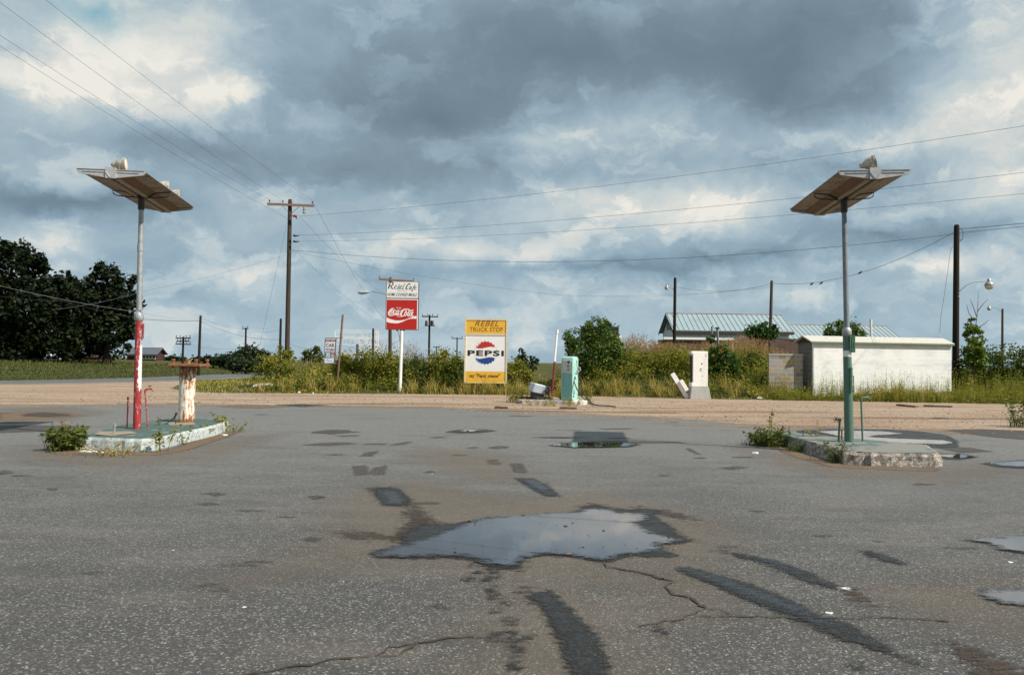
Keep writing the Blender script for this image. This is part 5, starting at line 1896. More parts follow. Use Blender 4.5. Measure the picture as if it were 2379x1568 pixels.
text_mesh('HOME COOKED MEALS', 775 * k_, 80 * k_, MAT['black_paint'], 'lettering', cafe, sx_(538), sz_(485), -.0195, .35, .012)

# cola-cap sign in the weeds
b = P(1127, 905, 35.3)
b.z = 0
ps = empty('board_sign', b, 'yellow and white truck stop sign standing low in the weeds', 'sign', math.radians(-1))
tl, br_ = P(1080, 740.5, b.y) - b, P(1177.5, 891, b.y) - b
w_, h_ = br_.x - tl.x, tl.z - br_.z
cx0, z0 = (tl.x + br_.x) / 2, br_.z
mb = MB()
for s in (-1, 1):
    mb = MB(); mb.box((cx0 + s * .6, .12, z0 / 2 - .1), (.12, .12, z0 + .25)); mb.build('leg', MAT['pole_wood'], ps)
mb = MB()
ft = .07
zmid = z0 + h_ * (1 - .245)
mb.box((cx0 - w_ / 2 + ft / 2, 0, z0 + h_ / 2), (ft, .16, h_)); mb.box((cx0 + w_ / 2 - ft / 2, 0, z0 + h_ / 2), (ft, .16, h_))
mb.box((cx0, 0, z0 + ft * .3), (w_ - 2 * ft, .15, ft * .6)); mb.box((cx0, 0, z0 + h_ - ft / 2), (w_ - 2 * ft, .15, ft)); mb.box((cx0, 0, zmid), (w_ - 2 * ft, .15, ft))
mb.box((cx0 - w_ * .42, 0, z0 + h_ + .015), (.10, .1, .03)); mb.box((cx0 + w_ * .42, 0, z0 + h_ + .015), (.10, .1, .03))
mb.build('frame', MAT['cream'], ps)
pxs = lambda x: cx0 - w_ / 2 + ft + (x - 215) / (1070 - 215) * (w_ - 2 * ft)
pzs = lambda y: z0 + (1490 - y) / (1490 - 128) * h_
kp = (w_ - 2 * ft) / 855
mb = MB(); mb.box((cx0, -.045, (zmid + z0 + h_) / 2), (w_ - 2 * ft, .02, z0 + h_ - zmid - 1.5 * ft))
hd = mb.build('header_panel', MAT['sign_yellow'], ps)
zw = pzs(1238)
mb = MB(); mb.box((cx0, -.045, (zmid - ft / 2 + zw) / 2), (w_ - 2 * ft, .02, zmid - ft / 2 - zw))
wpn = mb.build('white_panel', MAT['white_clean'], ps)
mb = MB(); mb.box((cx0, -.045, (zw + z0 + ft * .6) / 2), (w_ - 2 * ft, .02, zw - z0 - ft * .6))
ft_ = mb.build('slogan_panel', MAT['sign_yellow'], ps)
text_mesh('REBEL', 510 * kp, 112 * kp, MAT['brown_paint'], 'lettering', hd, pxs(655), pzs(225), -.058, .38, .004, 1.12)
text_mesh('TRUCK STOP', 705 * kp, 92 * kp, MAT['brown_paint'], 'lettering', hd, pxs(648), pzs(352), -.058, 0, .006, 1.1)
text_mesh('PEPSI', 778 * kp, 120 * kp, MAT['black_paint'], 'lettering', wpn, pxs(642), pzs(853), -.0615, 0, .035, 1.14)
text_mesh('say "Pepsi, please"', 660 * kp, 104 * kp, MAT['brown_paint'], 'lettering', ft_, pxs(625), pzs(1338), -.058, .22, .03)


def cap_arc(a0, a1, r0=232, r1=253, n=64):
    out = []
    for a in np.linspace(a0, a1, n):
        rr = r0 + (r1 - r0) * abs(math.sin(math.radians(a * 10.5))) ** 3
        out.append((640 + rr * math.cos(math.radians(a)), 845 + rr * math.sin(math.radians(a))))
    return out


mb = MB()
flat_poly(mb, [(pxs(a), pzs(c_)) for a, c_ in cap_arc(-151, -29) + [(845, 728), (790, 716), (720, 718), (640, 735), (560, 752), (500, 755), (440, 745)]], -.0575)
mb.build('emblem_red', MAT['sign_red2'], wpn)
mb = MB()
flat_poly(mb, [(pxs(a), pzs(c_)) for a, c_ in cap_arc(28, 152) + [(455, 965), (510, 972), (570, 966), (640, 950), (710, 937), (780, 938), (845, 956)]], -.0575)
eb = mb.build('emblem_blue', MAT['sign_blue'], wpn)
mb = MB()
ribbon(mb, [(pxs(a), pzs(c_)) for a, c_ in ((425, 962), (455, 1010), (500, 1050), (530, 1068))], [14 * kp, 22 * kp, 14 * kp, 3 * kp], -.0590)
mb.build('emblem_highlight', MAT['sign_ltblue'], eb)
mb = MB()
ribbon(mb, [(pxs(a), pzs(c_)) for a, c_ in ((440, 735), (470, 695), (500, 665), (530, 645))], [4 * kp, 13 * kp, 12 * kp, 3 * kp], -.0590)
mb.build('emblem_highlight', MAT['white_clean'], wpn)
mb = MB()
for s in (-1, 1):
    ribbon(mb, [(pxs(640 + s * 228), pzs(735)), (pxs(640 + s * 236), pzs(845)), (pxs(640 + s * 228), pzs(950))], [5 * kp] * 3, -.0572)
mb.build('emblem_outline', MAT['grey_text'], wpn)

# car wash sign hung from a leaning rusty pipe
yb = 36.5
bb = P(783, 880, yb)
bz = float(H(bb.x, bb.y))
cw = empty('hanging_sign', (bb.x, yb, bz), 'small car wash price sign hung from a leaning rusty pipe', 'sign')
tp = P(796.5, 731, yb) - Vector((bb.x, yb, bz))
mb = MB(); mb.tube([(0, 0, -.1), tp], [.055, .048], 9)
mb.build('post', m_simple("rusty_post", (.19, .10, .06), .8, .35, 9), cw, True)
o_ = Vector((bb.x, yb, bz))
q = lambda x, y: P(x, y, yb - .02) - o_
mb = MB()
mb.tube([q(755.5, 786), q(797, 785)], .022, 6); mb.tube([q(781, 785), q(776.5, 846)], .026, 6); mb.tube([q(755.5, 786), q(753.5, 844)], .018, 6); mb.tube([q(753, 845), q(787, 845.5)], .016, 6)
mb.build('hanger_frame', MAT['frame'], cw)
mb = MB()
flat = [q(756.5, 788), q(780, 787.5), q(775.5, 843), q(753.8, 843.5)]
mb.prism([(p.x, p.z) for p in flat], -.035, -.030)
pn = mb.build('panel', m_simple("bluish_white_sheet", (.60, .66, .72), .4, .06, 6), cw)
vv = lambda u, v: flat[0].lerp(flat[1], u).lerp(flat[3].lerp(flat[2], u), v)
mb = MB(); a_ = [vv(.02, .02), vv(.98, .02), vv(.98, .105), vv(.02, .105)]
mb.prism([(p.x, p.z) for p in a_], -.040, -.0355)
hb = mb.build('header_band', MAT['maroon'], pn)
c_ = vv(.5, .063)
pw_ = (flat[1] - flat[0]).length
mb = MB()
for k in range(9):
    if k == 4:
        continue
    p_ = vv(.10 + k * .10, .063)
    mb.box((p_.x, -.0405, p_.z), (.022, .002, .05))
mb.build('worn_marks', MAT['pink'], hb)
c_ = vv(.5, .26)
text_mesh('CAR', pw_ * .86, .175, MAT['maroon'], 'lettering', pn, c_.x, c_.z, -.0385, 0, .025)
c_ = vv(.5, .44)
text_mesh('WASH', pw_ * .86, .125, MAT['maroon'], 'lettering', pn, c_.x, c_.z, -.0385, 0, .03)
mb = MB(); a_ = [vv(.03, .52), vv(.66, .52), vv(.66, .785), vv(.03, .785)]
mb.prism([(p.x, p.z) for p in a_], -.040, -.0355)
tpn = mb.build('price_panel', MAT['teal'], pn)
c_ = vv(.34, .655)
text_mesh('35', pw_ * .42, .24, MAT['sign_white'], 'lettering', tpn, c_.x, c_.z, -.0415, 0, .03)
mb = MB(); a_ = [vv(.70, .52), vv(.98, .52), vv(.98, .785), vv(.70, .785)]
mb.prism([(p.x, p.z) for p in a_], -.040, -.0355)
rpn = mb.build('price_panel', MAT['maroon'], pn)
c_ = vv(.84, .70)
text_mesh('25', pw_ * .21, .14, MAT['sign_white'], 'lettering', rpn, c_.x, c_.z, -.0415, 0, .03)
mb = MB()
for k in range(3):
    p_ = vv(.77 + k * .07, .56); mb.box((p_.x, -.0405, p_.z), (.022, .002, .06))
mb.build('worn_marks', MAT['pink'], rpn)
mb = MB(); a_ = vv(.34, .86)
ribbon(mb, [(vv(.26, .91).x, vv(.26, .91).z), (vv(.34, .83).x, vv(.34, .83).z), (vv(.38, .91).x, vv(.38, .91).z)], [.02, .025, .02], -.0385)
mb.box((vv(.6, .915).x, -.0385, vv(.6, .915).z), (pw_ * .42, .002, .018))
mb.build('logo_mark', MAT['grey_text'], pn)

# skeletal sign seen from behind
yb = 58.0
tl, br_ = P(779, 767, yb), P(875, 801, yb)
zb = float(H((tl.x + br_.x) / 2, yb))
sk = empty('sign_skeleton', ((tl.x + br_.x) / 2, yb, zb), 'white see-through sign frame with reversed letters seen from behind', 'sign frame')
ox = (tl.x + br_.x) / 2
W2, zt, zb2 = (br_.x - tl.x) / 2, tl.z - zb, br_.z - zb
mb = MB()
for xx in (-W2, W2, W2 + .12):
    mb.box((xx, 0, zt / 2), (.06, .06, zt))
for zz, th in ((zt, .05), (zt - .16, .05), (zt - .55, .06), (zt - .66, .04), (zb2, .05)):
    mb.box((.05, .0, zz), (2 * W2 - .02, .05, th))
mb.build('frame', MAT['white'], sk)
mb = MB()
rg = np.random.default_rng(4)
for row, (za, zc_) in enumerate(((zt - .50, zt - .20), (zb2 + .06, zt - .72))):
    x_ = -W2 * .75
    while x_ < W2 * .85:
        wl = rg.uniform(.16, .24)
        if rg.random() < .8:
            mb.box((x_, -.03, (za + zc_) / 2), (.045, .03, zc_ - za))
            if rg.random() < .6:
                mb.box((x_ + wl * .5, -.03, zc_ - .03), (wl * .8, .03, .045))
            if rg.random() < .6:
                mb.box((x_ + wl * .5, -.03, za + .03), (wl * .8, .03, .045))
            if rg.random() < .5:
                mb.box((x_ + wl * .85, -.03, (za + zc_) / 2), (.04, .03, (zc_ - za) * .9))
        x_ += wl + .12
mb.build('letter_backs', MAT['silver'], sk)

# black billboard back behind the tree
yb = 58.0
tl, br_ = P(1349, 758, yb), P(1437, 803, yb)
zb = float(H((tl.x + br_.x) / 2, yb))
bl_ = empty('billboard', ((tl.x + br_.x) / 2, yb, zb), 'black billboard back partly hidden behind the green tree', 'billboard')
mb = MB(); mb.box((0, 0, (tl.z + br_.z) / 2 - zb), (br_.x - tl.x, .12, tl.z - br_.z)); mb.build('panel', MAT['black'], bl_)
mb = MB()
for s in (-.8, .8):
    mb = MB(); mb.box((s, .12, (br_.z - zb) / 2), (.18, .12, br_.z - zb + .4)); mb.build('leg', MAT['pole_dark'], bl_)
mb = MB(); mb.box(((br_.x - tl.x) / 2 + .13, .05, br_.z - zb + .35), (.22, .3, .9)); mb.box(((br_.x - tl.x) / 2 - .3, -.09, tl.z - zb - .85), (.8, .04, .05))
mb.build('side_box', MAT['white'], bl_)

# ------------------------------------------------------------------ white pump shell and leaning board
b = G(1623, 926)
ws = empty('stripped_pump', b, 'white stripped pump shell standing on a tapered concrete plinth', 'fuel pump', math.radians(4))
zt = P(1622, 816, b.y).z
zp = P(1622, 898, b.y).z
mb = MB()
V = [(-.47, -.3, 0), (.47, -.3, 0), (.47, .3, 0), (-.47, .3, 0), (-.38, -.24, zp), (.38, -.24, zp), (.38, .24, zp), (-.38, .24, zp)]
mb.add(V, [(0, 1, 5, 4), (1, 2, 6, 5), (2, 3, 7, 6), (3, 0, 4, 7), (4, 5, 6, 7), (3, 2, 1, 0)])
mb.build('plinth', MAT['concrete'], ws)
mb = MB(); mb.box((.025, .02, (zt + zp) / 2), (.68, .36, zt - zp), None, .02)
sh_ = mb.build('shell', MAT['white'], ws)
mb = MB(); mb.box((-.345, .0, zt - .06), (.09, .40, .12), None, .01); mb.build('cap_trim', MAT['white'], ws)
mb = MB(); mb.box((-.34, .0, zp + .09), (.07, .38, .16), None, .01); mb.build('cap_trim', MAT['white'], ws)
mb = MB(); mb.box((-.337, .02, (zt + zp) / 2), (.03, .26, zt - zp - .4)); 
mb.build('open_side', MAT['dark_metal'], sh_)
mb = MB()
for (x, z, r_) in ((.27, zt - .19, .026), (.09, zt - .55, .034), (.11, zt - 1.10, .018)):
    mb.lathe([(.001, -.004), (r_, -.003), (r_, .003), (.001, .004)], (x, -.162, z), (0, 1, 0), 10)
mb.box((.05, -.161, zt - .78), (.09, .006, .03)); mb.box((.05, -.161, zt - .88), (.09, .006, .02)); mb.box((.01, -.161, zt - .83), (.02, .006, .08))
mb.build('bolt_holes', MAT['dark_metal'], sh_)
b = G(1597, 926)
lb = empty('leaning_panel', b, 'pair of white panels leaning to the left beside the stripped pump', 'panel')
e = P(1561, 868, b.y + .1) - b
an = math.atan2(e.x, e.z)
Rl = Matrix.Rotation(an, 3, 'Y')
L_ = math.hypot(e.x, e.z)
mb = MB(); mb.box(Rl @ Vector((0.02, .1, L_ / 2)), (.20, .07, L_), Rl, .01); mb.build('long_panel', MAT['white'], lb)
mb = MB(); mb.box(Rl @ Vector((.17, .02, L_ * .45)), (.17, .10, L_ * .42), Rl, .01); mb.build('short_panel', MAT['white'], lb)
mb = MB(); mb.box(Rl @ Vector((-.095, .1, L_ * .42)), (.04, .10, L_ * .80), Rl); mb.build('rear_batten', MAT['board'], lb)

# ------------------------------------------------------------------ white shed and block wall
sl = P(1890, 793, 34.0)
sr = P(2210, 800, 35.2)
ang = math.atan2(sr.y - sl.y, sr.x - sl.x)
SL = math.hypot(sr.x - sl.x, sr.y - sl.y)
SD = 1.05
zg = 0.0
shd = empty('block_shed', (sl.x, sl.y, zg), 'long low white block shed with pale roof behind weeds', 'shed', ang)
zt = sl.z - zg - .04
mb = MB(); mb.box((SL / 2, .06, zt / 2 - .15), (SL, .12, zt + .3)); mb.build('front_wall', MAT['white_wall'], shd)
mb = MB(); mb.box((.06, .12 + SD / 2, zt / 2 - .15), (.12, SD, zt + .3)); mb.build('side_wall', MAT['block_dark'], shd)
mb = MB(); mb.box((SL - .06, .12 + SD / 2, zt / 2 - .15), (.12, SD, zt + .3)); mb.build('side_wall', MAT['block_dark'], shd)
mb = MB(); mb.box((SL / 2, SD + .18, zt / 2 - .15), (SL, .12, zt + .3)); mb.build('rear_wall', MAT['block_dark'], shd)
rr = (SD + .24) / 2
mb = MB()
ov = .10
# gable roof, ridge along x
prof = [(-ov, zt - .01), (-ov, zt + .05), (rr, zt + .33), (2 * rr + ov, zt + .05), (2 * rr + ov, zt - .01), (rr, zt + .27)]
n = len(prof)
V = [(-.18, y, z) for y, z in prof] + [(SL + .10, y, z) for y, z in prof]
F = [tuple(range(n))[::-1], tuple(range(n, 2 * n))] + [(i, (i + 1) % n, (i + 1) % n + n, i + n) for i in range(n)]
mb.add(V, F)
mb.build('roof', MAT['roof_white'], shd)
mb = MB(); mb.box((SL / 2 - .04, -ov - .012, zt - .02), (SL + .26, .022, .075)); mb.build('fascia', MAT['fascia_green'], shd)
mb = MB(); mb.add([(-.05, 0.0, zt + .0), (-.05, 2 * rr, zt + .0), (-.05, rr, zt + .26), (.05, 0, zt), (.05, 2 * rr, zt), (.05, rr, zt + .26)], [(0, 1, 2), (5, 4, 3), (0, 3, 4, 1), (1, 4, 5, 2), (2, 5, 3, 0)])
mb.build('gable_board', MAT['barn_dark'], shd)
mb = MB(); mb.box((SL + .06, .0, 1.45), (.22, .02, .012), Matrix.Rotation(-.5, 3, 'Y')); mb.build('bracket', MAT['dark_metal'], shd)

wl, wr_ = P(1788, 825, 34.4), P(1867, 827, 34.4)
o = MB()
o.box(((wr_.x - wl.x) / 2 - .03, .1, wl.z / 2 - .15), (wr_.x - wl.x - .02, .2, wl.z + .3))
o = o.build('block_wall', MAT['block_mix'])
o.location = (wl.x, 34.4, 0)
tag(o, 'stub of bare mixed grey and tan block wall left of the shed', 'wall')
mbx = MB(); mbx.box(((wr_.x - wl.x) / 2 - .03, .1, wl.z + .035), (wr_.x - wl.x + .02, .23, .07)); mbx.build('coping', MAT['concrete'], o)

# ------------------------------------------------------------------ barns behind the bank
def barn(name, label, x0, x1, yf, yb_, ze, zr, mats, group=None, rib=.6, zg=0.4, over=.35):
    root = empty(name, (x0, yf, zg), label, 'barn', 0, group)
    L, D = x1 - x0, yb_ - yf
    ze, zr = ze - zg, zr - zg
    wall, roof, dark = mats
    mb = MB(); mb.box((L / 2, .08, (ze - .4) / 2), (L, .16, ze)); mb.build('wall', wall, root)
    mb = MB(); mb.box((L / 2, D - .08, (ze - .4) / 2), (L, .16, ze)); mb.build('wall', wall, root)
    for xx, nm in ((.08, 'gable_wall'), (L - .08, 'gable_wall')):
        mb = MB()
        V = []
        for dx in (-.08, .08):
            V += [(xx + dx, .17, -.3), (xx + dx, D - .17, -.3), (xx + dx, D - .17, ze - .12), (xx + dx, D / 2, zr - .2), (xx + dx, .17, ze - .12)]
        mb.add(V, [(0, 1, 2, 3, 4), (9, 8, 7, 6, 5), (0, 5, 6, 1), (1, 6, 7, 2), (2, 7, 8, 3), (3, 8, 9, 4), (4, 9, 5, 0)])
        gw = mb.build(nm, wall, root)
        if xx < 1:
            mb = MB(); mb.box((-.02, D * .42, ze + .35), (.05, .45, .8)); mb.box((-.02, D * .58, ze + .35), (.05, .45, .8)); mb.build('vent', dark, gw)
    mb = MB()
    sl_ = (zr - ze) / (D / 2)
    za = ze - over * sl_
    prof = [(-over, za), (D / 2, zr), (D + over, za), (D + over, za - .08), (D / 2, zr - .08), (-over, za - .08)]
    V = [(x, y, z) for x in (-over, L + over) for y, z in prof]
    mb.add(V, [(0, 1, 4, 5), (1, 2, 3, 4), (6, 11, 10, 7), (7, 10, 9, 8)] + [(i, i + 6, (i + 1) % 6 + 6, (i + 1) % 6) for i in range(6)])
    rf = mb.build('roof', roof, root)
    mb = MB()
    if rib:
        nrib = int(L / rib)
        for k in range(nrib + 1):
            x = -over + .1 + (L + 2 * over - .2) * k / nrib
            mb.tube([(x, -over, ze - over * sl_ + .02), (x, D / 2, zr + .02)], .024, 4)
        mb.build('roof_seams', m_simple("seam_teal_grey", (.15, .215, .225), .5, .15, 4), rf)  # ribs in a darker teal grey than the roof sheet
    mb = MB(); mb.tube([(-over, D / 2, zr + .03), (L + over, D / 2, zr + .03)], .07, 6); mb.build('ridge_cap', m_simple("rusty_ridge", (.30, .22, .19), .6, .3, 1), rf)
    mb = MB(); mb.box((L / 2, -over + .08, ze - over * sl_ - .21), (L + 2 * over, .12, .24)); mb.build('eave_board', dark, root)
    for s in (0, 1):
        mb = MB()
        ya, yb2 = (-over, D / 2) if s == 0 else (D + over, D / 2)
        V = [(-over - .04, ya, ze - over * sl_ - .3), (-over - .04, yb2, zr - .3), (-over - .04, yb2, zr - .02), (-over - .04, ya, ze - over * sl_ - .02)]
        V += [(x + .03, y, z) for x, y, z in V]
        mb.add(V, [(0, 1, 2, 3), (7, 6, 5, 4), (0, 4, 5, 1), (1, 5, 6, 2), (2, 6, 7, 3), (3, 7, 4, 0)])
        mb.build('barge_board', dark, root)
    return root


bm_ = (MAT['barn_wall'], MAT['tin_roof'], MAT['barn_dark'])
X0 = P(1563, 764, 70).x + .35
X1 = P(1845, 772, 70).x - .35
barn('barn', 'nearer white barn with pale blue tin roof and open left gable', X0, X1, 70.3, 76.3, 4.95, 6.55, bm_, 'blue roofed barns', .46)
X0b = P(1826, 748, 84).x
X1b = P(2112, 780, 81).x - .35
barn('barn', 'farther pale blue tin roof running right behind the white shed', X0b, X1b, 81.4, 90.5, 4.2, 6.3, bm_, 'blue roofed barns', .5)
# low roof with white parapet in front of the barn
yb = 62.0
a_, c_ = P(1530, 786, yb), P(1700, 784, yb)
zb = float(H(a_.x + 3, yb))
lr = empty('lean_to', (a_.x, yb, zb), 'low rusty lean-to with white parapet before the nearer barn', 'building')
Lx = c_.x - a_.x
mb = MB(); mb.box((Lx / 2 + .3, 0, a_.z - zb + .02), (Lx - .2, .2, .18)); mb.build('parapet', MAT['white'], lr)
mb = MB(); mb.box((Lx / 2, 0.2, (a_.z - zb) / 2 - .06), (Lx, .3, a_.z - zb - .1)); mb.build('wall', MAT['low_roof'], lr)
mb = MB()
mb.add([(-3.2, -.6, a_.z - zb - .75), (-.1, -.3, a_.z - zb - .25), (-.1, 1.5, a_.z - zb - .2), (-3.2, 1.5, a_.z - zb - .7)], [(0, 1, 2, 3)])
mb.build('roof', MAT['low_roof'], lr)
mb = MB()
mb.add([(Lx + .1, -.4, a_.z - zb - .25), (Lx + 1.7, -.4, a_.z - zb + .42), (Lx + 6.5, -.8, a_.z - zb - .35), (Lx + 6.5, 1.2, a_.z - zb - .2), (Lx + 1.7, 1.4, a_.z - zb + .5), (Lx + .1, 1.2, a_.z - zb - .1)], [(0, 1, 4, 5), (1, 2, 3, 4)])
mb.build('roof', MAT['low_roof'], lr)
mb = MB()
mb.add([(Lx + .1, -.38, -.3), (Lx + .1, -.38, a_.z - zb - .27), (Lx + 1.7, -.38, a_.z - zb + .40), (Lx + 6.5, -.78, a_.z - zb - .37), (Lx + 6.5, -.78, -.3)], [(0, 1, 2, 3, 4)])
mb.build('end_wall', MAT['low_roof'], lr)
mb = MB(); mb.box((-1.3, -.7, a_.z - zb - .72), (.7, .6, .35)); mb.build('vent_box', MAT['white'], lr)
yb = 66.0
p0 = P(1825, 790, yb)
zb = float(H(p0.x, yb))
mb = MB(); mb.box((0, 0, (p0.z - zb) / 2), (5.2, .8, p0.z - zb)); o = mb.build('low_wall', MAT['barn_wall']); o.location = (p0.x - .5, yb, zb)
tag(o, 'low pale wall below the right end of the nearer barn', 'wall')
mbx = MB(); mbx.box((0, -.02, p0.z - zb + .05), (5.4, 1.0, .12)); mbx.build('coping', MAT['low_roof'], o)

# red barn by the far trees
yb = 140.0
xr, xl = P(362, 820, yb).x, P(295, 820, yb).x
rb = barn('barn', 'small dark red barn with slate roof behind the road trees', xl, xr, yb, yb + 3.2, P(360, 819, yb).z, P(340, 808, yb + 1.6).z, (MAT['barn_red'], MAT['barn_slate'], MAT['barn_dark']), None, 0, 0.8, .6)
for k in range(5):
    p_ = P(328 + 7.4 * k, 829, yb)
    fr = MB(); fr.box((p_.x - xl, -.02, p_.z - .8 - .05), (.62, .08, .8)); w0 = fr.build('window', MAT['white'], rb)
    mb = MB(); mb.box((p_.x - xl, -.07, p_.z - .85), (.36, .04, .52)); mb.build('pane', MAT['black'], w0)

# pale house fragments under the trees
for k, (x, y, w_, h_, m_, lab) in enumerate(((108, 833, 40, 14, 'barn_wall', 'pale little house glimpsed under the left trees'), (225, 830, 44, 12, 'low_roof', 'brown roofed outbuilding glimpsed between the tree trunks'))):
    yb = 118.0
    p_ = P(x, y, yb)
    rt = empty('farm_building', (p_.x, yb, .95), lab, 'building')
    ww, hh = w_ / FPX * yb, h_ / FPX * yb
    mb = MB(); mb.box((0, 0, hh * .3), (ww, 4, hh * .9)); mb.build('wall', MAT['barn_wall'] if k == 0 else MAT['barn_red'], rt)
    mb = MB(); mb.prism([(-ww / 2 - .3, hh * .76), (ww / 2 + .3, hh * .76), (0, hh * 1.2)], -2.3, 2.3); mb.build('roof', MAT[m_], rt)


# ------------------------------------------------------------------ poles
def pole_thing(label, xt, yt, xb, Y, r, mat, arms=(), group='utility poles', name='utility_pole', zbase=None):
    bb = P(xb, 830, Y)
    zb = float(H(bb.x, Y)) if zbase is None else zbase
    root = empty(name, (bb.x, Y, zb), label, 'utility pole', 0, group)
    o_ = Vector((bb.x, Y, zb))
    t = P(xt, yt, Y) - o_
    mb = MB()
    mb.tube([(0, 0, -.3), t * .5, t * .985, t], [r, r * .88, r * .78, r * .62], 10)
    mb.build('pole', MAT[mat], root, True)
    for (xl, yl, xr, yr, th, ins, dy) in arms:
        a, c = P(xl, yl, Y - r * 1.25 - dy) - o_, P(xr, yr, Y - r * 1.25 - dy) - o_
        d = c - a
        R = Matrix.Rotation(-math.atan2(d.z, d.x), 3, 'Y')
        mb = MB(); mb.box((a + c) / 2, (d.length, th, th * 1.15), R)
        am = mb.build('crossarm', MAT['arm_wood'] if mat == 'pole_wood' and r > .14 else MAT['pole_dark'], root)
        for f in ins:
            p_ = a.lerp(c, f)
            mb = MB()
            k = max(1.0, Y / 70)
            mb.tube([p_ + Vector((0, 0, th * .5)), p_ + Vector((0, 0, th * .5 + .10 * k))], .014 * k, 6)
            mb.lathe([(.035 * k, 0), (.055 * k, .03 * k), (.035 * k, .06 * k), (.05 * k, .085 * k), (.03 * k, .13 * k), (.01 * k, .14 * k)], p_ + Vector((0, 0, th * .5 + .09 * k)), (0, 0, 1), 8)
            mb.build('insulator', MAT['insul'], am, True)
    return root, o_


# main pole
mp, mo = pole_thing('tallest wooden utility pole with a pale crossarm near the top', 674, 463.5, 667, 48.0, .17, 'pole_wood', [(621, 474, 730, 478.5, .12, (.045, .33, .96), 0)])
q = lambda x, y, Y=47.75: P(x, y, Y) - mo
mb = MB(); mb.tube([q(656, 479), q(669, 492)], .02, 5); mb.build('brace', MAT['galv_dull'], mp)
mb = MB(); mb.tube([q(695, 480), q(679, 494)], .02, 5); mb.build('brace', MAT['galv_dull'], mp)
mb = MB(); mb.lathe([(.10, 0), (.12, .06), (.08, .12), (.10, .18), (.09, .42)], q(707, 496), (0, 0, 1), 10); mb.tube([q(707, 483), q(707, 480)], .03, 6); mb.build('cutout_fuse', MAT['galv'], mp, True)
mb = MB(); mb.lathe([(.05, 0), (.11, .06), (.06, .13), (.11, .2), (.06, .28)], q(679.5, 501.5, 47.7), (1, 0, 0), 9); mb.tube([q(686, 503), q(690, 508)], .045, 6); mb.build('red_insulator', m_simple("red_porcelain", (.22, .035, .012), .4, .2, 8), mp, True)
for yy_ in (547.5, 561):
    mb = MB(); mb.lathe([(.03, 0), (.07, .05), (.07, .16), (.09, .2), (.05, .27), (.02, .42)], q(680.5, yy_, 47.75), (1, 0, 0), 8); mb.build('spool_insulator', MAT['insul'], mp, True)

pole_thing('bare dark roadside pole right of the triple-armed telegraph pole', 466, 733, 462, 66, .13, 'pole_dark', ())
pole_thing('distant telegraph pole with three crossarms left of the roadside pole', 426, 782, 424.5, 105, .17, 'pole_dark', [(408, 785.5, 443, 785.5, .13, (.05, .3, .7, .95), 0), (411, 792.5, 440, 792.5, .13, (.05, .3, .7, .95), 0), (408, 799, 443.5, 800, .13, (.05, .3, .7, .95), 0)])
pole_thing('distant pole with a low crossarm above the dark bushes', 571.5, 761, 569.5, 92, .14, 'pole_dark', [(552, 807, 589, 806, .12, (.1, .5, .9), 0), (563, 763.5, 577, 763.5, .1, (.1, .9), 0)])
pole_thing('thin dark pole just left of the tallest utility pole', 652.5, 740, 650, 62, .12, 'pole_dark', ())
p2, p2o = pole_thing('utility pole mostly hidden behind the cafe sign', 906.5, 646, 906.5, 94, .24, 'pole_wood', [(880, 648.5, 962, 654, .20, (.02, .34, .98), 0)])
q = lambda x, y, Y=93.6: P(x, y, Y) - p2o
mb = MB(); mb.tube([q(898, 684.5), q(880, 679.5), q(862, 677.5)], .05, 6); am_ = mb.build('lamp_arm', MAT['galv_dull'], p2, True)
mb = MB(); c_ = q(846, 679)
mb.tube([c_ + Vector((-.80, 0, -.02)), c_ + Vector((-.6, 0, -.04)), c_ + Vector((-.2, 0, -.02)), c_ + Vector((.35, 0, .02)), c_ + Vector((.8, 0, .05))], [.08, .22, .27, .18, .06], 12)
mb.build('lamp_head', MAT['silver'], am_, True)
p3, p3o = pole_thing('distant utility pole with insulator cluster right of the cafe sign', 998, 731.5, 996.5, 165, .26, 'pole_dark', [(980, 735, 1018, 736, .22, (.03, .35, .65, .97), 0), (986.5, 756.5, 1010.5, 757, .18, (), 0)])
q = lambda x, y, Y=164.3: P(x, y, Y) - p3o
mb = MB()
for xx in (990.5, 999, 1004.5):
    mb.tube([q(xx, 757), q(xx, 745)], [.32, .26], 8)
mb.build('transformer', MAT['dark_metal'], p3, True)
pole_thing('tiny far pole with a crossarm left of the truck stop sign', 1062, 784, 1061.5, 330, .32, 'pole_dark', [(1049, 786, 1075, 786.5, .3, (.05, .95), 0)])
pole_thing('tiniest far pole with a crossarm over the weeds', 1014, 805, 1014, 420, .32, 'pole_dark', [(1006, 806, 1022, 806, .35, (), 0)])
pole_thing('slim dark post rising behind the skeletal sign frame', 867, 763, 866.5, 52, .09, 'pole_dark', ())
pole_thing('short weathered stump of a post beside the skeletal sign frame', 830.5, 799, 830.5, 50, .11, 'pole_grey', ())
pa, pao = pole_thing('dark pole with a small yard lamp before the blue roofed barn', 1568.5, 645, 1566, 58, .14, 'pole_dark', ())
q = lambda x, y, Y=58: P(x, y, Y) - pao
mb = MB(); mb.tube([q(1566, 674), q(1558, 668), q(1549, 666)], .022, 6); am_ = mb.build('lamp_arm', MAT['galv'], pa, True)
mb = MB(); mb.lathe([(.14, -.14), (.17, 0), (.12, .12), (.07, .22), (.07, .30)], q(1549, 669), (0, 0, 1), 12); mb.build('lamp_head', MAT['flood'], am_, True)
pole_thing('leaning weathered pole between the two blue tin roofs', 1793, 652, 1787, 52, .13, 'pole_grey', ())
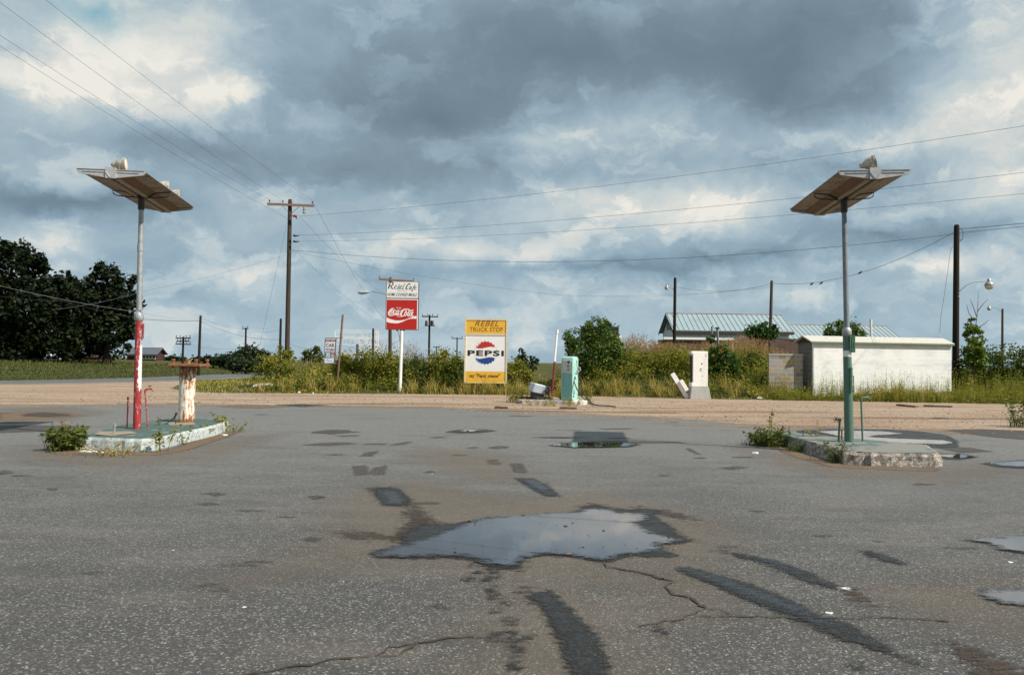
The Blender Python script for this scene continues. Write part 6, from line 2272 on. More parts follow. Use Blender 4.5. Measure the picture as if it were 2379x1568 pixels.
# near dark pole with lamp, right
pr, pro = pole_thing('near black pole with a curved lamp arm right of the shed', 2222.5, 522.5, 2219, 36.5, .16, 'pole_dark', ())
q = lambda x, y, Y=36.4: P(x, y, Y) - pro
mb = MB(); mb.tube([q(2226, 682), q(2234, 672), q(2246, 662), q(2262, 655), q(2278, 653), q(2290, 653)], .028, 7); mb.tube([q(2226, 690), q(2229, 690)], .05, 7)
am_ = mb.build('lamp_arm', MAT['galv'], pr, True)
mb = MB(); mb.lathe([(.10, -.02), (.19, .06), (.21, .14), (.17, .22), (.10, .28), (.09, .40), (.05, .44)], q(2298, 668), (0, 0, 1), 16); lh = mb.build('lamp_head', MAT['galv'], am_, True)
mb = MB(); mb.lathe([(.02, -.16), (.12, -.13), (.18, -.06), (.205, .02)], q(2298, 665.5), (0, 0, 1), 16); mb.build('globe', MAT['lens'], lh, True)
mb = MB(); mb.tube([q(2232, 531), q(2238, 540), q(2236, 555), q(2230, 563)], .012, 5); mb.tube([q(2227, 560), q(2236, 556)], .018, 5); mb.build('drop_loop', MAT['wire'], pr)
pf, pfo = pole_thing('far slim pole with a small curved lamp at the right edge', 2329, 717, 2328, 66, .11, 'pole_grey', ())
q = lambda x, y, Y=65.9: P(x, y, Y) - pfo
mb = MB(); mb.tube([q(2327, 725), q(2318, 717), q(2308, 714), q(2299, 714)], .022, 6); am_ = mb.build('lamp_arm', MAT['galv'], pf, True)
mb = MB(); mb.lathe([(.06, -.16), (.17, -.08), (.17, .04), (.10, .14), (.06, .24)], q(2298, 717), (0, 0, 1), 12); mb.build('lamp_head', MAT['galv'], am_, True)
# small posts
bb = P(2025, 800, 50); zb = float(H(bb.x, 50))
mb = MB(); t_ = P(2023, 742, 50) - Vector((bb.x, 50, zb)); mb.tube([(0, 0, -.2), t_ * .9, t_], [.085, .08, .095], 8)
o = mb.build('vent_pipe', MAT['white'], None, True); o.location = (bb.x, 50, zb)
tag(o, 'leaning pale vent pipe over the shed roof, before the farther barn', 'pipe')
bb = P(1671, 815, 40); zb = float(H(bb.x, 40))
rt = empty('metal_post', (bb.x, 40, zb), 'capped grey metal post rising from the flowering vine', 'post')
t_ = P(1666.5, 762, 40) - Vector((bb.x, 40, zb))
mb = MB(); mb.tube([(0, 0, -.2), t_], .06, 8); mb.build('post', MAT['galv_dull'], rt, True)
mb = MB(); mb.tube([t_ - Vector((0, 0, .05)), t_ + Vector((0, 0, .04))], .11, 8); mb.build('cap', MAT['dark_metal'], rt, True)
bb = P(1655, 815, 40.3); zb = float(H(bb.x, 40.3))
mb = MB(); t_ = P(1654, 758, 40.3) - Vector((bb.x, 40.3, zb)); mb.tube([(0, 0, -.2), t_], .04, 8); mb.tube([t_ * .9, t_], .055, 8)
o = mb.build('metal_post', MAT['galv_dull'], None, True); o.location = (bb.x, 40.3, zb)
tag(o, 'thinner grey rod left of the capped metal post', 'post')


# ------------------------------------------------------------------ wires
def wire(label, pts, r, sag=0.0, mat='wire', name='power_line', ext=0.0, n=22):
    """pts: (x, y, Y) photo points with their depth; straight or sagging span through them"""
    w = [P(*p) for p in pts]
    if ext:
        w[-1] = w[-1] + (w[-1] - w[-2]) * ext
    out = []
    for a, c in zip(w[:-1], w[1:]):
        for k in range(n):
            t = k / n
            p_ = a.lerp(c, t)
            p_.z -= sag * 4 * t * (1 - t)
            out.append(p_)
    out.append(w[-1])
    mb = MB(); mb.tube([p_ - w[0] for p_ in out], r * .62, 4)
    o = mb.build(name, MAT[mat], None, True)
    o.location = w[0]
    return tag(o, label, 'wire', 'overhead wires')


wire('wire from the right insulator of the tallest pole to the upper left sky', [(727, 467, 47.8), (125, 0, 22)], .010, .25, ext=.35)
wire('wire from the inner insulator of the tallest pole to the top left corner', [(657, 466, 47.8), (15, 0, 22)], .010, .30, ext=.35)
wire('wire from the left insulator of the tallest pole to the left edge, upper', [(626, 465, 47.8), (0, 67, 25)], .010, .30, ext=.35)
wire('wire from the tallest pole shaft to the left edge, lowest of the overhead four', [(668, 508, 47.8), (0, 92, 25)], .010, .3, ext=.35)
wire('highest wire running from the tallest pole to the right edge', [(688, 503, 47.8), (2379, 274, 27)], .011, .55, ext=.2)
wire('second wire running from the tallest pole to the right edge', [(690, 547, 47.8), (2379, 382, 27)], .011, .55, ext=.2)
wire('third wire running from the tallest pole to the right edge', [(690, 561, 47.8), (2379, 431, 27)], .010, .55, ext=.2)
wire('thick cable from the tallest pole to the top of the near black pole', [(678, 581, 47.8), (2216, 544, 36.5)], .017, 1.05)
wire('cable leaving the near black pole to the right edge, upper', [(2228, 532, 36.5), (2379, 518, 30)], .018, .02, ext=.6)
wire('cable leaving the near black pole to the right edge, lower', [(2228, 541, 36.5), (2379, 525, 30)], .014, .02, ext=.6)
wire('cable with birds dipping from near black pole to the leaning pole', [(2215, 541, 36.5), (1795, 658, 52)], .018, .85)
wire('cable between the leaning pole and the yard lamp pole', [(1791, 659, 52), (1571, 666, 58)], .014, .45)
wire('long low wire from the tallest pole to the leaning weathered pole', [(678, 583, 47.8), (1300, 686, 50), (1790, 668, 52)], .010, .25)
wire('thin wire between the yard lamp pole and the sky left of it', [(1791, 663, 52), (1400, 690, 55)], .007, .3)
wire('service wire from the tallest pole down to the left behind the red lamp post', [(665, 592, 47.8), (340, 675, 40), (120, 720, 36)], .010, .12)
wire('steep guy wire anchoring the tallest pole', [(665, 520, 47.8), (663, 535, 47.7), (601, 815, 46)], .012, 0.0, name='guy_wire')
wire('wire from the tallest pole crossarm to the pole behind the cafe sign', [(727, 468, 47.8), (893, 740, 92)], .014, .6)
wire('wire from the tallest pole to the hidden pole, middle', [(694, 500, 47.8), (905, 690, 93)], .013, .6)
wire('wire from the tallest pole to the hidden pole, lower', [(690, 585, 47.8), (880, 745, 93)], .010, .4)
wire('pale cable crossing in front of the left trees', [(-30, 657, 50), (320, 725, 60), (465, 742, 66)], .015, .15, 'wire_pale')
wire('thin second cable crossing the left trees', [(-30, 684, 50), (150, 700, 55), (320, 738, 60), (465, 745, 66)], .010, .1, 'wire')
wire('lower black cable from the roadside pole toward the left trees', [(465, 746, 66), (330, 742, 61)], .022, .05)
wire('sagging cable from the roadside pole to the thin dark pole', [(466, 738, 66), (572, 763, 80), (652, 766, 62)], .012, .3)
wire('thick sagging cable from the roadside pole past the bushes', [(466, 746, 66), (652, 789, 62)], .022, .45)
wire('faint far wire between the distant poles', [(443, 800, 105), (570, 808, 92)], .014, .4)
wire('thin cable from the thin dark pole down to the right', [(653, 790, 62), (720, 812, 60)], .014, .1)
wire('frayed drop wire hanging slack beside the near black pole', [(2213, 570, 36.3), (2208, 585, 36.3), (2199, 650, 36.3), (2186, 735, 36.2), (2183, 775, 36.2)], .014, .02, name='drop_wire')
p_ = P(2182, 790, 36.2)
mb = MB(); mb.tube([(0, 0, 0), (.01, 0, .16)], .035, 7); mb.tube([(.01, 0, .15), (.02, 0, .36)], .012, 5)
o = mb.build('insulator_weight', MAT['white'], None, True); o.location = p_
tag(o, 'white insulator dangling at the end of the frayed drop wire', 'insulator')


def bird(label, x, y, Y):
    c = P(x, y, Y)
    mb = MB()
    mb.tube([(-.13, 0, -.05), (-.06, 0, -.01), (.02, 0, .03), (.07, 0, .08), (.10, 0, .10), (.14, 0, .095)], [.012, .045, .055, .035, .032, .006], 8)
    mb.tube([(0, .01, -.02), (0, .01, -.08)], .006, 4)
    o = mb.build('bird', MAT['black'], None, True)
    o.location = c
    tag(o, label, 'bird', 'birds on the cable')


bird('leftmost of three small dark birds perched on the dipping cable', 1886, 660.5, 47.6)
bird('middle of three small dark birds perched on the dipping cable', 1908, 658.5, 46.8)
bird('rightmost small dark bird perched alone higher up the dipping cable', 1998, 634.5, 43.0)

# ------------------------------------------------------------------ trees and shrubs
def wtree(name, label, x, Y, parts, n, leaf, mat, tr, seed, group=None, cat='tree', **kw):
    """parts: lobes given as photo ellipses (x, y, rx, ry[, depth offset])"""
    bp = P(x, 830, Y)
    zb = float(H(bp.x, Y))
    base = Vector((bp.x, Y, zb))
    lobes = []
    for q in parts:
        c = P(q[0], q[1], Y) - base
        k = Y / FPX
        dy = q[4] if len(q) > 4 else 0
        lobes.append(((c.x, dy, c.z), (q[2] * k, (q[2] + q[3]) * .5 * k, q[3] * k)))
    return tree(name, label, cat, base, lobes, n, leaf, mat, tr, seed, group, **kw)


G1 = 'dark trees beyond the road'
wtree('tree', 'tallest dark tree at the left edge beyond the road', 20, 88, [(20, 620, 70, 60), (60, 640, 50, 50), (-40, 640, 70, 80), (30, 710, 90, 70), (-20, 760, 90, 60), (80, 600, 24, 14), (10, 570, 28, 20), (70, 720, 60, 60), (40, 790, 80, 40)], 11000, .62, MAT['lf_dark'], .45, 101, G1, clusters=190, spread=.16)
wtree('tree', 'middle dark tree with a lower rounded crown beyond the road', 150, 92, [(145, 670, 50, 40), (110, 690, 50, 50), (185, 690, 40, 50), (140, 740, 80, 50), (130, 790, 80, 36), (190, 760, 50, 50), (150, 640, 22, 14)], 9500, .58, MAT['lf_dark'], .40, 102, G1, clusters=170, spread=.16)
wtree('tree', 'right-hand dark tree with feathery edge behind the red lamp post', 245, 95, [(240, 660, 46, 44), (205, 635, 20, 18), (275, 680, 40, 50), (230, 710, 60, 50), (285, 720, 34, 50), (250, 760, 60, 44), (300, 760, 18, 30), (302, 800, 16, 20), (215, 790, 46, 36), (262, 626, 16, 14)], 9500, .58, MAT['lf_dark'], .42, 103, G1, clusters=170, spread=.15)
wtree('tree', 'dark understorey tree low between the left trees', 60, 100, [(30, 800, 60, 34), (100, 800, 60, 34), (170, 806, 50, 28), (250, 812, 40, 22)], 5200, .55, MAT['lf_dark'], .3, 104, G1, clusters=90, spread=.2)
G2 = 'far bushes by the road'
for k, (x, y, rx, ry, Y, lab) in enumerate(((575, 826, 34, 18, 90, 'dark round bush under the low crossarm pole'), (612, 832, 20, 12, 85, 'dark bush right of the low crossarm pole'), (525, 840, 26, 10, 95, 'low dark shrub left of the round bush'), (545, 832, 16, 8, 110, 'small far bush above the low dark shrub'),
                                            (495, 838, 22, 8, 120, 'faint far shrub behind the rusty column'), (465, 838, 18, 6, 140, 'low distant shrub line at the foot of the roadside pole'), (400, 838, 30, 5, 150, 'thin distant hedge right of the red barn'), (570, 848, 40, 12, 75, 'low dark brush spilling toward the road'))):
    wtree('bush', lab, x, Y, [(x, y, rx, ry), (x - rx * .5, y + ry * .3, rx * .6, ry * .8), (x + rx * .55, y + ry * .35, rx * .55, ry * .7)], 1500, .42 * Y / 90, MAT['lf_far'], .12, 120 + k, G2, 'bush', clusters=36, spread=.25)
wtree('bush', 'pointed dark cedar behind the weeds right of the truck stop sign', 1215, 52, [(1212, 826, 12, 14), (1214, 840, 18, 16), (1222, 848, 22, 14), (1211, 815, 5, 7)], 1500, .16, MAT['lf_far'], .08, 130, 'far bushes by the road', 'bush', clusters=40)
wtree('bush', 'dark scrubby bush right of the pointed cedar', 1238, 55, [(1238, 838, 12, 10), (1243, 848, 12, 12)], 800, .16, MAT['lf_far'], .06, 131, 'far bushes by the road', 'bush', clusters=24)
# tree behind the pump
wtree('tree', 'bushy green tree standing behind the mint pump', 1382, 37.5, [(1385, 765, 32, 24), (1402, 752, 18, 14), (1335, 782, 24, 20), (1350, 810, 34, 28), (1400, 800, 38, 30), (1430, 810, 20, 22), (1375, 835, 44, 30), (1415, 840, 34, 26), (1340, 850, 26, 22), (1385, 865, 44, 22), (1320, 815, 14, 18), (1440, 838, 16, 18)],
      15000, .14, MAT['lf_tree'], .09, 140, None, clusters=330, spread=.19, wr=.45)
wtree('shrub', 'flowering vine mound with orange blossoms right of the stripped pump', 1668, 36.5, [(1668, 820, 26, 18), (1680, 840, 26, 22), (1655, 845, 20, 26), (1672, 865, 28, 26), (1655, 880, 20, 16), (1650, 780, 8, 12), (1654, 800, 10, 14), (1700, 848, 22, 22), (1715, 872, 24, 18), (1695, 880, 20, 14)], 7600, .125, MAT['lf_vine'], .06, 141, None, 'shrub', clusters=150, spread=.18)
rg = np.random.default_rng(9)
fp = []
for (x, y) in ((1657, 822), (1664, 812), (1682, 818), (1662, 850), (1670, 872), (1690, 852), (1652, 868), (1684, 838), (1640, 860), (1700, 866), (1676, 828)):
    fp.append(np.array(P(x, y, 35.6)) + rg.normal(0, .05, (2, 3)))
fl_ = Veg().leaves(np.concatenate(fp), .09, .07, .5 + rg.normal(0, .3, 22), rg)
par = [o for o in bpy.data.objects if o.name.startswith('shrub') and o.parent is None][0]
fl_.build('blossoms', MAT['flower'], par, par.location)
wtree('shrub', 'dark green shrub before the eave of the nearer barn', 1765, 46, [(1762, 770, 26, 14), (1748, 778, 18, 10), (1785, 776, 18, 12), (1800, 768, 8, 14), (1772, 755, 8, 10)], 2200, .17, MAT['lf_vine'], .06, 142, None, 'shrub', clusters=70, spread=.25)
wtree('shrub', 'rounded green shrub behind the shed roof at the green lamp post', 1950, 48, [(1945, 765, 26, 20), (1970, 768, 24, 20), (1990, 778, 24, 12), (1925, 775, 16, 12), (1958, 752, 12, 10)], 3000, .16, MAT['lf_tree'], .06, 143, None, 'shrub', clusters=90, spread=.22)
wtree('sapling', 'lime green sapling with bare twigs right of the near black pole', 2264, 35.5, [(2258, 765, 14, 12), (2262, 745, 10, 6), (2266, 790, 18, 12), (2262, 815, 20, 16), (2268, 840, 22, 18), (2250, 778, 10, 8), (2272, 772, 10, 8)], 2600, .15, MAT['lf_lime'], .05, 144, None, 'sapling', clusters=90, spread=.22, limbs=3, trunk_mat='bark_pale')
par = [o for o in bpy.data.objects if o.name.startswith('sapling') and o.parent is None][0]
mb = MB()
o_ = par.location
for pts in (((2265, 770), (2270, 735), (2273, 690), (2272, 672)), ((2269, 735), (2260, 710), (2254, 695)), ((2270, 725), (2285, 705), (2296, 695)), ((2262, 745), (2250, 725), (2246, 708)), ((2275, 760), (2290, 750), (2297, 743))):
    mb.tube([P(x, y, 35.5) - o_ for x, y in pts], [.022, .014, .008, .005][:len(pts)], 5)
mb.build('bare_twigs', MAT['bark_pale'], par)
wtree('shrub', 'dark hedge mass filling the right edge behind the weeds', 2330, 36.5, [(2250, 850, 30, 40), (2300, 845, 40, 36), (2350, 840, 40, 34), (2400, 845, 40, 40), (2240, 880, 30, 26), (2310, 880, 40, 26), (2370, 880, 40, 26)], 7500, .13, MAT['lf_weed_dk'], .06, 145, None, 'shrub', clusters=220, spread=.18)
wtree('shrub', 'young tree sprout among the weeds left of the car wash sign', 722, 41, [(722, 818, 10, 14), (735, 812, 8, 12), (712, 828, 14, 12), (740, 830, 14, 14)], 900, .15, MAT['lf_weed_dk'], .03, 146, None, 'shrub', clusters=40, spread=.25)
wtree('shrub', 'small sprout at the base of the tallest utility pole', 658, 44, [(655, 812, 8, 12), (668, 822, 12, 12), (650, 830, 12, 12), (678, 832, 10, 10)], 700, .15, MAT['lf_weed'], .03, 147, None, 'shrub', clusters=34, spread=.25)
G3 = 'leafy shrubs in the weed bank'
for k, (x, y, rx, ry, m_, lab) in enumerate(((640, 850, 44, 24, 'lf_weed', 'low mixed shrub at the left end of the weed bank'), (850, 845, 40, 30, 'lf_weed', 'broad leafy shrub left of the white sign pole'), (905, 850, 36, 30, 'lf_weed', 'bright leafy shrub just behind the white sign pole'), (965, 856, 36, 30, 'lf_weed_dk', 'dark shrub right of the white sign pole'),
                                             (1030, 846, 36, 30, 'lf_weed', 'yellow-green shrub left of the truck stop sign'), (800, 850, 26, 26, 'lf_weed', 'green shrub right of the leaning rusty pipe'), (1205, 866, 30, 26, 'lf_weed', 'bushy green shrub touching the truck stop sign on its right'), (1065, 865, 20, 34, 'lf_weed_dk', 'dark green shrub against the left edge of the truck stop sign'),
                                             (1480, 850, 40, 26, 'lf_weed', 'green shrub right of the pump tree'), (1560, 842, 46, 28, 'lf_weed', 'yellowish shrub above the leaning white panels'), (1745, 850, 30, 30, 'lf_weed_dk', 'dark shrub at the left end of the block wall'))):
    wtree('shrub', lab, x, 37.6, [(x, y, rx, ry), (x - rx * .5, y + ry * .5, rx * .6, ry * .6), (x + rx * .5, y + ry * .45, rx * .6, ry * .65), (x + rx * .1, y - ry * .5, rx * .5, ry * .5)], 2400, .12, MAT[m_], .03, 160 + k, G3, 'shrub', clusters=95, spread=.24)
# dead twiggy bush
b = P(1080 * .6608 + 740, 825, 44)
p0 = P(1030 - 72, 826, 44)
mb = MB()
rg = np.random.default_rng(3)
for k in range(40):
    a, l_ = rg.uniform(-1.0, 1.0), rg.uniform(.5, 1.4)
    s = Vector((rg.normal(0, .35), rg.normal(0, .2), 0))
    e = s + Vector((math.sin(a) * l_ * .6, rg.normal(0, .2), l_ * math.cos(a * .6)))
    mb.tube([s, s.lerp(e, .5) + Vector((rg.normal(0, .05), 0, .05)), e], [.014, .009, .005], 4)
o = mb.build('dead_bush', m_simple("dry_twig", (.22, .16, .13), .9, .3, 9)); o.location = (p0.x, 44, p0.z - .5)
tag(o, 'leafless greyish dead bush right of the cafe sign pole', 'bush')

# ------------------------------------------------------------------ mass planting (nobody could count these)
def scatter(n, x0, x1, y0, y1, rg, f=None):
    x = rg.uniform(x0, x1, n)
    y = rg.uniform(y0, y1, n)
    if f is not None:
        k = f(x, y)
        x, y = x[k], y[k]
    return np.column_stack([x, y, H(x, y)])


def in_bank(x, y):
    """planted bank: behind the gravel edge, right of the road, clear of the shed and wall"""
    ok = (y > edge_y(x) + .1) & (x > roadx(y) + 6)
    ok &= ~((x > 13.6) & (x < 21.8) & (y > 33.9) & (y < 36.6))
    return ok


def weed_density(x):
    return np.interp(x, [-16, -13.2, -12.2, -10.6, -0.8, 0.2, 1.8, 3.0, 12, 14, 30], [0.0, .02, .25, 1, 1, .45, .35, 1, 1, .8, 1])


rg = np.random.default_rng(50)
# 1. leafy weeds growing in mounds of one kind each, with gaps and hollows between
C1 = scatter(2100, -14, 30, 33, 41.5, rg, in_bank)
xq = C1[:, 0] * 37 / C1[:, 1]
front = sstep(.5, 3.4, C1[:, 1] - edge_y(C1[:, 0]))
C1k = rg.random(len(C1)) < (.04 + .62 * front) * weed_density(xq)
C1, xq, front = C1[C1k], xq[C1k], front[C1k]
hmax = np.interp(xq, [-14, -11.5, -10, -8, -1, .3, 2, 3, 12, 14, 22, 30], [.3, .8, 1.15, 1.4, 1.45, .9, .7, 1.3, 1.2, .9, .9, 1.25])
vw = [Veg(), Veg(), Veg()]
for (cx_, cy_, cz_), hm, fr_ in zip(C1, hmax, front):
    kind = rg.choice(3, p=[.66, .24, .10])
    h0 = hm * (.28 + .72 * fr_) * rg.uniform(.45, 1.15)
    if kind == 2:
        h0 *= .8
    if cx_ > 13 and cy_ < 34.3:
        h0 *= .6
    k, m = int(rg.integers(9, 17)), 11
    r0 = rg.uniform(.22, .55)
    off = rg.normal(0, r0 * .55, (k, 2))
    hs_ = h0 * rg.uniform(.6, 1.05, k) * np.clip(1.15 - .55 * np.linalg.norm(off, axis=1) / r0, .45, 1.1)
    t = rg.uniform(.12, 1.0, (k, m))
    bx = cx_ + off[:, 0:1]
    by = cy_ + off[:, 1:2]
    pts = np.zeros((k, m, 3))
    pts[:, :, 0] = bx + off[:, 0:1] * .75 * t + rg.normal(0, .06, (k, m))
    pts[:, :, 1] = by + off[:, 1:2] * .75 * t + rg.normal(0, .06, (k, m))
    pts[:, :, 2] = cz_ + t * hs_[:, None]
    t0 = rg.uniform(.05, .62)
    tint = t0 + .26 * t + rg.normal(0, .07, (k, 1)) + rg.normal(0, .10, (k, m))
    ls = rg.uniform(.085, .16)
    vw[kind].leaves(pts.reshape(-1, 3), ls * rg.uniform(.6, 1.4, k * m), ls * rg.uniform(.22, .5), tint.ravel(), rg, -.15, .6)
    if kind == 0 and rg.random() < .6:
        B0 = np.column_stack([bx[:, 0], by[:, 0], np.full(k, cz_)])
        vw[0].blades(B0, hs_ * 1.15, .018, .3, t0 + .35, rg)
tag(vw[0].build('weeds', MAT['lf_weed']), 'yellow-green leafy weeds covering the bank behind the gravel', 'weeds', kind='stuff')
tag(vw[1].build('weeds', MAT['lf_weed_dk']), 'darker leafy weeds among the yellow-green ones on the bank', 'weeds', kind='stuff')
tag(vw[2].build('weeds', MAT['lf_vine']), 'deep green creeping leaves spread through the bank weeds', 'weeds', kind='stuff')

# 2. low verge grass along the gravel edge, with dry tufts
Bv = scatter(26000, -24, 32, 30.2, 52, rg, lambda x, y: (y > edge_y(x) - .25 + .35 * np.sin(x * 3.1) * np.sin(x * .9)) & (y < edge_y(x) + 3.2 + 5 * (x < -12)) & (x > roadx(y) + 3.9))
d_ = Bv[:, 1] - edge_y(Bv[:, 0])
hg = .08 + .20 * sstep(0, 2.5, d_) * rg.uniform(.4, 1.5, len(Bv)) * np.where(Bv[:, 0] < -11.5, .45, 1.0)
patch = np.sin(Bv[:, 0] * .9 + 1.7) * np.sin(Bv[:, 1] * 1.3 + Bv[:, 0] * .4)
va, vb = Veg(), Veg()
s = (patch + rg.normal(0, .45, len(Bv))) > -.35
va.blades(Bv[s], hg[s], .035, .8, .45 + rg.normal(0, .22, s.sum()), rg)
vb.blades(Bv[~s], hg[~s], .035, .7, .45 + rg.normal(0, .22, (~s).sum()), rg)
tag(va.build('dry_grass', MAT['lf_dry']), 'short dry yellow grass along the gravel edge', 'grass', kind='stuff')
tag(vb.build('verge_grass', MAT['lf_weed']), 'short green grass along the gravel edge', 'grass', kind='stuff')

# 3. tall tawny grass stalks in loose stands, leaning
cent = [(-9.0, 35.2), (-8.3, 35.6), (-5.0, 35.3), (-3.4, 35.0), (-1.9, 34.9), (-0.4, 35.0), (.3, 35.3), (-10.6, 34.9), (4.6, 35.2), (5.4, 35.2), (6.2, 35.0), (7.0, 34.8), (8.0, 34.6), (3.4, 35.4), (2.6, 34.9), (-1.0, 34.7), (-.6, 34.7), (10.6, 34.6), (11.4, 34.2), (16, 32.9), (17.5, 33.0), (19, 32.9), (23, 33.0)]
vc = Veg()
for (x, y) in cent:
    for _ in range(9):
        k = 22
        tx_, ty_ = rg.normal(x, .55), rg.normal(y, .4)
        if ty_ < edge_y(tx_) + .35:
            continue
        b_ = np.column_stack([rg.normal(tx_, .07, k), rg.normal(ty_, .07, k)])
        b_ = np.column_stack([b_, H(b_[:, 0], b_[:, 1])])
        vc.blades(b_, rg.uniform(.35, 1.0) * rg.uniform(.6, 1.1, k), .024, rg.uniform(.35, .95), rg.uniform(.25, .7) + rg.normal(0, .15, k), rg)
tag(vc.build('tawny_grass', MAT['lf_dry']), 'tall tawny grass stalks in loose stands before the bank', 'grass', kind='stuff')

# 4. seed-headed grass on the crest of the bank
Bs = scatter(17000, -13, 16, 37.5, 46.5, rg, in_bank)
xs_ = Bs[:, 0] * 40 / Bs[:, 1]
kd = np.interp(xs_, [-13, -10, -5, -1, .5, 2.4, 4.5, 6, 13, 16], [.06, .16, .16, .18, .06, .05, .35, .9, .9, .6])
kd = kd * np.clip(.75 + .6 * np.sin(Bs[:, 0] * 1.7 + Bs[:, 1]) + .4 * np.sin(Bs[:, 0] * 3.9), .12, 1.2)
Bs = Bs[rg.random(len(Bs)) < kd]
hs = np.interp(Bs[:, 0] * 40 / Bs[:, 1], [-13, -9, -1, .5, 2, 4.5, 7, 15], [.8, 1.45, 1.5, .6, .5, .9, 1.05, 1.0]) * rg.uniform(.5, 1.15, len(Bs)) * np.clip(1 + .22 * np.sin(Bs[:, 0] * .9 + 2) + .12 * np.sin(Bs[:, 0] * 2.9), .6, 1.3)
vd, ve = Veg(), Veg()
ve.blades(Bs, hs * .9, .026, .3, .40 + rg.normal(0, .2, len(Bs)), rg)
ve.blades(Bs + rg.normal(0, .08, Bs.shape) * [1, 1, 0], hs * .7, .035, .45, .45 + rg.normal(0, .2, len(Bs)), rg)
tp_ = Bs + np.column_stack([rg.normal(0, .10, len(Bs)), rg.normal(0, .10, len(Bs)), hs])
mm = 4
hp = np.repeat(tp_, mm, 0) + rg.normal(0, 1, (len(tp_) * mm, 3)) * [.05, .05, .12]
vd.leaves(hp, .15 * rg.uniform(.6, 1.3, len(hp)), .026, .5 + rg.normal(0, .25, len(hp)), rg, -.8, 1.0)
tag(ve.build('crest_grass', MAT['lf_weed']), 'tall grass on the crest of the bank', 'grass', kind='stuff')
tag(vd.build('seed_heads', MAT['lf_seed']), 'rusty seed heads along the crest of the bank', 'grass', kind='stuff')

# 5. stalky weeds in front of the shed and the right-hand hedge
Bf = scatter(2600, 11.5, 30, 31.2, 34.4, rg, lambda x, y: (y > edge_y(x) + .3) & ~((x > 13.6) & (x < 21.6) & (y > 33.85 + (x - 13.6) * .14)))
hf = .35 + rg.random(len(Bf)) ** 1.6 * .75
hf *= np.clip(.6 + .5 * (Bf[:, 1] - edge_y(Bf[:, 0])), .4, 1.1) * np.clip(1 + .3 * np.sin(Bf[:, 0] * 2.3) + .2 * np.sin(Bf[:, 0] * 5.1), .5, 1.5)
vf = Veg()
m = 11
t = np.linspace(.08, 1.0, m)[None, :]
k = len(Bf)
pts = np.zeros((k, m, 3))
pts[:, :, 0] = Bf[:, 0:1] + rg.normal(0, .03, (k, m)) * (1.3 - t)
pts[:, :, 1] = Bf[:, 1:2] + rg.normal(0, .03, (k, m))
pts[:, :, 2] = Bf[:, 2:3] + t * hf[:, None]
vf.leaves(pts.reshape(-1, 3), (.11 * (1.25 - .7 * t) * np.ones((k, 1))).ravel(), .026, (.35 + .25 * t + rg.normal(0, .13, (k, m))).ravel(), rg, -.5, .7)
vf.blades(Bf, hf, .012, .1, .5, rg)
tag(vf.build('stalky_weeds', MAT['lf_weed']), 'upright stalky weeds growing before the white shed', 'weeds', kind='stuff')

# 6. field grass beyond the road
Bl = scatter(52000, -95, -24, 42, 110, rg, lambda x, y: x < roadx(y) - 4.2)
keep = rg.random(len(Bl)) < np.clip(60 / Bl[:, 1], .3, 1)
Bl = Bl[keep]
tall = sstep(8, 32, roadx(Bl[:, 1]) - Bl[:, 0])
hl = (.10 + .26 * tall) * rg.uniform(.5, 1.3, len(Bl))
vl = Veg().blades(Bl, hl, .07, .6, .30 + .28 * tall + rg.normal(0, .2, len(Bl)), rg)
tag(vl.build('field_grass', MAT['lf_field']), 'dark green rough grass across the field beyond the road', 'grass', kind='stuff')
Bm = scatter(9000, -26, -10, 42, 80, rg, lambda x, y: (x > roadx(y) + 4.2) & (y > edge_y(x) + 1))
vm = Veg().blades(Bm, rg.uniform(.07, .24, len(Bm)), .06, .9, .62 + rg.normal(0, .22, len(Bm)), rg)
tag(vm.build('mound_grass', MAT['lf_weed']), 'rough grass on the mound right of the road bend', 'grass', kind='stuff')

# ------------------------------------------------------------------ odds and ends on the gravel
scrap('rag', 'crumpled pinkish-white sheet lying on the grassy mound', Vector((-12.1, 36.0, float(H(-12.1, 36.0)) + .08)), (1.15, 1.0, .2), MAT['pink'], 11, 'litter')
for k, (x, y, w_, lab) in enumerate(((695, 914, .16, 'white scrap at the gravel edge below the car wash sign'), (727, 916, .10, 'smaller white scrap right of the one under the car wash sign'), (1660, 916, .7, 'flat pale slab in the grass right of the stripped pump'), (2330, 917, .5, 'pale litter at the foot of the right-hand weeds'), (1765, 927, .3, 'pale stone on the verge left of the block wall'), (1600, 905, .3, 'pale chip of litter near the leaning panels'))):
    p_ = G(x, y)
    scrap('litter', lab, Vector((p_.x, p_.y, max(0, float(H(p_.x, p_.y))) + .02)), (w_, w_ * .6, .07), MAT['litter'], 20 + k)
for k, (xa, ya, xb, yb_, lab) in enumerate(((2086, 942, 2130, 946, 'short dark board lying on the gravel before the shed'), (2146, 944, 2212, 946, 'long dark board on the gravel right of the shorter one'), (1150, 948, 1180, 949, 'thin rust strip on the gravel left of the weedy island'), (1300, 959 - 10, 1340, 950, 'thin rust strip on the gravel before the pump'))):
    a, c = G(xa, ya, .01), G(xb, yb_, .01)
    mb = MB(); d = c - a
    R = Matrix.Rotation(math.atan2(d.y, d.x), 3, 'Z')
    mb.box(d / 2 + Vector((0, 0, .03)), (d.length, .16 if k < 2 else .08, .055), R, .006)
    mb.box(d * .25 + Vector((0, .1, .05)), (d.length * .35, .09, .03), R @ Matrix.Rotation(.12, 3, 'Z'), .004)
    o = mb.build('board', MAT['board']); o.location = a
    tag(o, lab, 'board')

# loose stones on the gravel and strewn over the edge of the asphalt
rg = np.random.default_rng(77)


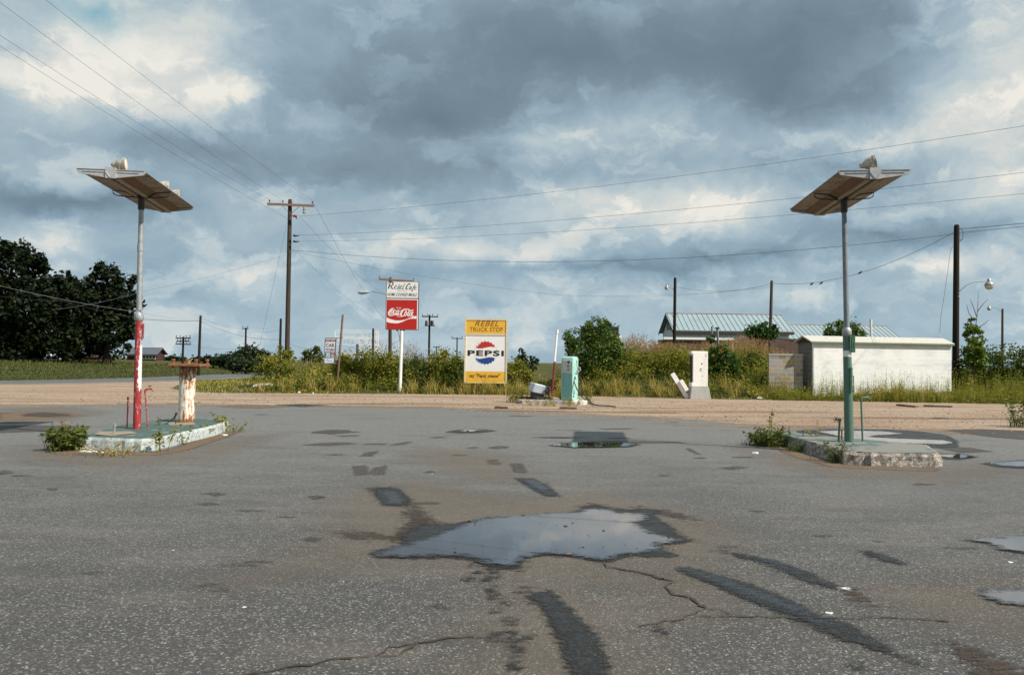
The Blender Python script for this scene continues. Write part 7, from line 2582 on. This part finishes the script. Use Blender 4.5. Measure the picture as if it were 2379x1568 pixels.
def pebbles(name, label, xy, z, size, mat, tint):
    """small faceted stones gathered in one mesh"""
    base = np.array([(1, 0, 0), (0, 1, 0), (-1, 0, 0), (0, -1, 0), (0, 0, .8), (0, 0, -.3)])
    fs = np.array([(0, 1, 4), (1, 2, 4), (2, 3, 4), (3, 0, 4), (1, 0, 5), (2, 1, 5), (3, 2, 5), (0, 3, 5)])
    n = len(xy)
    sc = size[:, None, None] * rg.uniform(.6, 1.3, (n, 6, 3)) * np.array([1, .8, .6])
    a = rg.uniform(0, 6.28, n)
    v = base[None] * sc
    vx = v[:, :, 0] * np.cos(a)[:, None] - v[:, :, 1] * np.sin(a)[:, None] + xy[:, 0:1]
    vy = v[:, :, 0] * np.sin(a)[:, None] + v[:, :, 1] * np.cos(a)[:, None] + xy[:, 1:2]
    V = np.stack([vx, vy, v[:, :, 2] + z], 2).reshape(-1, 3)
    F = (fs[None] + 6 * np.arange(n)[:, None, None]).reshape(-1, 3)
    o = mesh_obj(name, V, F, mat, tint=np.repeat(tint, 6))
    return tag(o, label, 'stones', kind='stuff')


m_stone = m_leaf("loose_stone", [(0, (.10, .06, .035, 1)), (.5, (.26, .18, .12, 1)), (1, (.46, .40, .33, 1))], 0.0)
ab = np.array([(-23, 22.3), (-14.5, 23.0), (-9.8, 24.3), (-3.7, 24.4), (0, 22.8), (3.8, 21.2), (6.2, 18.9), (10.4, 17.6), (13, 16.5), (22, 15)])
x = rg.uniform(-24, 22, 5200)
yl = np.interp(x, ab[:, 0], ab[:, 1])
y = yl - 1.0 + rg.random(5200) ** 1.2 * 12
ok = (y < edge_y(x) + .3) & (x > roadx(y) + 3.6)
xy = np.column_stack([x, y])[ok]
pebbles('gravel_stones', 'loose pale and brown stones strewn over the gravel', xy, .006, .014 + .034 * rg.random(len(xy)) ** 4, m_stone, rg.uniform(0, .85, len(xy)) ** 1.3)
gx, gy = [], []
for k in range(70):
    q_ = c1([(rg.uniform(350, 2150), rg.uniform(300, 600))])[0]
    gx.append(q_.x); gy.append(q_.y)
pebbles('puddle_grit', 'grit and small stones breaking the surface of the puddle', np.column_stack([gx, gy]), .021, .006 + .018 * rg.random(70) ** 3, m_leaf("wet_grit", [(0, (.02, .014, .01, 1)), (.8, (.06, .04, .025, 1)), (1, (.25, .12, .05, 1))], 0.0), rg.random(70))
xy = np.column_stack([rg.uniform(-12, 12, 900), 3.3 + 17 * rg.random(900)])
pebbles('asphalt_stones', 'tiny loose stones scattered over the asphalt', xy, .008, .004 + .010 * rg.random(900) ** 2, m_stone, rg.uniform(.2, 1, 900))
dr = []
for k in range(46):
    cx_ = rg.uniform(-20, 18)
    cy_ = np.interp(cx_, ab[:, 0], ab[:, 1]) + rg.normal(-.35, .5)
    rx_, ry_ = rg.uniform(.5, 2.4), rg.uniform(.08, .4)
    dr.append([(cx_ + rx_ * math.cos(a_) * rg.uniform(.7, 1.2), cy_ + ry_ * math.sin(a_) * rg.uniform(.7, 1.2)) for a_ in np.linspace(0, 2 * math.pi, 11)[:-1]])
marks('gravel_drifts', dr, .0072, m_patch("thin_gravel_drift", (.20, .125, .075, 1), (.30, .22, .145, 1), .95, .5, .10, .85, 4.0, (1, 2.5, 1), .1, .3), .2, .09)
rt_ = []
for k in range(14):
    cx_ = rg.uniform(-22, 20)
    cy_ = np.interp(cx_, ab[:, 0], ab[:, 1]) + rg.uniform(.8, 9.5)
    rx_, ry_ = rg.uniform(.8, 4.0), rg.uniform(.05, .22)
    if cy_ < edge_y(cx_) - .5:
        rt_.append([(cx_ + rx_ * math.cos(a_) * rg.uniform(.8, 1.2), cy_ + .04 * rx_ * math.cos(a_) + ry_ * math.sin(a_) * rg.uniform(.7, 1.2)) for a_ in np.linspace(0, 2 * math.pi, 11)[:-1]])
marks('gravel_ruts', rt_, .0060, m_patch("damp_rut", (.11, .064, .038, 1), (.18, .115, .07, 1), .95, .5, .10, .6, 5.0, (1, 2.5, 1), .1, .1), .15, .09)
